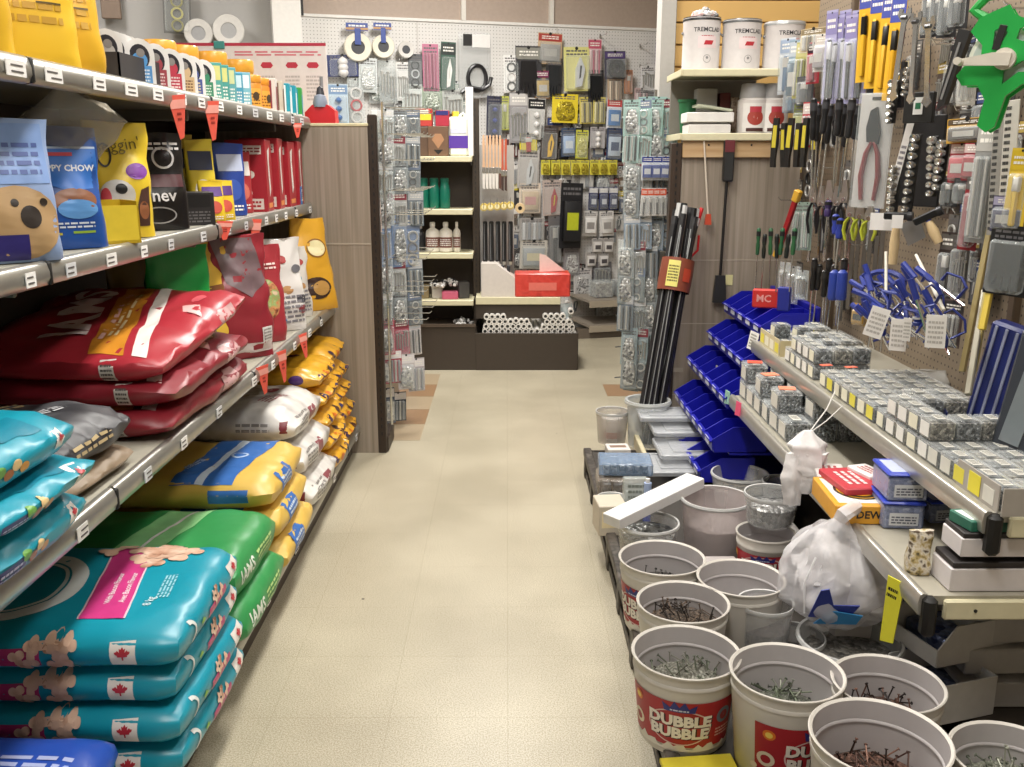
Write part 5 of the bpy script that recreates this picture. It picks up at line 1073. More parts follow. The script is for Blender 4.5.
# low packs at the bottom
for i, (px, a, b, tint, lab) in enumerate([(382, 352, 385, '#b04a5c', 'crimson and white pack near the foot of the chrome rack, left'), (393, 350, 384, '#a8404f', 'crimson and white pack near the foot of the chrome rack, middle'), (406, 354, 390, '#c9c4c6', 'pale pack near the foot of the chrome rack'), (416, 358, 392, '#b5aeb2', 'pale pack at the aisle side of the rack foot'), (386, 388, 425, '#4c5870', 'dark blue pack at the very bottom of the rack'), (398, 392, 422, '#2f3a44', 'black pack at the very bottom of the rack')]):
    p = on(px, a, 'y', 4.68 + .03 * i); pack(lab, 'hardware pack', .09, (b - a) * dep(p) / FPX, p, .4, card=tint, head='#e6e2e4', prod=('bits', 'bars')[i % 2], pc='#8a8e94')
for i, (a, b) in enumerate(((198, 232), (262, 292), (300, 330))):
    p = on(376, a, 'y', 4.53); pack(('white and red carded pack', 'pale pink carded pack', 'green and white carded pack')[i] + ' hanging tight against the dark post', 'hardware pack', .04, (b - a) * dep(p) / FPX, p, .2, card=('#d8c2b8', '#d6a8a8', '#a8b8a8')[i], prod='bar', pc=('#a83c34', '#b85a5a', '#d8d6c4')[i])
# right column
YR = 4.86
t = thing('clip_strip_rack', 'narrow chrome clip rack of clear packs left of the black pole bundle', 'rack', (0, 0, 0))
rxp = on(652, 200, 'y', YR + .12).x
m = MB(); m.cyl((rxp, YR + .12, .0), (rxp, YR + .12, 1.75), .009, CHROME, 8); m.cyl((rxp, YR + .12, 0), (rxp, YR + .12, .015), .16, C('#8a8c8c', .4, .5), 20); m.obj('pole', t)
m = MB()
for z in [.25 + .17 * k for k in range(9)]: m.tube([(rxp - .18, YR + .06, z), (rxp, YR + .12, z), (rxp + .16, YR + .06, z)], .004, CHROME, 5)
m.obj('arms', t)
rt = [(98, 130, '#9fc0ba'), (126, 160, '#a8c4c0'), (158, 188, None), (184, 215, None), (212, 245, '#93a3b4'), (240, 275, None), (268, 300, '#8c9698'), (296, 330, None), (326, 360, '#9aabb0'), (352, 388, None)]
rn = ['highest', 'second highest', 'third', 'fourth', 'fifth', 'sixth', 'seventh', 'eighth', 'ninth', 'lowest']
for k, (a, b, tint) in enumerate(rt):
    xs = (632, 644, 656, 667) if k < 5 else ((626, 638, 650) if k < 8 else (630, 641, 651))
    for c_, px in enumerate(xs):
        for dd in range(2):
            Y = YR + .05 * dd + .02 * c_; p = on(px + dd * 3, a + R_.uniform(-2, 2), 'y', Y); hh = (b - a) * dep(p) / FPX * 1.1
            hw_pack(k * 4 + c_ + 1, f'clear hardware pack in the {rn[k]} tier of the clip rack by the black poles', .085, hh, p, R_.uniform(-.5, .1), f'{rn[k]} tier of the clip rack', tint=tint)
p = on(655, 186, 'y', YR - .02)
for i in range(4): pack('orange topped pack in the small row on the clip rack', 'hardware pack', .035, .14, on(645 + i * 6, 188, 'y', YR - .03), -.1, card='#d8d6d4', head='#d8583a', prod='bar', pc='#6a6a6c', group='orange topped packs', name='hanging_pack')
for i in range(3): pack('navy lidded pack in the small row on the clip rack', 'hardware pack', .06, .12, on(648 + i * 9, 156, 'y', YR - .03), -.1, card='#d8dce2', head='#2c3c8c', prod='box', pc='#4a5aa0', pc2='#d8dce6', group='navy lidded packs')
# ================================================================= right: paint shelving and wood panel
t = thing('paint_shelving', 'shelving with paint cans above a grey wood-grain end panel at the far right', 'shelving', (0, 0, 0))
YP = 4.5; xl = on(682, 150, 'y', YP).x; xr_ = 1.43; zA = on(725, 134, 'y', YP).z; zB = on(725, 70, 'y', YP).z
m = MB(); m.box(((xl + xr_) / 2, YP + .015, zA / 2 - .01), (xr_ - xl, .03, zA - .02), LAM)
for z in (.26, .62, .93): m.box(((xl + xr_) / 2, YP - .0005, z), (xr_ - xl, .002, .004), C('#b5aa9b', .5))
m.obj('end_panel', t)
m = MB(); PINE = grain_mat('#b59268', '#cdb08a', (2, 30, 30), .5, 'pine_board'); m.box(((xl + 1.24) / 2 , YP - .012, zA - .06), (1.24 - xl, .02, .095), PINE, .003)
for x in (.12, .32, .47): m.cyl((xl + x, YP - .0235, zA - .05), (xl + x, YP - .021, zA - .05), .005, BLACK, 8)
m.obj('pine_board', t)
for z, x0_ in ((zA, xl - .012), (zB, on(681, 75, 'y', YP).x)):
    m = MB(); m.box(((x0_ + 1.25) / 2, YP + .17, z - .008), (1.25 - x0_, .40, .016), C('#8f8d74', .5)); m.box(((x0_ + 1.25) / 2, YP - .035, z - .014), (1.25 - x0_, .012, .034), CREAM, .004); m.box((x0_, YP + .17, z - .012), (.008, .40, .03), CREAM, .002); m.obj('shelf', t)
m = MB(); m.box(((xl + 1.25) / 2, YP + .385, (zA + zB) / 2), (1.25 - xl, .02, zB - zA - .02), C('#8d8880', .6)); m.obj('back_panel', t)
m = MB(); m.box((xl - .025, YP + .02, zA / 2 - .02), (.05, .06, zA - .04), C('#3a2c22', .5), .004)
for k in range(38): m.box((xl - .025, YP - .011, .1 + k * .037), (.008, .002, .018), BLACK)
m.obj('post', t)
def at_y(px, py, Y, z=None):
    p = on(px, py, 'y', Y); 
    if z is not None: p.z = z
    return p
def paint_can(label, px, w_px, z, h, top, Y=YP + .10, lid=True, n=0):
    p = at_y(px, 68 if z > 1.6 else 132, Y, z); r = w_px * dep(p) / FPX / 2
    t = thing('paint_can', label, 'paint can', p, (0, 0, R_.uniform(-.15, .1))); m = MB(); CW = C('#d9d4d3', .4)
    m.lathe([(r * .98, 0), (r, .006), (r * .985, .012), (r * .985, h - .02), (r * 1.01, h - .012), (r * 1.01, h - .002), (r * .96, h)], CW, 32)
    f = cylmap(r * .985); m.put(text('TREMCLAD', .019, .01, h * .76, .03), f, C('#2a2a2e', .4), .0008); m.put(rect(-.035, h * .42, .055, h * .64, .01), f, C('#e6d3d4', .4), .0006); m.put(para(-.01, h * .48, .03, h * .56, .008), f, C('#b8303c', .4), .0014)
    m.put(lines(-.02, h * .63, .04, h * .66, 1), f, C('#c06870', .4), .001); m.put(ring(.008, h * .22, .018, .018, .002), f, C('#8d8a8c', .4), .0008); m.put(ell(.008, h * .24, .006), f, C('#8d8a8c', .4), .001)
    m.obj('can', t)
    m = MB(); m.lathe([(r * .70, h - .004), (r * .78, h + .002), (r * .99, h + .003), (r * 1.015, h - .006), (r * 1.015, h - .014)], C(top, .3, .5), 32, cap=False); m.lathe([(0, h - .004), (r * .72, h - .004)], STEEL, 32); m.obj('lid', t)
    for s_ in (-1, 1):
        m = MB(); m.lathe([(.008, 0), (.006, .006), (0, .008)], C('#8a8a8c', .4, .6), 10, Matrix.Translation((s_ * r, 0, h * .72)) @ Matrix.Rotation(s_ * PI / 2, 4, 'Y')); m.obj('ear', t)
    return p, r
pc_, r_ = paint_can('white paint can with a black rim, nearest the aisle on the upper shelf', 700, 37, zB, .235, '#3a3a3c')
paint_can('white paint can with a grey rim, middle of the three on the upper shelf', 740, 38, zB, .225, '#6b6d6e')
paint_can('white paint can at the right of the three, partly behind hanging packs', 782, 40, zB, .215, '#b9bbbc')
blob_pile('handful of small steel fittings lying on the lid of the black-rimmed can', 'fittings', 'hardware', pc_ + Vector((.01, 0, .24)), ['#c9c7c6', '#d8b8b4', '#77777a', '#e6e4e2'], .055, 40, .022, 9)
for i, (px, lab) in enumerate(((751, 'spray can with a red and white label on the lower shelf, nearer the white boxes'), (772, 'spray can with a red and white label on the lower shelf, farther right'))):
    p = at_y(px, 132, YP + .08, zA); r = 14.5 * dep(p) / FPX; t = thing('spray_can', lab, 'spray can', p)
    m = MB(); m.lathe([(r * .96, 0), (r, .01), (r, .155), (r * .86, .165)], C('#d9d3cf', .35), 24); f = cylmap(r); m.put(rect(-r * .9, .01, r * .9, .14, .015), f, C('#e6e2de', .4), .0008); m.put(ell(0, .075, r * .55, .035), f, C('#a8443a', .4), .0014); m.put(rect(-r * .4, .1, r * .4, .125), f, C('#b83a48', .4), .0018); m.put(rect(-r * .6, .012, r * .6, .028), f, C('#4a2a26', .4), .0014); m.obj('body', t)
    m = MB(); m.lathe([(r * .9, .165), (r * .92, .168), (r * .80, .225), (r * .76, .23)], C('#a9a8a8', .35), 20); m.obj('cap', t)
def slab(label, px, py, w, d, h, z, col, Y=YP + .12, rx=0, ry=0, rz=0, name='carton'):
    p = at_y(px, py, Y, z); m = MB(); m.box((0, 0, h / 2), (w, d, h), C(col, .5), .003); return tag(m.obj(name, None, p, (rx, ry, rz)), label, 'box')
slab('flat white carton at the bottom of the pair on the lower paint shelf', 706, 132, .20, .16, .045, zA, '#e3dfdc')
slab('flat white carton on top of the pair on the lower paint shelf', 707, 118, .22, .17, .045, zA + .055, '#ece9e6')
slab('thin greenish sheet tilted over the white cartons', 712, 108, .17, .14, .012, zA + .115, '#c2c6b0', ry=.15)
slab('thin dark sheet between the two white cartons', 706, 120, .19, .15, .009, zA + .0455, '#6d6a68')
for i, (px, c, hh, w_, lab) in enumerate(((687, '#2a6a42', .17, .09, 'dark green pot on the lower paint shelf by the left edge'), (704, '#b5b3ad', .22, .10, 'tall pale grey carton behind the flat white cartons'), (722, '#6a2f2c', .20, .05, 'narrow maroon carton behind the white cartons'), (734, '#a88a7a', .18, .06, 'mottled brown carton left of the spray cans'))):
    p = at_y(px, 132, YP + .27, zA); m = MB()
    if i == 0: m.lathe([(w_ * .38, 0), (w_ * .5, hh * .92), (w_ * .56, hh * .93), (w_ * .56, hh), (w_ * .5, hh)], C(c, .4), 20)
    else: m.box((0, 0, hh / 2), (w_, .08, hh), C(c, .5) if i != 3 else MOTTLE(['#8a6a5a', '#c9b9a8', '#6a4a42'], 40, .5), .003)
    tag(m.obj('plant_pot' if i == 0 else 'carton', None, p), lab, 'pot' if i == 0 else 'box')
# hanging long tools on the panel
def long_tool(name, label, p0, p1, r, col, head=None, hc='#2b2b2c', top=None, cat='tool'):
    t = thing(name, label, cat, p0); d = p1 - p0; m = MB(); m.cyl((0, 0, 0), d, r, C(col, .4), 8); m.obj('shaft', t)
    if head: m = MB(); w, h = head; m.prism([(d.x - w * .35, d.z + h * .1), (d.x + w * .35, d.z + h * .1), (d.x + w / 2, d.z - h * .9), (d.x - w / 2, d.z - h * .9)], .02, C(hc, .45), Matrix.Translation((0, d.y - .005, 0))); m.obj('blade', t)
    if top: m = MB(); w, h = top; m.box((0, -.005, h * .1), (w, .03, h), C(hc, .5), .006); m.box((0, -.021, h * .45), (w * .9, .002, h * .28), C('#6a2f34', .4)); m.obj('grip', t)
    return t
long_tool('long_scraper', 'long black handled scraper hanging on the wood-grain panel', at_y(728, 165, YP - .03), at_y(720, 278, YP - .03), .007, '#1f1e1e', (.065, .13), '#2a2a2a', (.05, .19))
long_tool('thin_rod', 'thin cream rod hanging left of the black scraper on the panel', at_y(704, 140, YP - .03), at_y(708, 215, YP - .03), .004, '#d8cdbd', (.03, .05), '#c24a30')
m = MB(); m.box((0, 0, 0), (.035, .001, .05), C('#d6cf9a', .5)); tag(m.obj('price_sticker', None, at_y(729, 280, YP - .002)), 'pale yellow sticker on the panel beside the scraper blade', 'sticker')
for i, (px, py) in enumerate(((722, 340), (676, 370), (717, 349))):
    m = MB(); m.box((0, 0, 0), (.07, .001, .022), C('#a89e90', .5)); tag(m.obj('faded_label', None, at_y(px, py, YP - .002)), ('faded strip label on the panel, upper', 'faded strip label on the panel, low left', 'faded strip label on the panel, just under the upper one')[i], 'sticker')
# red handled tool leaning
p0, p1 = at_y(681, 262, YP - .12), at_y(702, 208, YP - .12); t = thing('red_tool', 'bright red handled tool sticking out of the pole bundle', 'tool', p0)
d = p1 - p0; m = MB(); m.tube([(0, 0, 0), d * .3, d * .7, d], [.022, .028, .026, .016], C('#c8282c', .35), 8, flat=.6); m.obj('handle', t); m = MB(); m.tube([(0, 0, -.01), (-.01, 0, -.08), (.03, 0, -.12)], .012, C('#2a2425', .4), 6); m.tube([d * .05 + Vector((.03, 0, 0)), d * .3 + Vector((.05, 0, -.02)), d * .5 + Vector((.035, 0, 0))], .006, C('#c8282c', .35), 6); m.obj('hook_end', t)
# bundle of black poles in a clear bucket
pb = at_y(648, 398, 4.12); B0 = Vector((pb.x, 4.12, .12))
t = thing('clear_bucket', 'clear bucket holding the black poles at the far end of the platform', 'bucket', B0)
m = MB(); m.lathe([(.085, 0), (.095, .20), (.105, .205), (.105, .215), (.092, .215), (.083, .006), (0, .006)], CLEAR('#dfe3e2', .3), 24, cap=False); m.obj('body', t)
m = MB(); m.lathe([(.104, .195), (.108, .205), (.104, .215), (.1, .205), (.104, .195)], C('#b9bbb8', .35), 24, cap=False); m.obj('rim', t)
topc = at_y(687, 210, 4.36)
rr = random.Random(3)
for i in range(13):
    a = 2 * PI * i / 12; q = .052 if i < 12 else 0; b0 = B0 + Vector((q * math.cos(a), q * math.sin(a) * .8, .012)); tz = topc + Vector((.048 * math.cos(a) + rr.uniform(-.01, .01) - (.02 if i % 2 else 0), .032 * math.sin(a), rr.uniform(-.06, .02)))
    tt = thing('black_pole', 'black ribbed pole in the leaning bundle inside the clear bucket', 'pole', b0, group='black poles in the clear bucket'); d = tz - b0
    m = MB(); m.cyl((0, 0, 0), d, .0145, C('#232224', .3), 8); off = Vector((-.003, -.0135, 0)); m.cyl(off, off + d * .93, .0028, C('#9a9c9c', .3, .5), 5); m.obj('shaft', tt)
    m = MB(); m.cyl(d * .985, d * 1.02, .015, C(('#c9c9c8', '#3a3a3c', '#1c1c1e')[i % 3], .3, .3), 8); m.obj('cap', tt)
mid = B0 + (topc - B0) * .72; t = thing('sleeve_label', 'orange brown sleeve with a yellow price card around the pole bundle', 'label', mid); ax = (topc - B0).normalized(); q = Vector((0, 0, 1)).rotation_difference(ax)
t.rotation_euler = q.to_euler(); m = MB(); m.lathe([(.076, -.075), (.078, 0), (.076, .075)], C('#84432f', .45), 20, cap=False); m.lathe([(.073, .075), (.073, -.075)], C('#5a2a20', .5), 20, cap=False); m.obj('sleeve', t)
m = MB(); m.put(rect(-.055, -.06, .0, .06, .02), cylmap(.078, a0=-PI / 2), C('#e6dc7a', .4), .002); m.put(lines(-.05, -.04, -.005, .04, 6), cylmap(.078, a0=-PI / 2), C('#6a6030', .4), .003); m.put(rect(.02, -.03, .06, .03, .02), cylmap(.078), C('#b8442c', .4), .002); m.obj('price_card', t)

# ================================================================= right: tool wall and its shelves
XW = 1.42; YB, YE = 1.80, 3.68
t = thing('tool_shelving', 'brown pegboard tool wall with two metal shelves along the right of the aisle', 'shelving', (0, 0, 0))
m = MB(); m.box((XW + .015, 2.74, 1.2), (.03, 3.48, 2.2), C('#83735f', .6, var=.1, scale=6)); bp_ = m.obj('back_panel', t)
bp_.data.materials.clear(); bp_.data.materials.append(peg_mat('#83735f', '#3d352c', name='brown_pegboard_side'))
# the board's holes run along y and z: turn its own axes
m = MB(); m.box((0, 0, 0), (3.48, .004, 2.2), PEGBR); m.obj('pegboard', t, (XW - .003, 2.74, 1.2), (0, 0, PI / 2))
for y in (1.1, 2.55, 4.0): m = MB(); m.box((XW - .01, y, 1.2), (.03, .035, 2.2), C('#5c4c3c', .5), .004); m.obj('upright', t)
R1Z, R1X, R2Z, R2X = .69, 1.0, .505, .885
for z, x, ye in ((R1Z, R1X, YE), (R2Z, R2X, 3.52)):
    m = MB(); m.box(((x + XW) / 2, (YB + ye) / 2, z - .01), (XW - x, ye - YB, .02), C('#a39e90', .45)); sh = m.obj('shelf', t)
    m = MB(); prof = [(x + .002, z + .003), (x - .008, z + .005), (x - .014, z), (x - .018, z - .02), (x - .014, z - .044), (x + .002, z - .048)]; n = len(prof)
    vs = [(a, y, b) for y in (YB, ye) for a, b in prof]; m.add(vs, [(i, n + i, n + i + 1, i + 1) for i in range(n - 1)] + [tuple(range(n - 1, -1, -1)), tuple(range(n, 2 * n))], C('#b9b6ae', .3, .7)); m.obj('price_rail', sh, sharp=60)
    m = MB(); m.box(((x + XW) / 2 + .02, YB - .006, z - .028), (XW - x - .03, .014, .045), CREAM, .004); m.cyl((x + .10, YB - .0135, z - .028), (x + .10, YB - .015, z - .028), .004, BLACK, 8); m.obj('end_cap', sh)
    m = MB(); m.box((x + .006, YB - .004, z - .045), (.03, .03, .09), BLACK, .008); m.obj('corner_guard', sh)
m = MB(); m.box(((R2X + XW) / 2 + .12, (YB + 3.6) / 2, .055), (XW - R2X - .2, 1.8, .11), C('#3a332c', .6)); m.obj('base', t)
# ---- clear boxes of screws
def clear_box(label, loc, w, d, h, a, b, paper, group, rz=0, name='screw_box'):
    t = thing(name, label, 'hardware box', loc, (0, 0, rz), group)
    m = MB(); m.box((0, 0, h * .45), (w * .92, d * .92, h * .84), BITS(a, b, 130)); m.obj('screws', t)
    m = MB(); m.box((0, 0, h / 2), (w, d, h), CLEAR('#e9eeee', .07, .08), .003); m.box((0, 0, h * .86), (w * 1.01, d * 1.01, h * .02), CLEAR('#ffffff', .04, .08)); m.obj('case', t)
    m = MB(); m.box((0, 0, h + .0008), (w * .34, d * .6, .0012), C('#dcdad2', .5)); m.put(lines(-w * .14, -d * .22, w * .14, d * .22, 3), plane((0, 0, h + .0015), (1, 0, 0), (0, 1, 0)), C('#77746c', .5), .0004)
    m.obj('top_card', t); m = MB(); m.box((-w / 2 - .0009, 0, h * .48), (.0012, d * .72, h * .66), C(paper, .5)); m.obj('paper_label', t); return t
protos = []
pap = ['#e6e2cc', '#e3d64a', '#d8d6cc', '#e8e6e0']; tone = [('#33373a', '#a9adb0'), ('#4c4a44', '#b9b5aa'), ('#232629', '#8e9498'), ('#5c564c', '#b5af9f')]
W_, D_, H_ = .060, .062, .052
blocks = [  # y0, y1, columns, layers, paper, tone, label
 (3.42, 3.66, 5, 1, 1, 1, 'clear box of screws in the far block on the upper metal shelf', 0),
 (3.02, 3.32, 3, 1, 0, 0, 'clear box of screws with a pale label, second block on the upper metal shelf', 1),
 (2.50, 2.90, 5, 1, 1, 2, 'clear box of dark screws, yellow label, middle block on the upper metal shelf', 2),
 (2.16, 2.48, 5, 1, 0, 0, 'clear box of screws just nearer than the middle block on the upper metal shelf', 3),
 (1.84, 2.12, 6, 1, 2, 2, 'clear box of screws in the block closest to the near end of the upper shelf', 4)]
for y0, y1, nc, nl, pi_, ti, lab, bi in blocks:
    pr0 = None; y = y0
    while y < y1:
        for c_ in range(nc):
            for l in range(nl + (1 if bi in (0, 1, 3) and c_ < 3 and R_.random() < .6 else 0)):
                loc = Vector((R1X + .035 + c_ * (W_ + .004) + D_ * .1, y, R1Z + .001 + l * (H_ + .001)))
                key = (bi, (c_ + int(y * 20)) % 2)
                if pr0 is None: pr0 = {}
                if key not in pr0: pr0[key] = clear_box(lab, loc, W_, D_, H_, *tone[(ti + key[1]) % 4], pap[pi_] if key[1] == 0 else pap[(pi_ + 3) % 4], f'screw boxes, block {("far", "second", "middle", "nearer", "closest")[bi]} on the upper shelf')
                else: dup(pr0[key], loc, (0, 0, R_.uniform(-.05, .05)))
        y += D_ + .004
# cream open cartons that hold the screw boxes
for i, (y0, y1, lab) in enumerate(((3.41, 3.67, 'low tan carton wall at the front of the far block of screw boxes'), (1.82, 2.00, 'low grey carton at the near end holding screw boxes'))):
    m = MB(); m.box((R1X + .012, (y0 + y1) / 2 - .02, R1Z + .03), (.003, y1 - y0, .06), C('#c9bd98' if i == 0 else '#a8a29a', .6)); m.box((R1X + .1, y0 - .037, R1Z + .03), (.18, .003, .06), C('#c2b48c' if i == 0 else '#aaa49c', .6))
    if i: m.box((R1X + .0095, 1.90, R1Z + .03), (.001, .05, .045), C('#e6d83c', .5))
    tag(m.obj('display_carton', None, (0, 0, 0)), lab, 'display box')
# coral stickers on top of some boxes
for i, (px, py) in enumerate(((826, 365), (851, 367))):
    p = on(px, py, 'z', R1Z + .106); m = MB(); m.box((0, 0, 0), (.035, .02, .0015), C('#e8725a', .5)); tag(m.obj('price_sticker', None, p, (0, 0, .2)), ('coral sticker on the second block of screw boxes, nearer the aisle', 'coral sticker on the second block of screw boxes, nearer the pegboard')[i], 'sticker')
# lower shelf boxes with coral tags
pr0 = {}
for iy, y in enumerate((2.94, 3.045, 3.15, 3.255, 3.36, 3.465)):
    for ix in range(3):
        for l in range(1 + (iy + ix) % 2):
            loc = Vector((R2X + .06 + ix * .085, y, R2Z + .001 + l * .071)); k = (iy + ix + l) % 2
            if k not in pr0: pr0[k] = clear_box('large clear box of screws on the lower metal shelf beside the blue bins', loc, .08, .098, .07, *tone[(k * 2) % 4], '#d6d2c8', 'large clear boxes on the lower metal shelf')
            else: dup(pr0[k], loc, (0, 0, R_.uniform(-.05, .05)))
for i, (ix, iy) in enumerate(((0, 1), (1, 2), (0, 3), (1, 4), (2, 3), (0, 5))):
    loc = Vector((R2X + .06 + ix * .085, (2.94, 3.045, 3.15, 3.255, 3.36, 3.465)[iy], R2Z + .075 + (.071 if (iy + ix) % 2 else 0)))
    m = MB(); m.box((0, 0, 0), (.055, .045, .002), C('#e2553f' if i % 2 else '#ea8a6c', .5)); tag(m.obj('coral_tag', None, loc, (0, 0, R_.uniform(-.3, .3))), 'coral tag lying on top of a large clear screw box', 'sticker', 'coral tags on the large clear boxes')

# ---- blue bins
BB = C('#15199c', .4, var=.06, name='blue_bin_plastic')
def blue_bin(label, loc, group, s=1.0, tagc=True, rz=0):
    t = thing('blue_bin', label, 'storage bin', loc, (0, 0, rz), group); L, w, h, th = .20 * s, .13 * s, .08 * s, .004
    m = MB(); side = [(0, 0), (L, 0), (L, h * 1.25), (L * .35, h * 1.25), (-.012, h * .62), (-.006, h * .5)]
    for sy in (-1, 1): m.prism(side, th, BB, Matrix.Translation((0, sy * w / 2, 0)))
    m.box((L / 2, 0, th / 2), (L, w, th), BB); m.box((L, 0, h * .62), (th, w, h * 1.25), BB); m.box((-.004, 0, h * .28), (th, w, h * .5), BB, .001, Matrix.Rotation(-.1, 4, 'Y')); m.box((-.010, 0, h * .54), (.018, w, th), BB)
    m.obj('body', t)
    if tagc: m = MB(); m.box((-.015, 0, h * .42), (.0025, w * .5, h * .30), C('#c9cdd8', .4)); m.obj('label_clip', t)
    return t
bt = [(1.035, .70, 3.76, 5, 'top'), (.955, .575, 3.70, 5, 'second'), (.875, .44, 3.62, 6, 'third'), (.80, .30, 3.50, 6, 'fourth'), (.765, .17, 3.52, 5, 'bottom')]
for x, z, y0, n, nm in bt:
    pr_ = None
    for k in range(n):
        loc = Vector((x, y0 + k * .134, z))
        if pr_ is None: pr_ = blue_bin(f'blue plastic bin in the {nm} row of the bin stack by the wood panel', loc, f'{nm} row of blue bins')
        else: dup(pr_, loc)
t = thing('bin_rack', 'blue louvred rack carrying the rows of blue bins', 'rack', (0, 0, 0)); m = MB(); m.box((1.26, 4.06, .42), (.02, .68, .8), BB, .003); m.obj('back', t)
for x, z, y0, n, nm in bt: m = MB(); m.box(((x + 1.25) / 2 + .03, y0 + (n - 1) * .067, z - .008), (1.25 - x - .06, n * .134, .008), BB); m.obj('ledge', t)
m = MB(); m.box((0, 0, 0), (.002, .06, .075), C('#e3e1da', .5)); m.put(lines(-.02, -.03, .02, .03, 5), plane((-.0012, 0, 0), (0, -1, 0), (0, 0, 1)), C('#8d8a7c', .5), .0004)
tag(m.obj('paper_tag', None, on(753, 341, 'x', 1.0), (.1, .15, .35)), 'white paper tag hanging from the top row of blue bins', 'tag')
for i, (px, py, c, lab) in enumerate(((739, 408, '#ef5d82', 'hot pink clip tag on the third row of blue bins'), (728, 397, '#9fc9b8', 'pale green clip tag beside the hot pink one'), (716, 371, '#c9c79a', 'olive white clip tag on the second row of blue bins'))):
    m = MB(); m.prism([(-.012, 0), (.012, 0), (.02, -.05), (-.006, -.055)], .003, C(c, .4)); tag(m.obj('clip_tag', None, on(px, py - 6, 'x', (.86, .87, .94)[i]), (0, .2, -1.0)), lab, 'tag')

# ---- goods on the lower shelf, near end
def shelf2(px, py): return on(px, py, 'z', R2Z)
t = thing('drill_case_box', 'yellow and white box with a round black emblem lying on the lower metal shelf', 'box', on(863, 508, 'z', R2Z + .03) * 1.0)
t.location.z = R2Z + .001; t.location.y += .07; t.rotation_euler = (0, 0, -.05); w, d, h = .155, .22, .05
m = MB(); m.box((0, 0, h / 2), (w, d, h), C('#e0a02a', .4), .003); f = plane((0, 0, h), (0, -1, 0), (1, 0, 0)); m.put(rect(-d * .42, -w * .42, d * .42, w * .42), f, C('#e6e2d8', .4), .0008); m.put(ell(0, .01, .07, .062), f, C('#211e1c', .4), .0014); m.put(ell(0, .01, .045, .04), f, C('#e6b428', .4), .002); m.put(ring(0, .01, .062, .055, .004), f, C('#d8a428', .4), .002)
f = plane((0, -d / 2, 0), (1, 0, 0), (0, 0, 1)); m.put(text('DEWALT', .02, .03, h * .5, .05), f, C('#211e1c', .4), .001); m.put(text('115', .012, 0, .012, .05), plane((0, 0, h), (0, -1, 0), (1, 0, 0)), C('#211e1c', .4), .003); m.obj('box', t)
for i, (px, py, z, w, d, h, c, rz, lab) in enumerate([
    (845, 488, 0, .22, .10, .045, '#dcd6d2', -.1, 'long white carton behind the yellow box'), (850, 478, .05, .17, .10, .02, '#b83440', .1, 'flat red carton on the long white carton'),
    (830, 470, .0, .12, .08, .055, '#cfcac6', -.2, 'pale carton behind the hanging white bag'), (868, 470, .065, .10, .06, .015, '#e6e2e0', .3, 'small white card pack lying on the red carton')]):
    p = on(px, py, 'z', R2Z + z + h); m = MB(); m.box((0, 0, h / 2), (d, w, h), C(c, .45), .003); m.put(lines(-w * .3, -d * .3, w * .3, d * .3, 3), plane((0, 0, h), (0, -1, 0), (1, 0, 0)), C('#a8383c' if i != 1 else '#e6d0ce', .4), .0006); tag(m.obj('carton', None, (p.x, p.y, R2Z + z + .001), (0, 0, rz)), lab, 'box')
BL = C('#2f45b8', .3, name='blue_lid')
def snap_box(label, loc, w, d, h, rz, inner='#8a8fa0'):
    t = thing('snap_lid_container', label, 'container', loc, (0, 0, rz)); m = MB(); m.box((0, 0, h * .45), (w, d, h * .9), CLEAR('#a8b6e0', .35), .006); m.box((0, 0, h * .4), (w * .93, d * .93, h * .74), BITS(inner, '#d6d8e0', 70)); m.put(rect(-w * .35, h * .15, w * .35, h * .6), plane((0, -d / 2, 0), (1, 0, 0), (0, 0, 1)), C('#d6d8dc', .4), .001); m.put(lines(-w * .3, h * .2, w * .3, h * .5, 3), plane((0, -d / 2, 0), (1, 0, 0), (0, 0, 1)), C('#55586a', .4), .0016); m.obj('body', t)
    m = MB(); m.box((0, 0, h * .94), (w * 1.05, d * 1.05, h * .12), BL, .004); m.box((0, 0, h * 1.0), (w * .8, d * .8, h * .02), C('#b9c2e0', .3)); m.obj('lid', t)
p = on(905, 530, 'z', R2Z); snap_box('blue lidded clear container, lower one of the stack', Vector((p.x, p.y + .06, R2Z + .001)), .10, .12, .072, -.1); snap_box('blue lidded clear container, upper one of the stack', Vector((p.x + .002, p.y + .06, R2Z + .075)), .10, .12, .072, -.05)
snap_box('blue lidded container behind the stack of two', Vector((p.x + .12, p.y + .10, R2Z + .001)), .10, .12, .06, .1)
for i, (z, w, lab) in enumerate(((.001, .37, 'long white carton at the near end of the lower shelf, bottom of two'), (.075, .34, 'long white carton at the near end of the lower shelf, top of two'))):
    m = MB(); m.box((0, 0, .026), (w, .09, .052 if i == 0 else .042), C('#d8d2d2', .5), .002); m.box((.0, .0, .060 if i == 0 else .052), (w * .98, .088, .014), C('#2f2b2c', .5), .002); tag(m.obj('long_carton', None, (R2X + .055 + w / 2 + .015 * i, YB + .062, R2Z + z)), lab, 'box')
pr_ = None
for k in range(3):
    m = MB(); loc = Vector((R2X + .105 + k * .065, YB + .06, R2Z + .135))
    m.box((0, 0, .012), (.05, .075, .024), C('#2a6a58', .4), .002); m.put(rect(-.02, -.028, .02, .028), plane((0, 0, .024), (1, 0, 0), (0, 1, 0)), C('#dcebe4', .4), .0006); tag(m.obj('green_packet', None, loc, (0, 0, .2)), 'small green and white packet in the row on the white cartons', 'packet', 'green packets in a row')
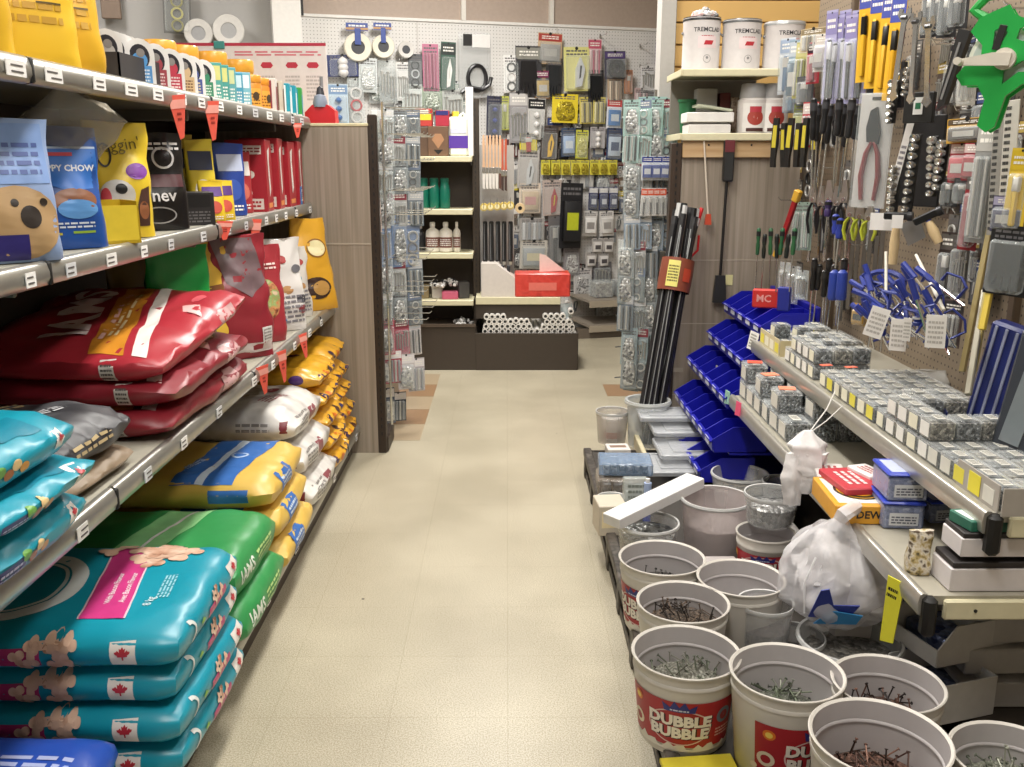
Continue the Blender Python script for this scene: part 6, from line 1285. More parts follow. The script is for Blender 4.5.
p = on(893, 548, 'z', R2Z + .03); m = MB(); pouch(m, .05, .05, .10, MOTTLE(['#3a3428', '#b5a06a', '#d8d0c0', '#5a4a3a'], 60, .3), seed=8, amp=.006); tag(m.obj('assorted_bag', None, (R2X + .03, YB + .12, R2Z + .001), (0, 0, 0)), 'small bag of brassy fittings at the corner of the lower shelf', 'packet')
# yellow warning tag
m = MB(); m.prism([(-.02, 0), (.02, 0), (.03, -.15), (.0, -.16)], .003, C('#e2dc3c', .45)); m.put(lines(-.012, -.05, .012, -.02, 2), plane((0, -.0016, 0), (1, 0, 0), (0, 0, 1)), BLACK, .0004)
tag(m.obj('yellow_tag', None, Vector((R2X - .022, YB + .10, R2Z - .01)), (0, .15, -.9)), 'yellow hanging tag below the corner of the lower metal shelf', 'tag')
# white bag hanging from a string
pt = on(808, 434, 'x', .852); t = thing('hanging_white_bag', 'bunched white fabric bag hanging by a string from the upper metal shelf', 'bag', pt)
m = MB(); m.tube([(.125, .16, .085), (.08, .09, .05), (0, 0, 0), (-.01, .02, -.01)], .0022, C('#d6d4d0', .5), 5); m.tube([(.12, .08, .06), (.06, .03, .03), (0, 0, 0)], .0018, C('#d6d4d0', .5), 5); m.obj('string', t)
m = MB(); WB = C('#dedbdb', .6, bump=.3, scale=30)
def drape(m, pts, rs, mat, seed, n=18):
    vs = []; fs = []
    P_ = [Vector(p) for p in pts]; K = 24
    for k in range(K + 1):
        tt = k / K * (len(P_) - 1); i = min(int(tt), len(P_) - 2); u = tt - i; c = P_[i].lerp(P_[i + 1], u); r = rs[i] + (rs[i + 1] - rs[i]) * u
        for j in range(n):
            a = 2 * PI * j / n; rr_ = r * (1 + .16 * math.sin(a * 5 + seed) + .25 * noise.noise(Vector((math.cos(a) * 2, math.sin(a) * 2, k * .22 + seed))))
            vs.append((c.x + rr_ * math.cos(a), c.y + rr_ * .6 * math.sin(a), c.z))
    for k in range(K):
        for j in range(n): l = (j + 1) % n; fs.append((k * n + j, k * n + l, (k + 1) * n + l, (k + 1) * n + j))
    fs += [tuple(range(n)), tuple(K * n + j for j in range(n - 1, -1, -1))]
    m.add(vs, fs, mat)
drape(m, [(0, 0, .01), (-.005, -.01, -.03), (0, -.02, -.08), (.01, -.03, -.11)], [.012, .05, .05, .035], WB, 1); drape(m, [(-.03, -.02, -.05), (-.045, -.03, -.12), (-.04, -.03, -.20)], [.03, .03, .022], WB, 4); drape(m, [(.02, -.02, -.05), (.0, -.03, -.12), (-.01, -.03, -.165)], [.035, .028, .02], WB, 7); m.obj('bag', t, sharp=70)

# ================================================================= cardboard drawers under the lower shelf
def open_tray(label, loc, rz, w=.165, d=.22, h=.10, col='#c9c7c4', inner='#2c4a9a'):
    t = thing('cardboard_bin', label, 'storage bin', loc, (0, 0, rz)); m = MB(); cm = C(col, .6); th = .004
    m.box((0, 0, th / 2), (d, w, th), cm)
    for s_ in (-1, 1): m.prism([(-d / 2, 0), (d / 2, 0), (d / 2, h), (-d / 2 + .05, h), (-d / 2, h * .45)], th, cm, Matrix.Translation((0, s_ * w / 2, 0)))
    m.box((-d / 2, 0, h * .22), (th, w, h * .44), cm); m.box((d / 2, 0, h / 2), (th, w, h), cm); m.obj('tray', t)
    m = MB(); m.box((.01, 0, h * .3), (d * .8, w * .85, h * .5), BITS('#2c3a6a', '#8a94b0', 50), .006); m.obj('goods', t)
for i, (x, y, z, rz, lab) in enumerate([(1.03, 2.02, .112, .3, 'grey open bin below the lower shelf, bottom nearest'), (1.05, 2.20, .112, .25, 'grey open bin below the lower shelf, bottom middle'), (1.08, 2.38, .112, .2, 'grey open bin below the lower shelf, bottom farthest'), (1.10, 2.10, .225, .3, 'grey open bin below the lower shelf, upper nearest'), (1.14, 2.30, .225, .25, 'grey open bin below the lower shelf, upper farthest')]): open_tray(lab, (x, y, z), rz)
for i, (z, lab) in enumerate(((.112, 'flat grey carton beside the open bins, lowest'), (.19, 'flat grey carton beside the open bins, middle'), (.262, 'flat grey carton beside the open bins, uppermost'))):
    m = MB(); m.box((0, 0, .033), (.26, .18, .066), C('#b5b2af', .6), .003); tag(m.obj('carton', None, (on(1000, 690, 'z', .178).x + .05 + .012 * i, on(1000, 690, 'z', .178).y + .12 + .02 * i, z), (0, 0, .03 * i)), lab, 'box')
# ================================================================= tools on the pegboard wall
def tw(x0, y0, x1, y1, X=1.28):
    p = on((x0 + x1) / 2, y0, 'x', X); s = dep(p) / FPX; return p, (x1 - x0) * s, (y1 - y0) * s
FC = -.95
def swing(): return (R_.uniform(-.05, .05), R_.uniform(-.06, .06), FC + R_.uniform(-.25, .25))
def screwdriver(label, p, L, hc, group=None, hc2='#1c1c1e', thin=1.0, cat='screwdriver'):
    t = thing('screwdriver', label, cat, p, swing(), group); a = L * .42
    m = MB(); m.lathe([(.006, 0), (.013 * thin, -.006), (.014 * thin, -a * .35), (.010 * thin, -a * .5), (.0135 * thin, -a * .65), (.012 * thin, -a * .95), (.006, -a)][::-1], C(hc, .35), 10); m.obj('handle', t)
    m = MB(); m.lathe([(.0142 * thin, -a * .3), (.0146 * thin, -a * .12)][::-1], C(hc2, .4), 10); m.obj('grip_band', t)
    m = MB(); m.cyl((0, 0, -a), (0, 0, -L), .0035 * thin, CHROME, 6); m.obj('shaft', t); return t
def pliers(label, p, L, hc, group=None, rz=None):
    t = thing('pliers', label, 'pliers', p, (0, R_.uniform(-.06, .06), FC + (rz or 0)), group)
    for s_ in (-1, 1): m = MB(); m.tube([(s_ * .006, 0, -L * .42), (s_ * .022, 0, -L * .55), (s_ * .027, 0, -L * .75), (s_ * .018, 0, -L)], [.006, .008, .008, .006], C(hc, .4), 7, flat=.7); m.obj('handle', t)
    m = MB(); m.prism([(-.016, -L * .42), (.016, -L * .42), (.018, -L * .28), (.008, 0), (-.008, 0), (-.018, -L * .28)], .011, STEEL); m.cyl((0, -.008, -L * .36), (0, .008, -L * .36), .008, CHROME, 10); m.obj('jaws', t); return t
def wrench(label, p, L, group=None, w=.030, adj=False, rot=None):
    t = thing('wrench', label, 'wrench', p, rot or swing(), group); m = MB()
    o = [(-w * .5, 0), (-w * .18, -w * .1), (-w * .2, -w * .45), (w * .2, -w * .45), (w * .18, -w * .1), (w * .5, 0), (w * .6, -w * .6), (w * .22, -w * 1.2), (w * .2, -L + w), (w * .42, -L + w * .4), (0, -L), (-w * .42, -L + w * .4), (-w * .2, -L + w), (-w * .22, -w * 1.2), (-w * .6, -w * .6)]
    m.prism(o, .008, CHROME); m.obj('body', t)
    if adj: m = MB(); m.cyl((-.008, -.006, -w * .8), (.008, -.006, -w * .8), .006, C('#5c5c5e', .3, .7), 8); m.obj('knurl', t)
    return t
def socket_rail(label, p, L, n, group=None, rot=None):
    t = thing('socket_rail', label, 'socket set', p, rot or swing(), group); m = MB(); m.box((0, 0, -L / 2), (.030, .006, L), BLACK, .002); m.obj('rail', t)
    m = MB()
    for k in range(n):
        r = .009 + .004 * (1 - k / n); m.lathe([(r * .6, 0), (r, .003), (r, .02), (r * .8, .024), (0, .02)], CHROME, 10, Matrix.Translation((0, -.003, -L * (k + .5) / n)) @ Matrix.Rotation(PI / 2, 4, 'X'))
    m.obj('sockets', t, sharp=50); return t
def knife(label, p, L, c1, c2, group=None, cat='utility knife'):
    t = thing('utility_knife', label, cat, p, swing(), group); m = MB()
    m.prism([(-.012, 0), (.012, 0), (.016, -L * .5), (.011, -L * .8), (.014, -L), (-.008, -L), (-.014, -L * .5)], .016, C(c1, .4)); m.obj('body', t)
    m = MB(); m.prism([(-.009, -L * .15), (.008, -L * .15), (.010, -L * .6), (-.009, -L * .6)], .019, C(c2, .4)); m.obj('slide', t); return t
def hooks_at(px, py, L, X=XW - .005, double=True, label='empty chrome wire hook on the tool wall', group='empty hooks on the tool wall'):
    p = on(px, py, 'x', X - L); p.x = X; m = MB()
    for dz in ((0, -.028) if double else (0,)): m.tube([(0, 0, dz), (-L * .92, 0, dz), (-L, 0, dz + .014)], .0028, CHROME, 5)
    m.box((-.003, 0, -.014), (.006, .04, .05), CHROME, .002)
    return tag(m.obj('peg_hook', None, p), label, 'hook', group)
# ---- upper rows
for i in range(6):
    p, w, h = tw(826 + i * 6.5, 10 + (i % 2) * 5, 840 + i * 6.5, 100, 1.22 + .02 * (i % 3))
    pack('clear pack with a violet header and a black handled driver high on the tool wall', 'tool pack', .05, h, p, FC, card='#a8a4c8', head='#8d86b5', prod='bar', pc='#1a1a1e', pc2='#c9c9d0', group='violet headed driver packs')
for i, (px, c, lab) in enumerate(((868, '#e0b028', 'yellow and blue carded knife high on the tool wall, nearest the violet packs'), (880, '#e2b42a', 'yellow and blue carded knife, second of its row'), (892, '#dba826', 'yellow and blue carded knife, third of its row'), (901, '#d9a422', 'yellow and blue carded knife, fourth of its row'))):
    p, w, h = tw(px - 6, -18 + 4 * i, px + 6, 78 + 6 * i, 1.24); t = pack(lab, 'tool pack', .055, h, p, FC, card='#e0b028', head='#4a55a8', prod='bar', pc=c, pc2='#1c1a18', group='yellow and blue knife cards', bub=False)
for i in range(4):
    p, w, h = tw(868 + i * 10, 62, 878 + i * 10, 102, 1.26); knife('black tool end hanging below the yellow and blue cards', p, h * 1.1, '#1b1b1d', '#3c3a38', 'black tools below the yellow cards', 'hand tool')
for i, px in enumerate((906, 917, 929)):
    p, w, h = tw(px - 6, 8 + 4 * i, px + 6, 98 + 3 * i, 1.2); wrench(('chrome wrench beside the yellow cards, first of three', 'chrome wrench beside the yellow cards, second of three', 'chrome wrench beside the yellow cards, third of three')[i], p, h, 'chrome wrenches', .034, True)
for i in range(4):
    p, w, h = tw(930 + i * 9, -25, 940 + i * 9, 34 - (i % 2) * 8, 1.3); pack('dark carded tool at the top edge above the empty double hook', 'tool pack', .06, h, p, FC, card='#2b2a2c', head='#d9bc3a' if i == 2 else '#5a585a', prod='bar', pc='#1a1a1c', group='dark cards along the top of the tool wall')
for i, (x0, y0, x1, y1, card, head, pc, lab) in enumerate([
    (783, 38, 794, 92, '#c9d0d8', '#9fb0c9', '#4a6a8c', 'slim clear and blue pack beside the third paint can'), (792, 40, 801, 100, '#8aa0b0', '#b9c2cc', '#2c4a5c', 'slim teal blue pack next to the clear and blue one'),
    (799, 42, 808, 96, '#b5b06a', '#c9c48a', '#8a8c3a', 'slim olive yellow pack on the left of the tool wall'), (810, 42, 819, 82, '#a82838', '#3a2030', '#7a1c2c', 'slim dark red pack on the left of the tool wall'),
    (818, 34, 828, 70, '#e0dcd8', '#c9c0b8', '#9a9496', 'small white pack left of the violet headed packs'), (805, 28, 823, 50, '#c9b896', '#8a7a5c', '#5c503c', 'beige header card standing out above the slim packs'),
    (787, 85, 799, 112, '#7d8490', None, '#4c6a84', 'small blue-grey pack below the slim clear pack'), (797, 104, 808, 146, '#6a7238', None, '#8a8a3c', 'olive green pack above the black and yellow knives'),
    (806, 102, 817, 146, '#b5323c', '#d8c9c6', '#9a2430', 'red pack with white print above the screwdrivers'), (800, 76, 812, 104, '#4a4c50', None, '#2c2e30', 'dark pack under the olive yellow one')]):
    p, w, h = tw(x0, y0, x1, y1, 1.27); pack(lab, 'tool pack', max(.045, w * 1.7), h, p, FC, card=card, head=head, prod=('bar', 'box', 'bars')[i % 3], pc=pc)
for i in range(6):
    p, w, h = tw(773 + i * 7.5, 118 + (i % 2) * 5, 781 + i * 7.5, 166, 1.2 + .02 * (i % 2)); knife('black and yellow folding knife in the row left of the screwdrivers', p, h, '#1d1c1b', '#c9b93a', 'black and yellow knives')
for i in range(12):
    p, w, h = tw(812 + i * 4.3, 98 + (i % 3) * 6, 816 + i * 4.3, 196 - (i % 4) * 5, 1.18 + .035 * (i % 3)); screwdriver('black handled screwdriver in the dense cluster left of the grey shears card', p, h, '#1b1b1d', 'black handled screwdrivers', '#3c3c40')
# big grey card with shears
p, w, h = tw(862, 93, 897, 206, 1.22); w_c = .115; t = thing('shears_card', 'large grey white card with dark red handled shears on the tool wall', 'tool pack', p, (0, .02, -.80))
m = MB(); m.box((0, 0, -h / 2), (w_c, .003, h), C('#bdb9b6', .45)); m.box((0, -.012, -h * .5), (w_c * 1.02, .02, h * 1.0), CLEAR('#e6eeee', .08), .005); m.put(rect(-.02, -.022, .02, -.012), plane((0, -.0025, 0), (1, 0, 0), (0, 0, 1)), BLACK, .001); m.obj('card', t)
for s_ in (-1, 1): m = MB(); m.tube([(s_ * .004, -.01, -h * .42), (s_ * .02, -.01, -h * .52), (s_ * .030, -.01, -h * .72), (s_ * .022, -.01, -h * .93)], [.008, .011, .012, .009], C('#7a1d22', .4), 8, flat=.7); m.obj('handle', t)
m = MB(); m.prism([(-.02, -h * .42), (.018, -h * .44), (.022, -h * .34), (.004, -h * .12), (-.016, -h * .15), (-.026, -h * .3)], .012, C('#2c2c2e', .35, .3), Matrix.Translation((0, -.01, 0))); m.obj('blades', t)
for i, (x, y0, y1, n, lab) in enumerate([(895, 80, 122, 6, 'short chrome socket rail above the shears card'), (912, 68, 96, 4, 'chrome socket rail hanging under the wrenches'), (918, 134, 212, 9, 'long chrome socket rail below the black label card'), (934, 136, 196, 7, 'second long chrome socket rail beside the first'), (897, 165, 212, 6, 'chrome socket rail slanting beside the shears card'), (945, 140, 190, 6, 'chrome socket rail at the right end of the sockets')]):
    p, w, h = tw(x - 5, y0, x + 5, y1, 1.24); socket_rail(lab, p, h, n)
p, w, h = tw(905, 92, 937, 122, 1.24); m = MB(); m.box((0, 0, -h / 2), (.09, .02, h), BLACK, .003); m.box((0, -.011, -h * .45), (.028, .002, h * .55), C('#d8d8d6', .4)); m.box((0, -.0125, -h * .45), (.016, .001, h * .2), C('#2a6a4a', .4)); tag(m.obj('socket_card', None, p, (0, 0, -.8)), 'black header card with a small white label above the socket rails', 'tool pack')
p, w, h = tw(908, 120, 915, 200, 1.26); m = MB(); m.box((0, 0, -h / 2), (.022, .003, h), C('#d6d2ce', .5)); m.put(lines(-.008, -h * .9, .008, -h * .3, 9), plane((0, -.0016, 0), (1, 0, 0), (0, 0, 1)), C('#77747a', .5), .0005); tag(m.obj('paper_strip', None, p, (0, .18, -.8)), 'tilted white printed strip among the socket rails', 'label')
p, w, h = tw(902, 115, 950, 205, 1.34); m = MB(); m.box((0, 0, -h / 2), (.15, .012, h), C('#1d1d1f', .45), .003); tag(m.obj('socket_backing', None, p, (0, 0, -1.0)), 'black backing holder behind the long chrome socket rails', 'tool pack')
# right part
for i, (x0, y0, x1, y1, card, head, prod, pc, lab) in enumerate([
    (954, 118, 982, 142, '#d0a038', '#5c4c3a', 'box', '#4a4038', 'amber card with dark fittings left of the green reel'), (955, 143, 970, 182, '#9a2430', '#c9b5b2', 'box', '#a82c38', 'dark red pack with white print below the amber card, left'),
    (969, 143, 985, 180, '#8f1f2c', '#c9b5b2', 'box', '#9a2430', 'dark red pack with white print below the amber card, right'), (946, 176, 958, 206, '#3a3a3c', None, 'bar', '#1c1c1e', 'small black pack under the dark red ones, left'), (958, 178, 972, 204, '#2c2e30', None, 'bar', '#1a1a1a', 'small black pack under the dark red ones, right'),
    (984, 118, 1000, 242, '#8f8f8d', '#b5b3ae', 'bars', '#6d6d6b', 'long pale clear pack under the green reel'), (972, 168, 985, 250, '#8a2028', '#6a6664', 'bar', '#6a1a22', 'long dark red strip pack beside the pale clear pack'), (1018, 148, 1030, 230, '#e0c03a', '#d8b82c', 'bar', '#c9a828', 'yellow pack at the right picture edge of the tool wall'),
    (1000, 196, 1024, 232, '#4a4862', '#a8a4c0', 'box', '#3a3850', 'violet grey pack left of the yellow pack'), (1000, 226, 1030, 296, '#19191b', None, 'glove', '#17171a', 'large black pack above the navy case'),
    (945, 232, 956, 300, '#3a2c2a', '#5c5854', 'bar', '#2a2422', 'dark narrow pack left of the long brass rods'), (957, 236, 968, 298, '#55504c', None, 'screws', '#2a2422', 'clear dark narrow pack beside the long brass rods'), (948, 300, 962, 348, '#5a4a48', '#33302f', 'bars', '#8a8684', 'pack of grey blades hanging right of the blue clamps'),
    (962, 64, 975, 104, '#a9a49c', None, 'screws', '#6c6864', 'clear steel pack under the double hook')]):
    p, w, h = tw(x0, y0, x1, y1, 1.26 if x0 < 1000 else 1.2); pack(lab, 'tool pack', max(.05, w * 1.5), h, p, FC, card=card, head=head, prod=prod, pc=pc)
# rules and levels
def rule(label, p0, p1, w, th, col, marks='#3a3a3a', name='steel_rule', cat='ruler', ends=None):
    t = thing(name, label, cat, p0); d = p1 - p0; L = d.length; q = Vector((0, 0, 1)).rotation_difference(d.normalized()); t.rotation_euler = (q.to_matrix() @ Matrix.Rotation(FC, 3, 'Z')).to_euler()
    m = MB(); m.box((0, 0, L / 2), (w, th, L), C(col, .35, .2), min(th * .3, .002)); m.put(lines(-w * .4, L * .03, w * .0, L * .97, int(L * 60)), plane((0, -th / 2, 0), (1, 0, 0), (0, 0, 1)), C(marks, .5), .0005) if marks else None; m.obj('blade', t)
    if ends:
        m = MB()
        for e in (0, L): m = MB(); m.box((0, 0, e), (w * 1.4, th * 1.5, .05), C(ends, .4), .004); m.obj('end_cap', t)
    return t
rule('white printed rule hanging below the green reel', on(1003, 245, 'x', 1.2), on(1013, 100, 'x', 1.2), .035, .003, '#d0ccc4')
rule('grey rule behind the white printed one', on(992, 235, 'x', 1.26), on(1000, 118, 'x', 1.26), .03, .003, '#9d9b95')
for i, (a, b, c) in enumerate((((962, 372), (1000, 178), '#9a8a5c'), ((973, 372), (1004, 200), '#b9a868'), ((982, 330), (1018, 150), '#c9b040'), ((968, 395), (985, 290), '#8d8878'))):
    rule(('long brass coloured rod leaning by the navy case, farthest', 'long pale brass rod leaning by the navy case, second', 'long yellow rod leaning by the navy case, nearest', 'short grey rod at the foot of the brass rods')[i], on(*a, 'x', 1.2 - .02 * i), on(*b, 'x', 1.3 - .02 * i), .016, .012, c, None, 'long_rod', 'rod')
rule('red level with yellow ends hanging left of the tool wall', on(778, 252, 'x', 1.18), on(797, 196, 'x', 1.22), .022, .018, '#a3262c', None, 'spirit_level', 'level', '#d8a83a')
# ---- middle/lower rows
for i, (px, y0, y1, c) in enumerate(((836, 214, 262, '#2f3f9a'), (841, 218, 268, '#28388f'), (829, 200, 240, '#3a2c5c'))): p, w, h = tw(px - 3, y0, px + 3, y1, 1.22); screwdriver('blue handled screwdriver in the small group left of the yellow-green pliers', p, h, c, 'blue handled screwdrivers')
for i, px in enumerate((852, 862, 871)): p, w, h = tw(px - 5, 200 + i * 3, px + 5, 240, 1.22); pliers('pliers with yellow-green grips on the middle of the tool wall', p, h, ('#b5bc3a', '#a9b53c', '#222224')[i % 2], 'yellow-green pliers')
for i, px in enumerate((814, 822, 830, 838, 846)): p, w, h = tw(px - 4, 180 + (i % 2) * 6, px + 4, 228, 1.26); pliers('steel pliers with dark grips under the screwdriver cluster', p, h * 1.1, '#26262a', 'dark gripped pliers')
for i, px in enumerate((800, 808)): p, w, h = tw(px - 4, 202, px + 4, 250, 1.26); pack('pale green clear tube pack beside the red level', 'tool pack', .05, h, p, FC, card='#8fa398', prod='bars', pc='#a9bcb0', group='pale green tube packs')
for i in range(7): p, w, h = tw(757 + i * 6, 228 + (i % 2) * 6, 761 + i * 6, 292, 1.12 + .02 * (i % 3)); screwdriver('thin green and black driver in the cluster above the red pack', p, h, ('#2c5c3a', '#1f2622')[i % 2], 'thin green and black drivers', thin=.7)
p, w, h = tw(754, 289, 780, 308, 1.1); m = MB(); m.box((0, 0, -h / 2), (.115, .03, h), C('#c9322c', .4), .006); m.put(text('MC', .03, -.01, -h * .5, .05), plane((0, -.015, 0), (1, 0, 0), (0, 0, 1)), C('#e8a098', .4), .0008); tag(m.obj('red_pack', None, p, (0, 0, -.35)), 'bright red pack hanging just above the top row of blue bins', 'tool pack')
p, w, h = tw(780, 288, 790, 310, 1.12); m = MB(); m.box((0, 0, -h / 2), (.05, .03, h * 1.1), C('#232c84', .4), .004); tag(m.obj('navy_pack', None, p, (0, 0, -.5)), 'navy pack immediately right of the bright red pack', 'tool pack')
for i, (px, y0, y1) in enumerate(((786, 262, 300), (794, 266, 304), (803, 270, 300))): p, w, h = tw(px - 4, y0, px + 4, y1, 1.2); pack('clear pack of steel fittings low on the tool wall', 'tool pack', .06, h, p, FC, card='clear', prod='screws', group='steel fitting packs low on the tool wall')
for i in range(7): p, w, h = tw(812 + i * 5, 258 + (i % 3) * 6, 818 + i * 5, 332 - (i % 2) * 8, 1.22 + .02 * (i % 2)); screwdriver('long black handled file in the row left of the blue clamps', p, h * 1.05, '#1e1d1d', 'long black handled files', '#2f2d2c', .9, 'file')
for i, px in enumerate((835, 843)): p, w, h = tw(px - 5, 270, px + 5, 300, 1.2); m = MB(); m.lathe([(.016, -h), (.020, -h * .9), (.018, -.01), (.008, 0)], C('#2a3f96', .4), 12); tag(m.obj('blue_cap_tool', None, p), 'blue capped tool among the black files', 'hand tool', 'blue capped tools')
for i in range(8): p, w, h = tw(812 + i * 5.5, 205 + (i % 3) * 10, 817 + i * 5.5, 262, 1.34); wrench('slim steel wrench hanging at the back of the tool wall middle', p, h, 'slim steel wrenches', .02)
for i in range(7): p, w, h = tw(845 + i * 6, 228 + (i % 2) * 8, 850 + i * 6, 322 - (i % 3) * 12, 1.36); rule('slim grey saw blade hanging at the back of the tool wall', p + Vector((0, 0, -h)), p, .018, .002, '#6b665f', None, 'saw_blade', 'saw blade').__setitem__('group', 'slim grey saw blades')
# white label cards and hammers
for i, (x0, y0, x1, y1, rz, lab) in enumerate(((872, 213, 893, 230, -.5, 'blank white card above the wooden handled hammers, left'), (893, 215, 903, 228, -.5, 'smaller white card above the wooden handled hammers'))):
    p, w, h = tw(x0, y0, x1, y1, 1.16); m = MB(); m.box((0, 0, -h / 2), (w * 1.05, .002, h), C('#e2dfdc', .5)); tag(m.obj('white_card', None, p, (0, 0, rz)), lab, 'label')
def hammer(label, px0, py0, px1, py1, X, ang):
    p, w, h = tw(px0, py0, px1, py1, X); t = thing('hammer', label, 'hammer', p, (0, ang, -.6)); m = MB()
    m.box((0, 0, -.012), (.075, .022, .022), C('#1d1d1e', .35, .3), .004); m.cyl((.03, 0, -.012), (.045, 0, -.012), .014, C('#3a3a3c', .3, .6), 12); m.obj('head', t)
    m = MB(); m.tube([(0, 0, -.02), (0, 0, -h * .3)], .008, C('#2c3f9a', .4), 8); m.obj('collar', t); m = MB(); m.tube([(0, 0, -h * .28), (0, 0, -h * .6), (0, 0, -h)], [.010, .015, .012], C('#cdb48a', .45), 10); m.obj('handle', t)
hammer('small hammer with a pale wooden handle hanging straight down', 890, 212, 905, 264, 1.18, 0); hammer('small hammer with a pale wooden handle tilted to the right', 915, 213, 935, 246, 1.2, -.5)
p, w, h = tw(902, 222, 918, 245, 1.24); m = MB(); m.prism([(-.03, 0), (.03, .01), (.035, -h * .8), (-.02, -h)], .004, C('#8a8784', .35, .5)); tag(m.obj('trowel_blade', None, p, (0, -.3, -.7)), 'grey steel blade between the two wooden handled hammers', 'hand tool')
for i, (a, b) in enumerate((((886, 252), (886, 291)), ((916, 255), (944, 310)))):
    p0, p1 = on(*a, 'x', 1.17), on(*b, 'x', 1.15); m = MB(); m.cyl((0, 0, 0), p1 - p0, .0045, C('#dcd8cc', .4), 8); tag(m.obj('white_rod', None, p0), ('short white rod hanging over the blue clamps', 'slanting white rod hanging over the blue clamps')[i], 'rod')
# blue clamps
def clamp(label, p, s, rot, group):
    t = thing('bar_clamp', label, 'clamp', p, rot, group); BC = C('#22307c', .4)
    m = MB(); m.tube([(0, 0, 0), (.0, 0, .03 * s), (.05 * s, 0, .045 * s), (.085 * s, 0, .03 * s), (.085 * s, 0, -.02 * s)], .008 * s, BC, 6, flat=.6); m.obj('frame', t)
    m = MB(); m.cyl((-.03 * s, 0, -.02 * s), (.12 * s, 0, -.02 * s), .005 * s, CHROME, 7); m.obj('screw', t)
    m = MB(); m.cyl((-.03 * s, 0, -.02 * s), (-.10 * s, 0, -.02 * s), .011 * s, C('#26368c', .4), 8); m.obj('handle', t)
c0 = None; rc = random.Random(12)
for i in range(32):
    px = 868 + rc.random() * 78; py = 274 + rc.random() * 50 + (px - 868) * .08; p = on(px, py, 'x', 1.05 + rc.random() * .24); rot = (rc.uniform(-.6, .6), rc.uniform(.3, 1.3), FC + rc.uniform(-.7, .7))
    if c0 is None: c0 = 1; clamp('blue bar clamp in the big hanging cluster with white tags', p, .78, rot, 'blue bar clamps'); c0 = [o for o in COL.objects if o.name.startswith('bar_clamp')][0]
    else: dup(c0, p, rot)
for i, (px, y0, y1) in enumerate(((872, 320, 348), (882, 325, 352), (900, 318, 346), (908, 322, 350), (918, 316, 340), (930, 322, 346))):
    p, w, h = tw(px - 4, y0, px + 4, y1, 1.12); screwdriver('short blue handled driver dangling under the clamp cluster', p, h, '#27357f', 'short drivers under the clamps', '#c9c9c9')
for i, (px, y0, w_, h_, rot, lab) in enumerate(((882, 308, .05, .085, .25, 'white paper tag on the blue clamps, leftmost and tilted'), (900, 319, .042, .085, 0, 'white paper tag on the blue clamps, second from the left'), (937, 315, .045, .08, -.03, 'white paper tag on the blue clamps, rightmost'), (908, 318, .02, .06, 0, 'narrow white tag in the middle of the clamps'))):
    p = on(px, y0, 'x', 1.03); m = MB(); m.box((0, 0, -h_ / 2), (w_, .002, h_), C('#e6e3df', .5)); m.put(lines(-w_ * .38, -h_ * .9, w_ * .38, -h_ * .15, 5), plane((0, -.0012, 0), (1, 0, 0), (0, 0, 1)), C('#b5b1ac', .5), .0004); tag(m.obj('paper_tag', None, p, (0, rot, -.55)), lab, 'tag')
p, w, h = tw(857, 304, 867, 326, 1.18); pack('gold headed pack left of the clamp cluster', 'tool pack', .06, h, p, FC, card='#c9a03a', prod='box', pc='#b58a2c', pc2='#2c2a20')
p, w, h = tw(868, 270, 905, 292, 1.3); m = MB(); m.tube([(.07 * math.cos(a), 0, -.04 + .035 * math.sin(a)) for a in [i * PI / 8 for i in range(16)]], .010, C('#2a3a94', .35), 6, True); tag(m.obj('blue_coil', None, p, (0, 0, FC)), 'blue coil hanging behind the clamp cluster', 'hand tool')
# navy case and box near the right edge
t = thing('navy_case', 'navy plastic case with pale stripes leaning at the near end of the tool wall', 'tool case', on(990, 412, 'x', 1.24) + Vector((0, 0, .0)), (0, 0, 0)); t.location.z = R1Z + .015
t.rotation_euler = (.0, .18, -1.05); m = MB(); m.box((0, 0, .15), (.13, .05, .30), C('#222c6a', .35), .008); m.obj('case', t)
for k in range(4): m = MB(); m.box((-.045 + k * .028, -.027, .16), (.008, .004, .26), C('#8d93ad' if k < 3 else '#c9ccd6', .4), .001); m.obj('stripe', t)
t = thing('dark_case', 'dark grey slatted case standing behind the navy case', 'tool case', on(1018, 410, 'x', 1.2), (0, .15, -1.05)); t.location.z = R1Z + .012; m = MB(); m.box((0, 0, .16), (.10, .05, .32), C('#3c4048', .4), .008); m.obj('case', t); m = MB(); m.prism([(-.03, .05), (.02, .05), (.04, .30), (-.01, .30)], .056, C('#8f979c', .35, .3)); m.obj('panel', t)
t = thing('navy_bin', 'navy open box on the upper metal shelf in front of the tool cases', 'storage bin', on(968, 415, 'x', 1.20), (0, 0, -.25)); t.location.z = R1Z + .001
m = MB()
for c, d in (((0, 0, .002), (.12, .09, .004)), ((-.06, 0, .04), (.004, .09, .08)), ((.06, 0, .04), (.004, .09, .08)), ((0, -.045, .03), (.12, .004, .06)), ((0, .045, .045), (.12, .004, .09))): m.box(c, d, C('#1c2352', .35), .0015)
m.obj('box', t)
m = MB(); pouch(m, .14, .10, .05, CLEAR('#d8d8d4', .5), seed=5, amp=.012); tag(m.obj('clear_bag', None, on(925, 385, 'z', R1Z + .002)), 'low crumpled clear bag of parts behind the middle screw boxes', 'plastic bag')
# empty hooks
for px, py, L in ((930, 30, .14), (932, 44, .14), (842, 75, .16), (893, 128, .10), (955, 100, .10), (940, 148, .10), (953, 203, .12), (948, 258, .10), (820, 168, .16), (778, 200, .16), (832, 282, .14), (850, 245, .12)):
    hooks_at(px, py, L, double=px in (930, 955, 953))
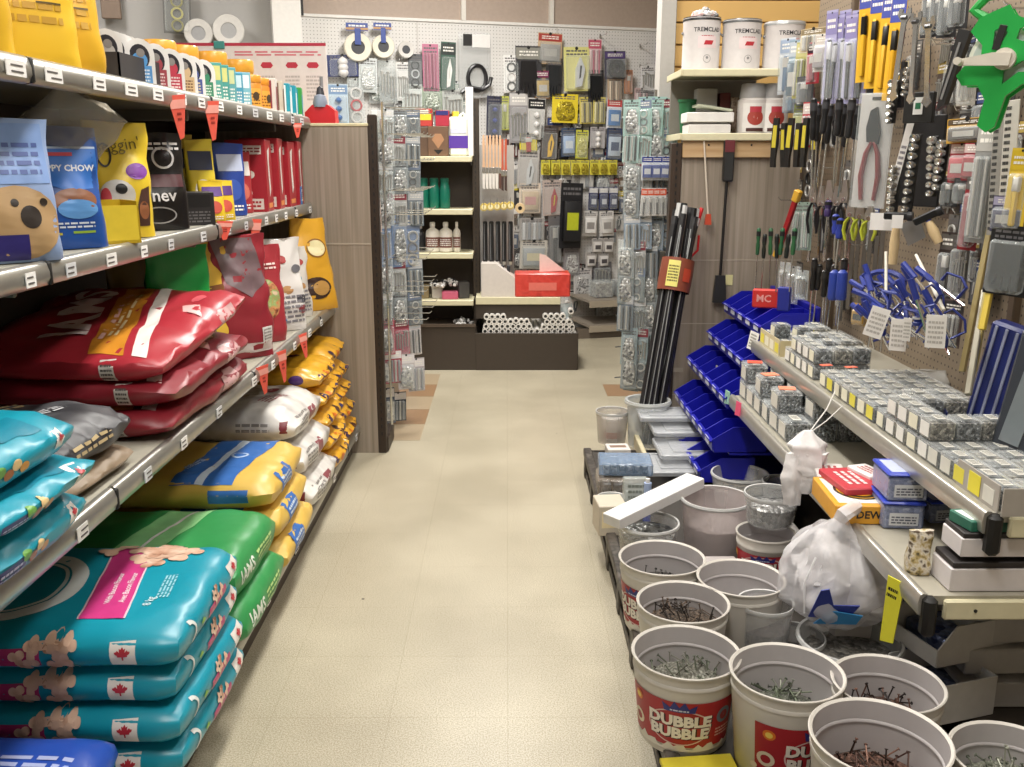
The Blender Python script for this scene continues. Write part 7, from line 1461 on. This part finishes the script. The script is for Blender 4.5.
# filler of dark carded goods deep on the board so the board is as full as in the photograph
fill = [(800, 60), (812, 88), (826, 100), (840, 100), (850, 60), (862, 30), (872, 100), (884, 40), (945, 60), (956, 55), (968, 100), (978, 60), (985, 90), (800, 160), (812, 150), (800, 180), (826, 205), (986, 180), (975, 210), (790, 240), (800, 262), (846, 262), (980, 258), (962, 150), (990, 260), (1010, 240), (960, 35), (972, 30), (950, 20), (990, 120), (1004, 150), (1016, 170), (968, 200), (976, 235), (956, 215), (1012, 60), (1004, 100), (992, 205), (952, 170), (850, 160), (838, 190), (866, 190), (876, 205), (905, 60), (890, 60), (918, 40), (942, 95), (1010, 70), (1020, 120), (960, 20), (985, 20)]
for i, (px, py) in enumerate(fill):
    p, w, h = tw(px - 5, py, px + 5, py + 48, 1.385); pack('carded tool hanging flat at the back of the brown pegboard', 'tool pack', .07, h, p, -PI / 2 + .1, card=('#3a3838', '#55504a', '#2c2c30', '#4a3c34', '#6a6662')[i % 5], head=('#7a7874', '#8a2a30', '#3c4a7a', '#a8924a', None)[i % 5], prod=('bar', 'bars', 'knife', 'screws', 'rings')[i % 5], pc=('#1c1c1e', '#5c5c5e', '#2a2a2c')[i % 3], group='dark carded tools at the back of the pegboard', bub=i % 3 == 0)

# ---- green tape reel
G = C('#27a64a', .32, name='green_plastic'); p = on(1003, 60, 'x', 1.06)
t = thing('tape_reel', 'bright green open-frame measuring tape reel with a white crank hanging at the top right', 'tape reel', p, (0, .22, -.62))
s = .142
m = MB(); r = s
o = [(-.30, .62), (-.46, .50), (-.52, .30), (-.30, .14), (-.26, -.05), (-.45, -.18), (-.52, -.34), (-.40, -.46), (-.18, -.42), (-.02, -.60), (.0, -.98), (.14, -1.05), (.24, -.95), (.24, -.5), (.40, -.30), (.66, -.22), (.72, -.08), (.62, .04), (.40, .06), (.42, .30), (.62, .50), (.60, .66), (.40, .72), (.16, .58), (.0, .62), (-.12, .74)]
hol = [(-.20, .36), (-.10, .44), (-.02, .36), (-.06, .18), (-.16, .16)]; hol2 = [(.14, -.34), (.30, -.14), (.50, -.10), (.46, .0), (.30, .02), (.22, -.06), (.10, -.16)]; hol3 = [(.12, .44), (.30, .56), (.44, .56), (.34, .36), (.22, .28), (.12, .30)]
m.prism([(a * r, b * r) for a, b in o], .016, G, Matrix.Translation((0, -.03, 0)), [[(a * r, b * r) for a, b in hh_] for hh_ in (hol, hol2, hol3)]); m.prism([(a * r, b * r) for a, b in o], .012, G, Matrix.Translation((0, .035, 0))); m.obj('frame', t)
m = MB(); m.tube([(-.40 * r, -.0, .52 * r), (-.62 * r, 0, .62 * r), (-.5 * r, 0, .85 * r), (0, 0, 1.0 * r), (.5 * r, 0, .9 * r), (.5 * r, 0, .66 * r)], .012, G, 8); m.obj('handle', t)
m = MB(); m.lathe([(.02, -.022), (.40 * r, -.022), (.40 * r, .022), (.02, .022)], C('#c9c9cc', .35), 32, Matrix.Rotation(PI / 2, 4, 'X')); m.lathe([(.40 * r, -.018), (.46 * r, -.018), (.46 * r, .018), (.40 * r, .018)], C('#e6e4da', .4), 32, Matrix.Rotation(PI / 2, 4, 'X'), cap=False); m.obj('tape_spool', t)
m = MB(); m.cyl((.01, -.055, .0), (.01, -.035, 0), .022, C('#cfc9be', .35), 20); m.prism([(-.014, .008), (.022, .013), (.024, -.012), (-.070, -.028), (-.078, -.024), (-.074, -.016)], .012, C('#d8d2c6', .35), Matrix.Translation((0, -.058, 0))); m.cyl((-.070, -.058, -.021), (-.070, -.095, -.021), .008, C('#d8d2c6', .35), 12); m.obj('crank', t)
m = MB(); m.box((-.10 * r, -.0405, .28 * r), (.015, .003, .05), BLACK, .001); m.obj('slot', t)
hooks_at(1003, 8, .30, double=False, label='chrome hook that carries the green reel', group='hook of the green reel')
p, w, h = tw(958, 30, 975, 110, 1.14); m = MB(); m.prism([(-.016, 0), (.016, 0), (.012, -h * .9), (-.006, -h)], .02, C('#1f1f20', .4)); m.box((.0, -.011, -h * .5), (.006, .002, h * .7), C('#8d8d8f', .3, .5)); tag(m.obj('black_sheath', None, p, (0, .25, FC)), 'slanting black and silver tool behind the green reel', 'hand tool')
# ================================================================= low platform of buckets along the right
DZ = .12
t = thing('low_platform', 'low dark slatted platform carrying the tubs and clear boxes along the right of the aisle', 'platform', (0, 0, 0))
m = MB(); dk = C('#35302b', .6, var=.2, scale=12)
m.box((.66, 2.55, .105), (.60, 2.95, .03), dk, .004); m.obj('deck', t)
m = MB(); dk2 = MOTTLE(['#24201d', '#57504a', '#2f2a26', '#6a635c'], 16, .5, (1, 1, 1), 'scuffed_side')
ys_p = [1.09 + .324 * k for k in range(10)]
for y in ys_p: m.box((.363, y, .05), (.03, .05, .10), dk2, .004)
m.box((.362, 2.55, .115), (.035, 2.96, .035), dk2, .004); m.box((.366, 2.55, .018), (.025, 2.94, .03), dk2, .003); m.box((.385, 2.55, .06), (.006, 2.94, .09), BLACK); m.obj('side_frame', t)
m = MB(); m.box((.66, 4.02, .06), (.60, .03, .12), dk2, .003); m.box((.66, 1.09, .06), (.60, .03, .12), dk2, .003); m.obj('end_frame', t)
# buckets
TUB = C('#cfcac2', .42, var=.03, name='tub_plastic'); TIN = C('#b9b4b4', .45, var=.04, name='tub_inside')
def nail_heap(label, p, r, n, cols, L=.05, rs=.0016, seed=1, hgt=.03, name='nails'):
    rr = random.Random(seed); m = MB(); ms = [C(c, .5, .5) for c in cols]
    m.lathe([(r * 1.0, -.012), (r * .98, .0), (r * .7, hgt * .5), (0, hgt * .75)], BITS(cols[0], cols[1], 160, .5, .4), 20)
    for i in range(n):
        a = rr.uniform(0, 2 * PI); q = r * .86 * rr.random() ** .55; b = rr.uniform(0, PI); e = rr.uniform(-.25, .75) if rr.random() < .8 else 1.2
        c = Vector((q * math.cos(a), q * math.sin(a), hgt * (1 - (q / r) ** 2) * .7 + rr.uniform(.0, .010))); d = Vector((math.cos(b) * math.cos(e), math.sin(b) * math.cos(e), math.sin(e))) * L * rr.uniform(.35, .55)
        a0, a1 = c - d, c + d
        for v in (a0, a1):
            k = math.hypot(v.x, v.y)
            if k > r * .95: v.x *= r * .95 / k; v.y *= r * .95 / k
        mt = rr.choice(ms); m.cyl(a0, a1, rs, mt, 5); m.cyl(a1, a1 + (a1 - a0).normalized() * .0012, rs * 2.3, mt, 6)
    return tag(m.obj(name, None, p), label, name, kind='stuff')
def tub(label, cx, cy, z=DZ, r=.118, h=.205, labelc='#a8242e', rot=-1.75, words=True, tilt=(0, 0), lab_style=0, name='tub', inner=None):
    t = thing(name, label, 'bucket', (cx, cy, z), (tilt[0], tilt[1], 0)); rb = r * .84; th = .003
    m = MB(); tp = (r - rb) / h
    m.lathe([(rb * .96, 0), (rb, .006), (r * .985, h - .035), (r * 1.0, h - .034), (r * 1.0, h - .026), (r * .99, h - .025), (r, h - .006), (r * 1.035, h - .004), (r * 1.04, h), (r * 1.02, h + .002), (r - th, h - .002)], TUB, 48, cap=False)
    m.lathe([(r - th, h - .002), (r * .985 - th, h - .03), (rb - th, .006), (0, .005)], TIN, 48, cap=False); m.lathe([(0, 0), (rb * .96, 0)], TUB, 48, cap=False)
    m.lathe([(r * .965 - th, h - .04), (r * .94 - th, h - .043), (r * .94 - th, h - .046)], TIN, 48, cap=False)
    if words:
        tq = (r * .985 - rb) / (h - .041); mp = cylmap(rb + .0006 - .006 * tq, 0, tq, rot); LB = C(labelc, .42, name='red_label'); rm = r * .92; arc_ = rm * 1.15
        m.put(rect(-arc_, .028, arc_, h * .70, .012), mp, LB, .0006)
        # uneven white lower edge of the printed band
        m.put(poly([(-arc_, .024)] + [(-arc_ + arc_ * 2 * k / 24, .030 + .008 * math.sin(k * 2.1) + .006 * math.sin(k * 5.3)) for k in range(25)] + [(arc_, .024)], .012), mp, C('#ded8ce', .45), .0011)
        m.put(ring(.0, h * .385, .066, .046, .003, 40), mp, C('#d8b8b4', .42), .0012)
        for k, (s_, y) in enumerate((('DUBBLE', h * .46), ('BUBBLE', h * .31))):
            m.put(text(s_, .026, .003, y - .002, .12, wide=1.0), mp, C('#3a1418', .45), .0012); m.put(text(s_, .026, 0, y, .10, wide=1.0), mp, C('#ece4da', .42), .0018)
        m.put(poly([(-.030, h * .58), (.030, h * .58), (.034, h * .68), (.018, h * .63), (.010, h * .71), (0, h * .64), (-.010, h * .71), (-.018, h * .63), (-.034, h * .68)], .012), mp, C('#2b2f7a', .4), .0014)
        m.put(lines(-.018, h * .585, .018, h * .62, 1), mp, C('#c9c9e0', .4), .002)
        m.put(ell(.095, h * .50, .018, .020), mp, C('#6f7f92', .42), .0014); m.put(ell(.095, h * .50, .010, .012), mp, C('#9a3038', .42), .0019)
        m.put(ell(-.095, h * .60, .012), mp, C('#e07a2a', .42), .0014); m.put(ell(-.095, h * .60, .007), mp, C('#f0d060', .42), .002)
        m.put(lines(.078, h * .24, .12, h * .36, 3), mp, C('#d8a8a6', .42), .0014); m.put(ring(-.10, h * .33, .018, .018, .008, 16), mp, C('#e0d0b8', .42), .0014); m.put(ell(-.125, h * .22, .008), mp, C('#e0d0b8', .42), .0014)
    m.obj('bucket', t, sharp=50)
    return t
def dtub(n, label, px, py, w_px, zr=.33, rot=-1.75, **k):
    p = on(px, py, 'z', zr); r = w_px * dep(p) / FPX / 2; return p, r
TB = [ # label, px, py of the rim centre, rim height, radius, rot, nails
 ('front tub with the full red gum label facing the aisle, nearest the aisle edge', 686, 651, .325, .118, -1.85, ('#5c5a50', '#8d8c82', '#6a7060'), .055, 46),
 ('tub with a red gum label standing right of the front aisle-side tub', 787, 671, .345, .116, -1.15, ('#4c4e46', '#8a8c80', '#5c6452'), .065, 60),
 ('white tub of dark nails behind the front aisle-side tub', 683, 601, .325, .112, -1.9, ('#3a322c', '#6a5a4c', '#2c2622'), .05, 56),
 ('tub at the aisle edge behind the others, red label half hidden', 662, 557, .325, .116, -2.45, ('#2c2a28', '#55524e', '#8a8886'), .045, 14),
 ('empty looking white tub beside the pair near the clear jar', 741, 577, .325, .112, -1.9, None, 0, 0),
 ('low white tub behind the front row, right of the middle tub', 888, 682, .325, .112, -1.3, ('#3c2e28', '#6a4a3c', '#2c2422'), .055, 40),
 ('white tub of rusty nails at the front right', 880, 736, .345, .125, -1.57, ('#4a322a', '#7a5a4c', '#33261f'), .06, 60),
 ('white tub of grey-green nails at the right edge of the front row', 1014, 756, .33, .108, -1.6, ('#5c6054', '#9a9c8e', '#6d7264'), .07, 34)]
for i, (lab, px, py, zr, r, rot, nc, L, n) in enumerate(TB):
    p = on(px, py, 'z', zr); tub(lab, p.x, p.y, DZ, r, zr - DZ, rot=rot, words=i not in (2, 4, 5, 6, 7))
    if nc:
        q = ['nails filling the bottom of the front tub with the full red label', 'nails standing up in the tub right of the front aisle-side tub', 'dark nails heaped in the tub behind the front one', 'a few dark fittings in the rearmost aisle-edge tub', '', 'brown nails in the low tub behind the front row', 'rusty brown nails in the front right tub', 'long grey-green nails in the tub at the right edge'][i]
        nail_heap(q, Vector((p.x, p.y, DZ + (.115, .115, .135, .105, 0, .105, .115, .13)[i])), r * .90, n, nc, L, .0017, i + 1, .045, 'nails')
# white tub beneath the clear cup at the back, with a red label
p = on(768, 528, 'z', .30); tub('white tub with a red label standing under the clear bin of steel parts', p.x, p.y + .02, DZ, .088, .16, rot=-1.9)
def clear_tub(label, p, r, h, bits=None, fill=.5, z=DZ, rim='#c9c9c8', rb=.85, tint='#dfe0e0', dens=.30, name='clear_tub'):
    t = thing(name, label, 'container', (p.x, p.y, z)); m = MB(); m.lathe([(r * rb, 0), (r * .99, h - .02), (r, h - .02), (r * 1.03, h), (r * .97, h), (r * rb * .98, .004), (0, .004)], CLEAR(tint, dens), 32, cap=False); m.obj('body', t)
    m = MB(); m.lathe([(r * 1.02, h - .012), (r * 1.05, h - .006), (r * 1.03, h + .001), (r * .98, h), (r * 1.02, h - .012)], C(rim, .35), 32, cap=False); m.obj('rim', t)
    if bits: m = MB(); rr_ = r * (rb + (1 - rb) * fill) * .97; m.lathe([(r * rb * .95, .006), (rr_, h * fill), (rr_ * .6, h * fill + .008), (0, h * fill + .012)], bits, 24); m.obj('contents', t)
    return t
GB = BITS('#4a4a4a', '#c9c9c8', 70, .35, .6)
clear_tub('big cloudy clear tub half full of small grey parts in the middle of the platform', on(716, 497, 'z', .32), .112, .20, BITS('#8f8684', '#b9b0ae', 160, .6, .1), .55, tint='#d8cccb', dens=.34)
p = on(772, 488, 'z', .40); clear_tub('clear bin of shiny steel parts standing on the red-labelled tub', Vector((p.x, p.y, 0)), .082, .10, GB, .6, z=DZ + .165, dens=.2)
clear_tub('clear tub of dark screws under the long white carton', on(648, 520, 'z', .27), .098, .145, BITS('#2c2c2c', '#9a9c9a', 60, .35, .6), .75, dens=.2)
clear_tub('short dark clear jar between the plastic bag and the white tubs', on(766, 598, 'z', .30), .070, .17, BITS('#241c1c', '#4a3c3c', 80, .5, .2), .6, dens=.22)
clear_tub('round clear dish at the foot of the plastic bag', on(795, 632, 'z', .22), .075, .09, BITS('#2a2624', '#55504c', 80, .5, .3), .4, dens=.25)
clear_tub('wide clear tub of dark screws under the plastic bag', on(850, 634, 'z', .24), .125, .11, BITS('#4a4844', '#8d8a84', 80, .5, .3), .6, dens=.3)
# plastic bag
t = thing('plastic_bag', 'knotted translucent white plastic bag with blue paper inside, bulging over the clear tub', 'plastic bag', on(838, 575, 'z', .36)); t.location.z = .245
m = MB(); vs = []; fs = []; nu, nv = 40, 26
for j in range(nv + 1):
    v = j / nv; z = v * .27
    base = math.sin(PI * min(1, v * .92 + .10)) ** .55
    for i in range(nu):
        a = 2 * PI * i / nu; n1 = noise.noise(Vector((math.cos(a) * 1.6, math.sin(a) * 1.6, v * 2.5))); n2 = noise.noise(Vector((math.cos(a) * 5, math.sin(a) * 5, v * 7 + 4))); fold = abs(noise.noise(Vector((math.cos(a) * 3, math.sin(a) * 3, v * 1.2 + 9))))
        r = .158 * base * (1 + .26 * n1 + .12 * n2 - .30 * fold); vs.append((r * math.cos(a) + .01 * v, r * math.sin(a) * .95, z + .012 * n1 + (.03 * math.sin(a * 2) if v > .85 else 0)))
for j in range(nv):
    for i in range(nu): k = (i + 1) % nu; fs.append((j * nu + i, j * nu + k, (j + 1) * nu + k, (j + 1) * nu + i))
fs.append(tuple(range(nu - 1, -1, -1)))
m.add(vs, fs, CLEAR('#ebe9ec', .34, .2)); m.obj('film', t, sharp=80)
m = MB(); soft(m, .20, .18, .17, C('#dcd9da', .7, bump=.8, scale=22), nx=22, ny=18, nz=12, amp=.05, seed=3, crush=.5, side=.5); m.obj('white_contents', t)
t.children[-1].location = (.015, .0, .02)
bv_o = MB(); m = MB(); xf = Matrix.Translation((-.05, -.125, .07)) @ Euler((.35, -.1, -.25)).to_matrix().to_4x4()
m.prism([(-.06, -.01), (.03, -.02), (.06, .03), (.0, .03), (-.01, .085), (-.03, .08)], .003, C('#26368f', .45), xf); m.prism([(-.05, -.03), (.05, -.03), (.065, .0), (-.01, .015)], .003, C('#2f7fb8', .45), Matrix.Translation((0, -.006, 0)) @ xf); m.obj('blue_paper', t)
m = MB(); m.tube([(-.09, -.08, .20), (-.12, -.10, .14), (-.115, -.10, .06)], .003, CLEAR('#f2f2f4', .5), 5); m.tube([(-.03, -.03, .26), (-.02, -.05, .30), (.02, -.02, .31), (.03, .02, .26)], [.012, .02, .018, .01], CLEAR('#ebe9ec', .5), 8); m.obj('knot', t)
# long white carton across the tubs
p0, p1 = on(618, 518, 'z', .30), on(690, 483, 'z', .34); d = p1 - p0; L = d.length + .06; m = MB(); m.box((0, 0, 0), (L, .075, .035), C('#dcdbdb', .5), .002)
tag(m.obj('long_white_carton', None, (p0 + p1) / 2 + Vector((0, 0, .0)), (0, -math.asin(d.z / d.length), math.atan2(d.y, d.x))), 'long plain white carton laid slantwise across the clear tubs', 'box')
# organiser cases near the aisle edge
def organiser(label, px, py, z, w, d, h, rz, col='#8494a6', n=6):
    p = on(px, py, 'z', z + h); t = thing('organiser_case', label, 'container', (p.x, p.y, z), (0, 0, rz)); m = MB(); m.box((0, 0, h / 2), (w, d, h), CLEAR(col, .45), .006); m.obj('case', t)
    m = MB()
    for k in range(n): m.box((-w * .42 + w * .84 * (k + .5) / n, 0, h * .42), (w * .84 / n * .82, d * .85, h * .7), BITS('#5c6a78', '#c9d0d6', 60), .003)
    m.obj('compartments', t); return t
organiser('blue-grey clear organiser case on the aisle side of the platform, upper one', 625, 458, DZ + .085, .21, .15, .05, -.06, '#8fa6c4', 6)
organiser('brownish clear organiser case under the blue-grey one', 622, 474, DZ + .0, .20, .16, .075, -.04, '#a89c90', 4)
m = MB(); p = on(622, 505, 'z', .25); m.box((0, 0, .055), (.10, .12, .11), C('#c9bfae', .5), .003); m.box((0, -.0605, .06), (.08, .001, .06), C('#e6d8b0', .5)); tag(m.obj('carton', None, (p.x - .03, p.y + .10, DZ), (0, 0, .1)), 'cream carton at the aisle edge in front of the organiser cases', 'box')
p = on(636, 478, 'z', .27); m = MB(); m.box((0, 0, .07), (.09, .05, .14), CLEAR('#d6dcd8', .4), .004); m.box((0, .0, .05), (.07, .03, .08), C('#c9cfc8', .5), .003); m.put(lines(-.03, .04, .03, .12, 4), plane((0, -.026, 0), (1, 0, 0), (0, 0, 1)), C('#6a7068', .5), .001); tag(m.obj('clear_pack', None, (p.x, p.y - .01, DZ + .01), (-.2, 0, 0)), 'clear pack with pale parts standing beside the blue tube', 'packet')
p = on(648, 480, 'z', .29); t = thing('glue_tube', 'small blue and white tube standing next to the clear pack', 'tube', (p.x, p.y, DZ + .01)); m = MB(); m.cyl((0, 0, 0), (0, 0, .10), .014, C('#2a4ab8', .35), 12); m.cyl((0, 0, .10), (0, 0, .15), .014, C('#a9bce0', .35), 12); m.obj('body', t); m = MB(); m.cyl((0, 0, .15), (0, 0, .165), .008, WHITE, 10); m.obj('cap', t)
clear_tub('small clear tray of white fittings at the aisle edge', on(612, 492, 'z', .20), .055, .06, BITS('#8d9a8a', '#e0e0d8', 60, .5, .1), .7, z=DZ + .0, dens=.4)
# clear tote lids
for i, (px, py, z, w, d, lab) in enumerate([(668, 412, .30, .26, .17, 'clear tote lid stack by the pole bucket, uppermost and farthest'), (690, 425, .26, .34, .22, 'wide clear tote lid, second of the stepped stack'), (700, 446, .22, .36, .24, 'wide clear tote lid, third of the stepped stack'), (690, 462, .18, .38, .24, 'wide clear tote lid lowest in the stepped stack')]):
    p = on(px, py, 'z', z); t = thing('tote_lid', lab, 'lid', (p.x, p.y, z - .02)); m = MB(); cm = CLEAR('#c9ccd0', .42, .2); m.box((0, 0, .012), (w, d, .006), cm, .002)
    for s_ in (-1, 1): m.box((s_ * w / 2, 0, .01), (.012, d, .022), cm, .004); m.box((0, s_ * d / 2, .01), (w, .012, .022), cm, .004)
    m.obj('lid', t); m = MB(); m.box((0, 0, .017), (w * .7, d * .6, .004), cm, .001); m.obj('raised_panel', t)
p = on(690, 430, 'z', .12); m = MB(); m.box((0, 0, .035), (.34, .50, .07), CLEAR('#b9bcc0', .5, .2), .01); tag(m.obj('clear_tote', None, (p.x + .02, p.y - .08, DZ)), 'long clear tote lying beneath the stepped lids', 'container')
clear_tub('wide clear bowl with metal bits beside the blue bins', on(740, 470, 'z', .25), .105, .12, BITS('#6a6a66', '#c9c0a8', 50, .4, .3), .5, dens=.26)
clear_tub('clear round container behind the bowl, under the lower shelf edge', on(782, 478, 'z', .25), .07, .12, BITS('#4c4a4a', '#a8a4a0', 60, .4, .4), .4, dens=.24)
# small things at the far aisle corner
p = on(612, 425, 'z', .20); clear_tub('tall clear container at the far aisle corner of the platform', p, .075, .15, None, dens=.35, tint='#cfc9c0')
tn = on(614, 416, 'z', .26); t = thing('tin', 'small white and red tin inside the clear container at the corner', 'tin', (p.x, p.y, DZ + .006)); m = MB(); m.lathe([(.045, 0), (.048, .004), (.048, .10), (.045, .104), (.04, .1), (0, .1)], C('#d0c6c0', .4), 20); m.put(rect(-.05, .02, .05, .05, .01), cylmap(.048), C('#b5543c', .4), .001); m.obj('body', t); m = MB(); m.lathe([(.049, .1), (.049, .112), (.046, .114), (0, .108)], C('#e0dcd8', .4), 20); m.obj('lid', t)
p = on(618, 442, 'z', .20); m = MB(); m.box((0, 0, .03), (.10, .09, .06), C('#d8d4d0', .5), .003); m.box((.0, 0, .0605), (.07, .03, .001), C('#8a7060', .5)); tag(m.obj('carton', None, (p.x, p.y, DZ + .0), (0, 0, .05)), 'small white carton with a brown slot near the far corner', 'box')
p0, p1 = on(628, 412, 'z', .20), on(646, 452, 'z', .2); d = p1 - p0; m = MB(); m.box((0, 0, 0), (.02, d.length, .06), C('#c9bfa0', .5), .003); tag(m.obj('wood_strip', None, (p0 + p1) / 2 - Vector((0, 0, .045)), (0, 0, math.atan2(-d.x, d.y))), 'cream strip of trim lying along the clear tote', 'strip')
# yellow item under the front tub and dark filler on the deck
m = MB(); p = on(700, 765, 'z', .13); m.box((0, 0, .006), (.16, .10, .012), C('#d8c83a', .5), .002); tag(m.obj('yellow_card', None, (p.x, p.y - .02, DZ + .001), (0, 0, .1)), 'yellow card lying on the platform in front of the tubs', 'card')
# shadowy stock between tubs and lower shelf
for i, (x, y, w, d, h, c, lab) in enumerate([(.90, 2.30, .10, .20, .13, '#c9c4c0', 'pale carton between the tubs and the lower shelf, near the bag'), (.93, 2.62, .10, .22, .12, '#b5aea8', 'grey carton between the tubs and the lower shelf'), (.90, 2.92, .12, .25, .10, '#a8a4a0', 'low grey carton behind the big cloudy tub'), (.62, 2.60, .18, .18, .08, '#b0a8a6', 'low pinkish carton behind the big cloudy tub')]):
    m = MB(); m.box((0, 0, h / 2), (w, d, h), C(c, .5), .004); m.put(lines(-w * .3, -d * .3, w * .3, d * .2, 4), plane((0, 0, h), (1, 0, 0), (0, 1, 0)), C('#77706c', .5), .0005); tag(m.obj('carton', None, (x, y, DZ), (0, 0, R_.uniform(-.1, .1))), lab, 'box')
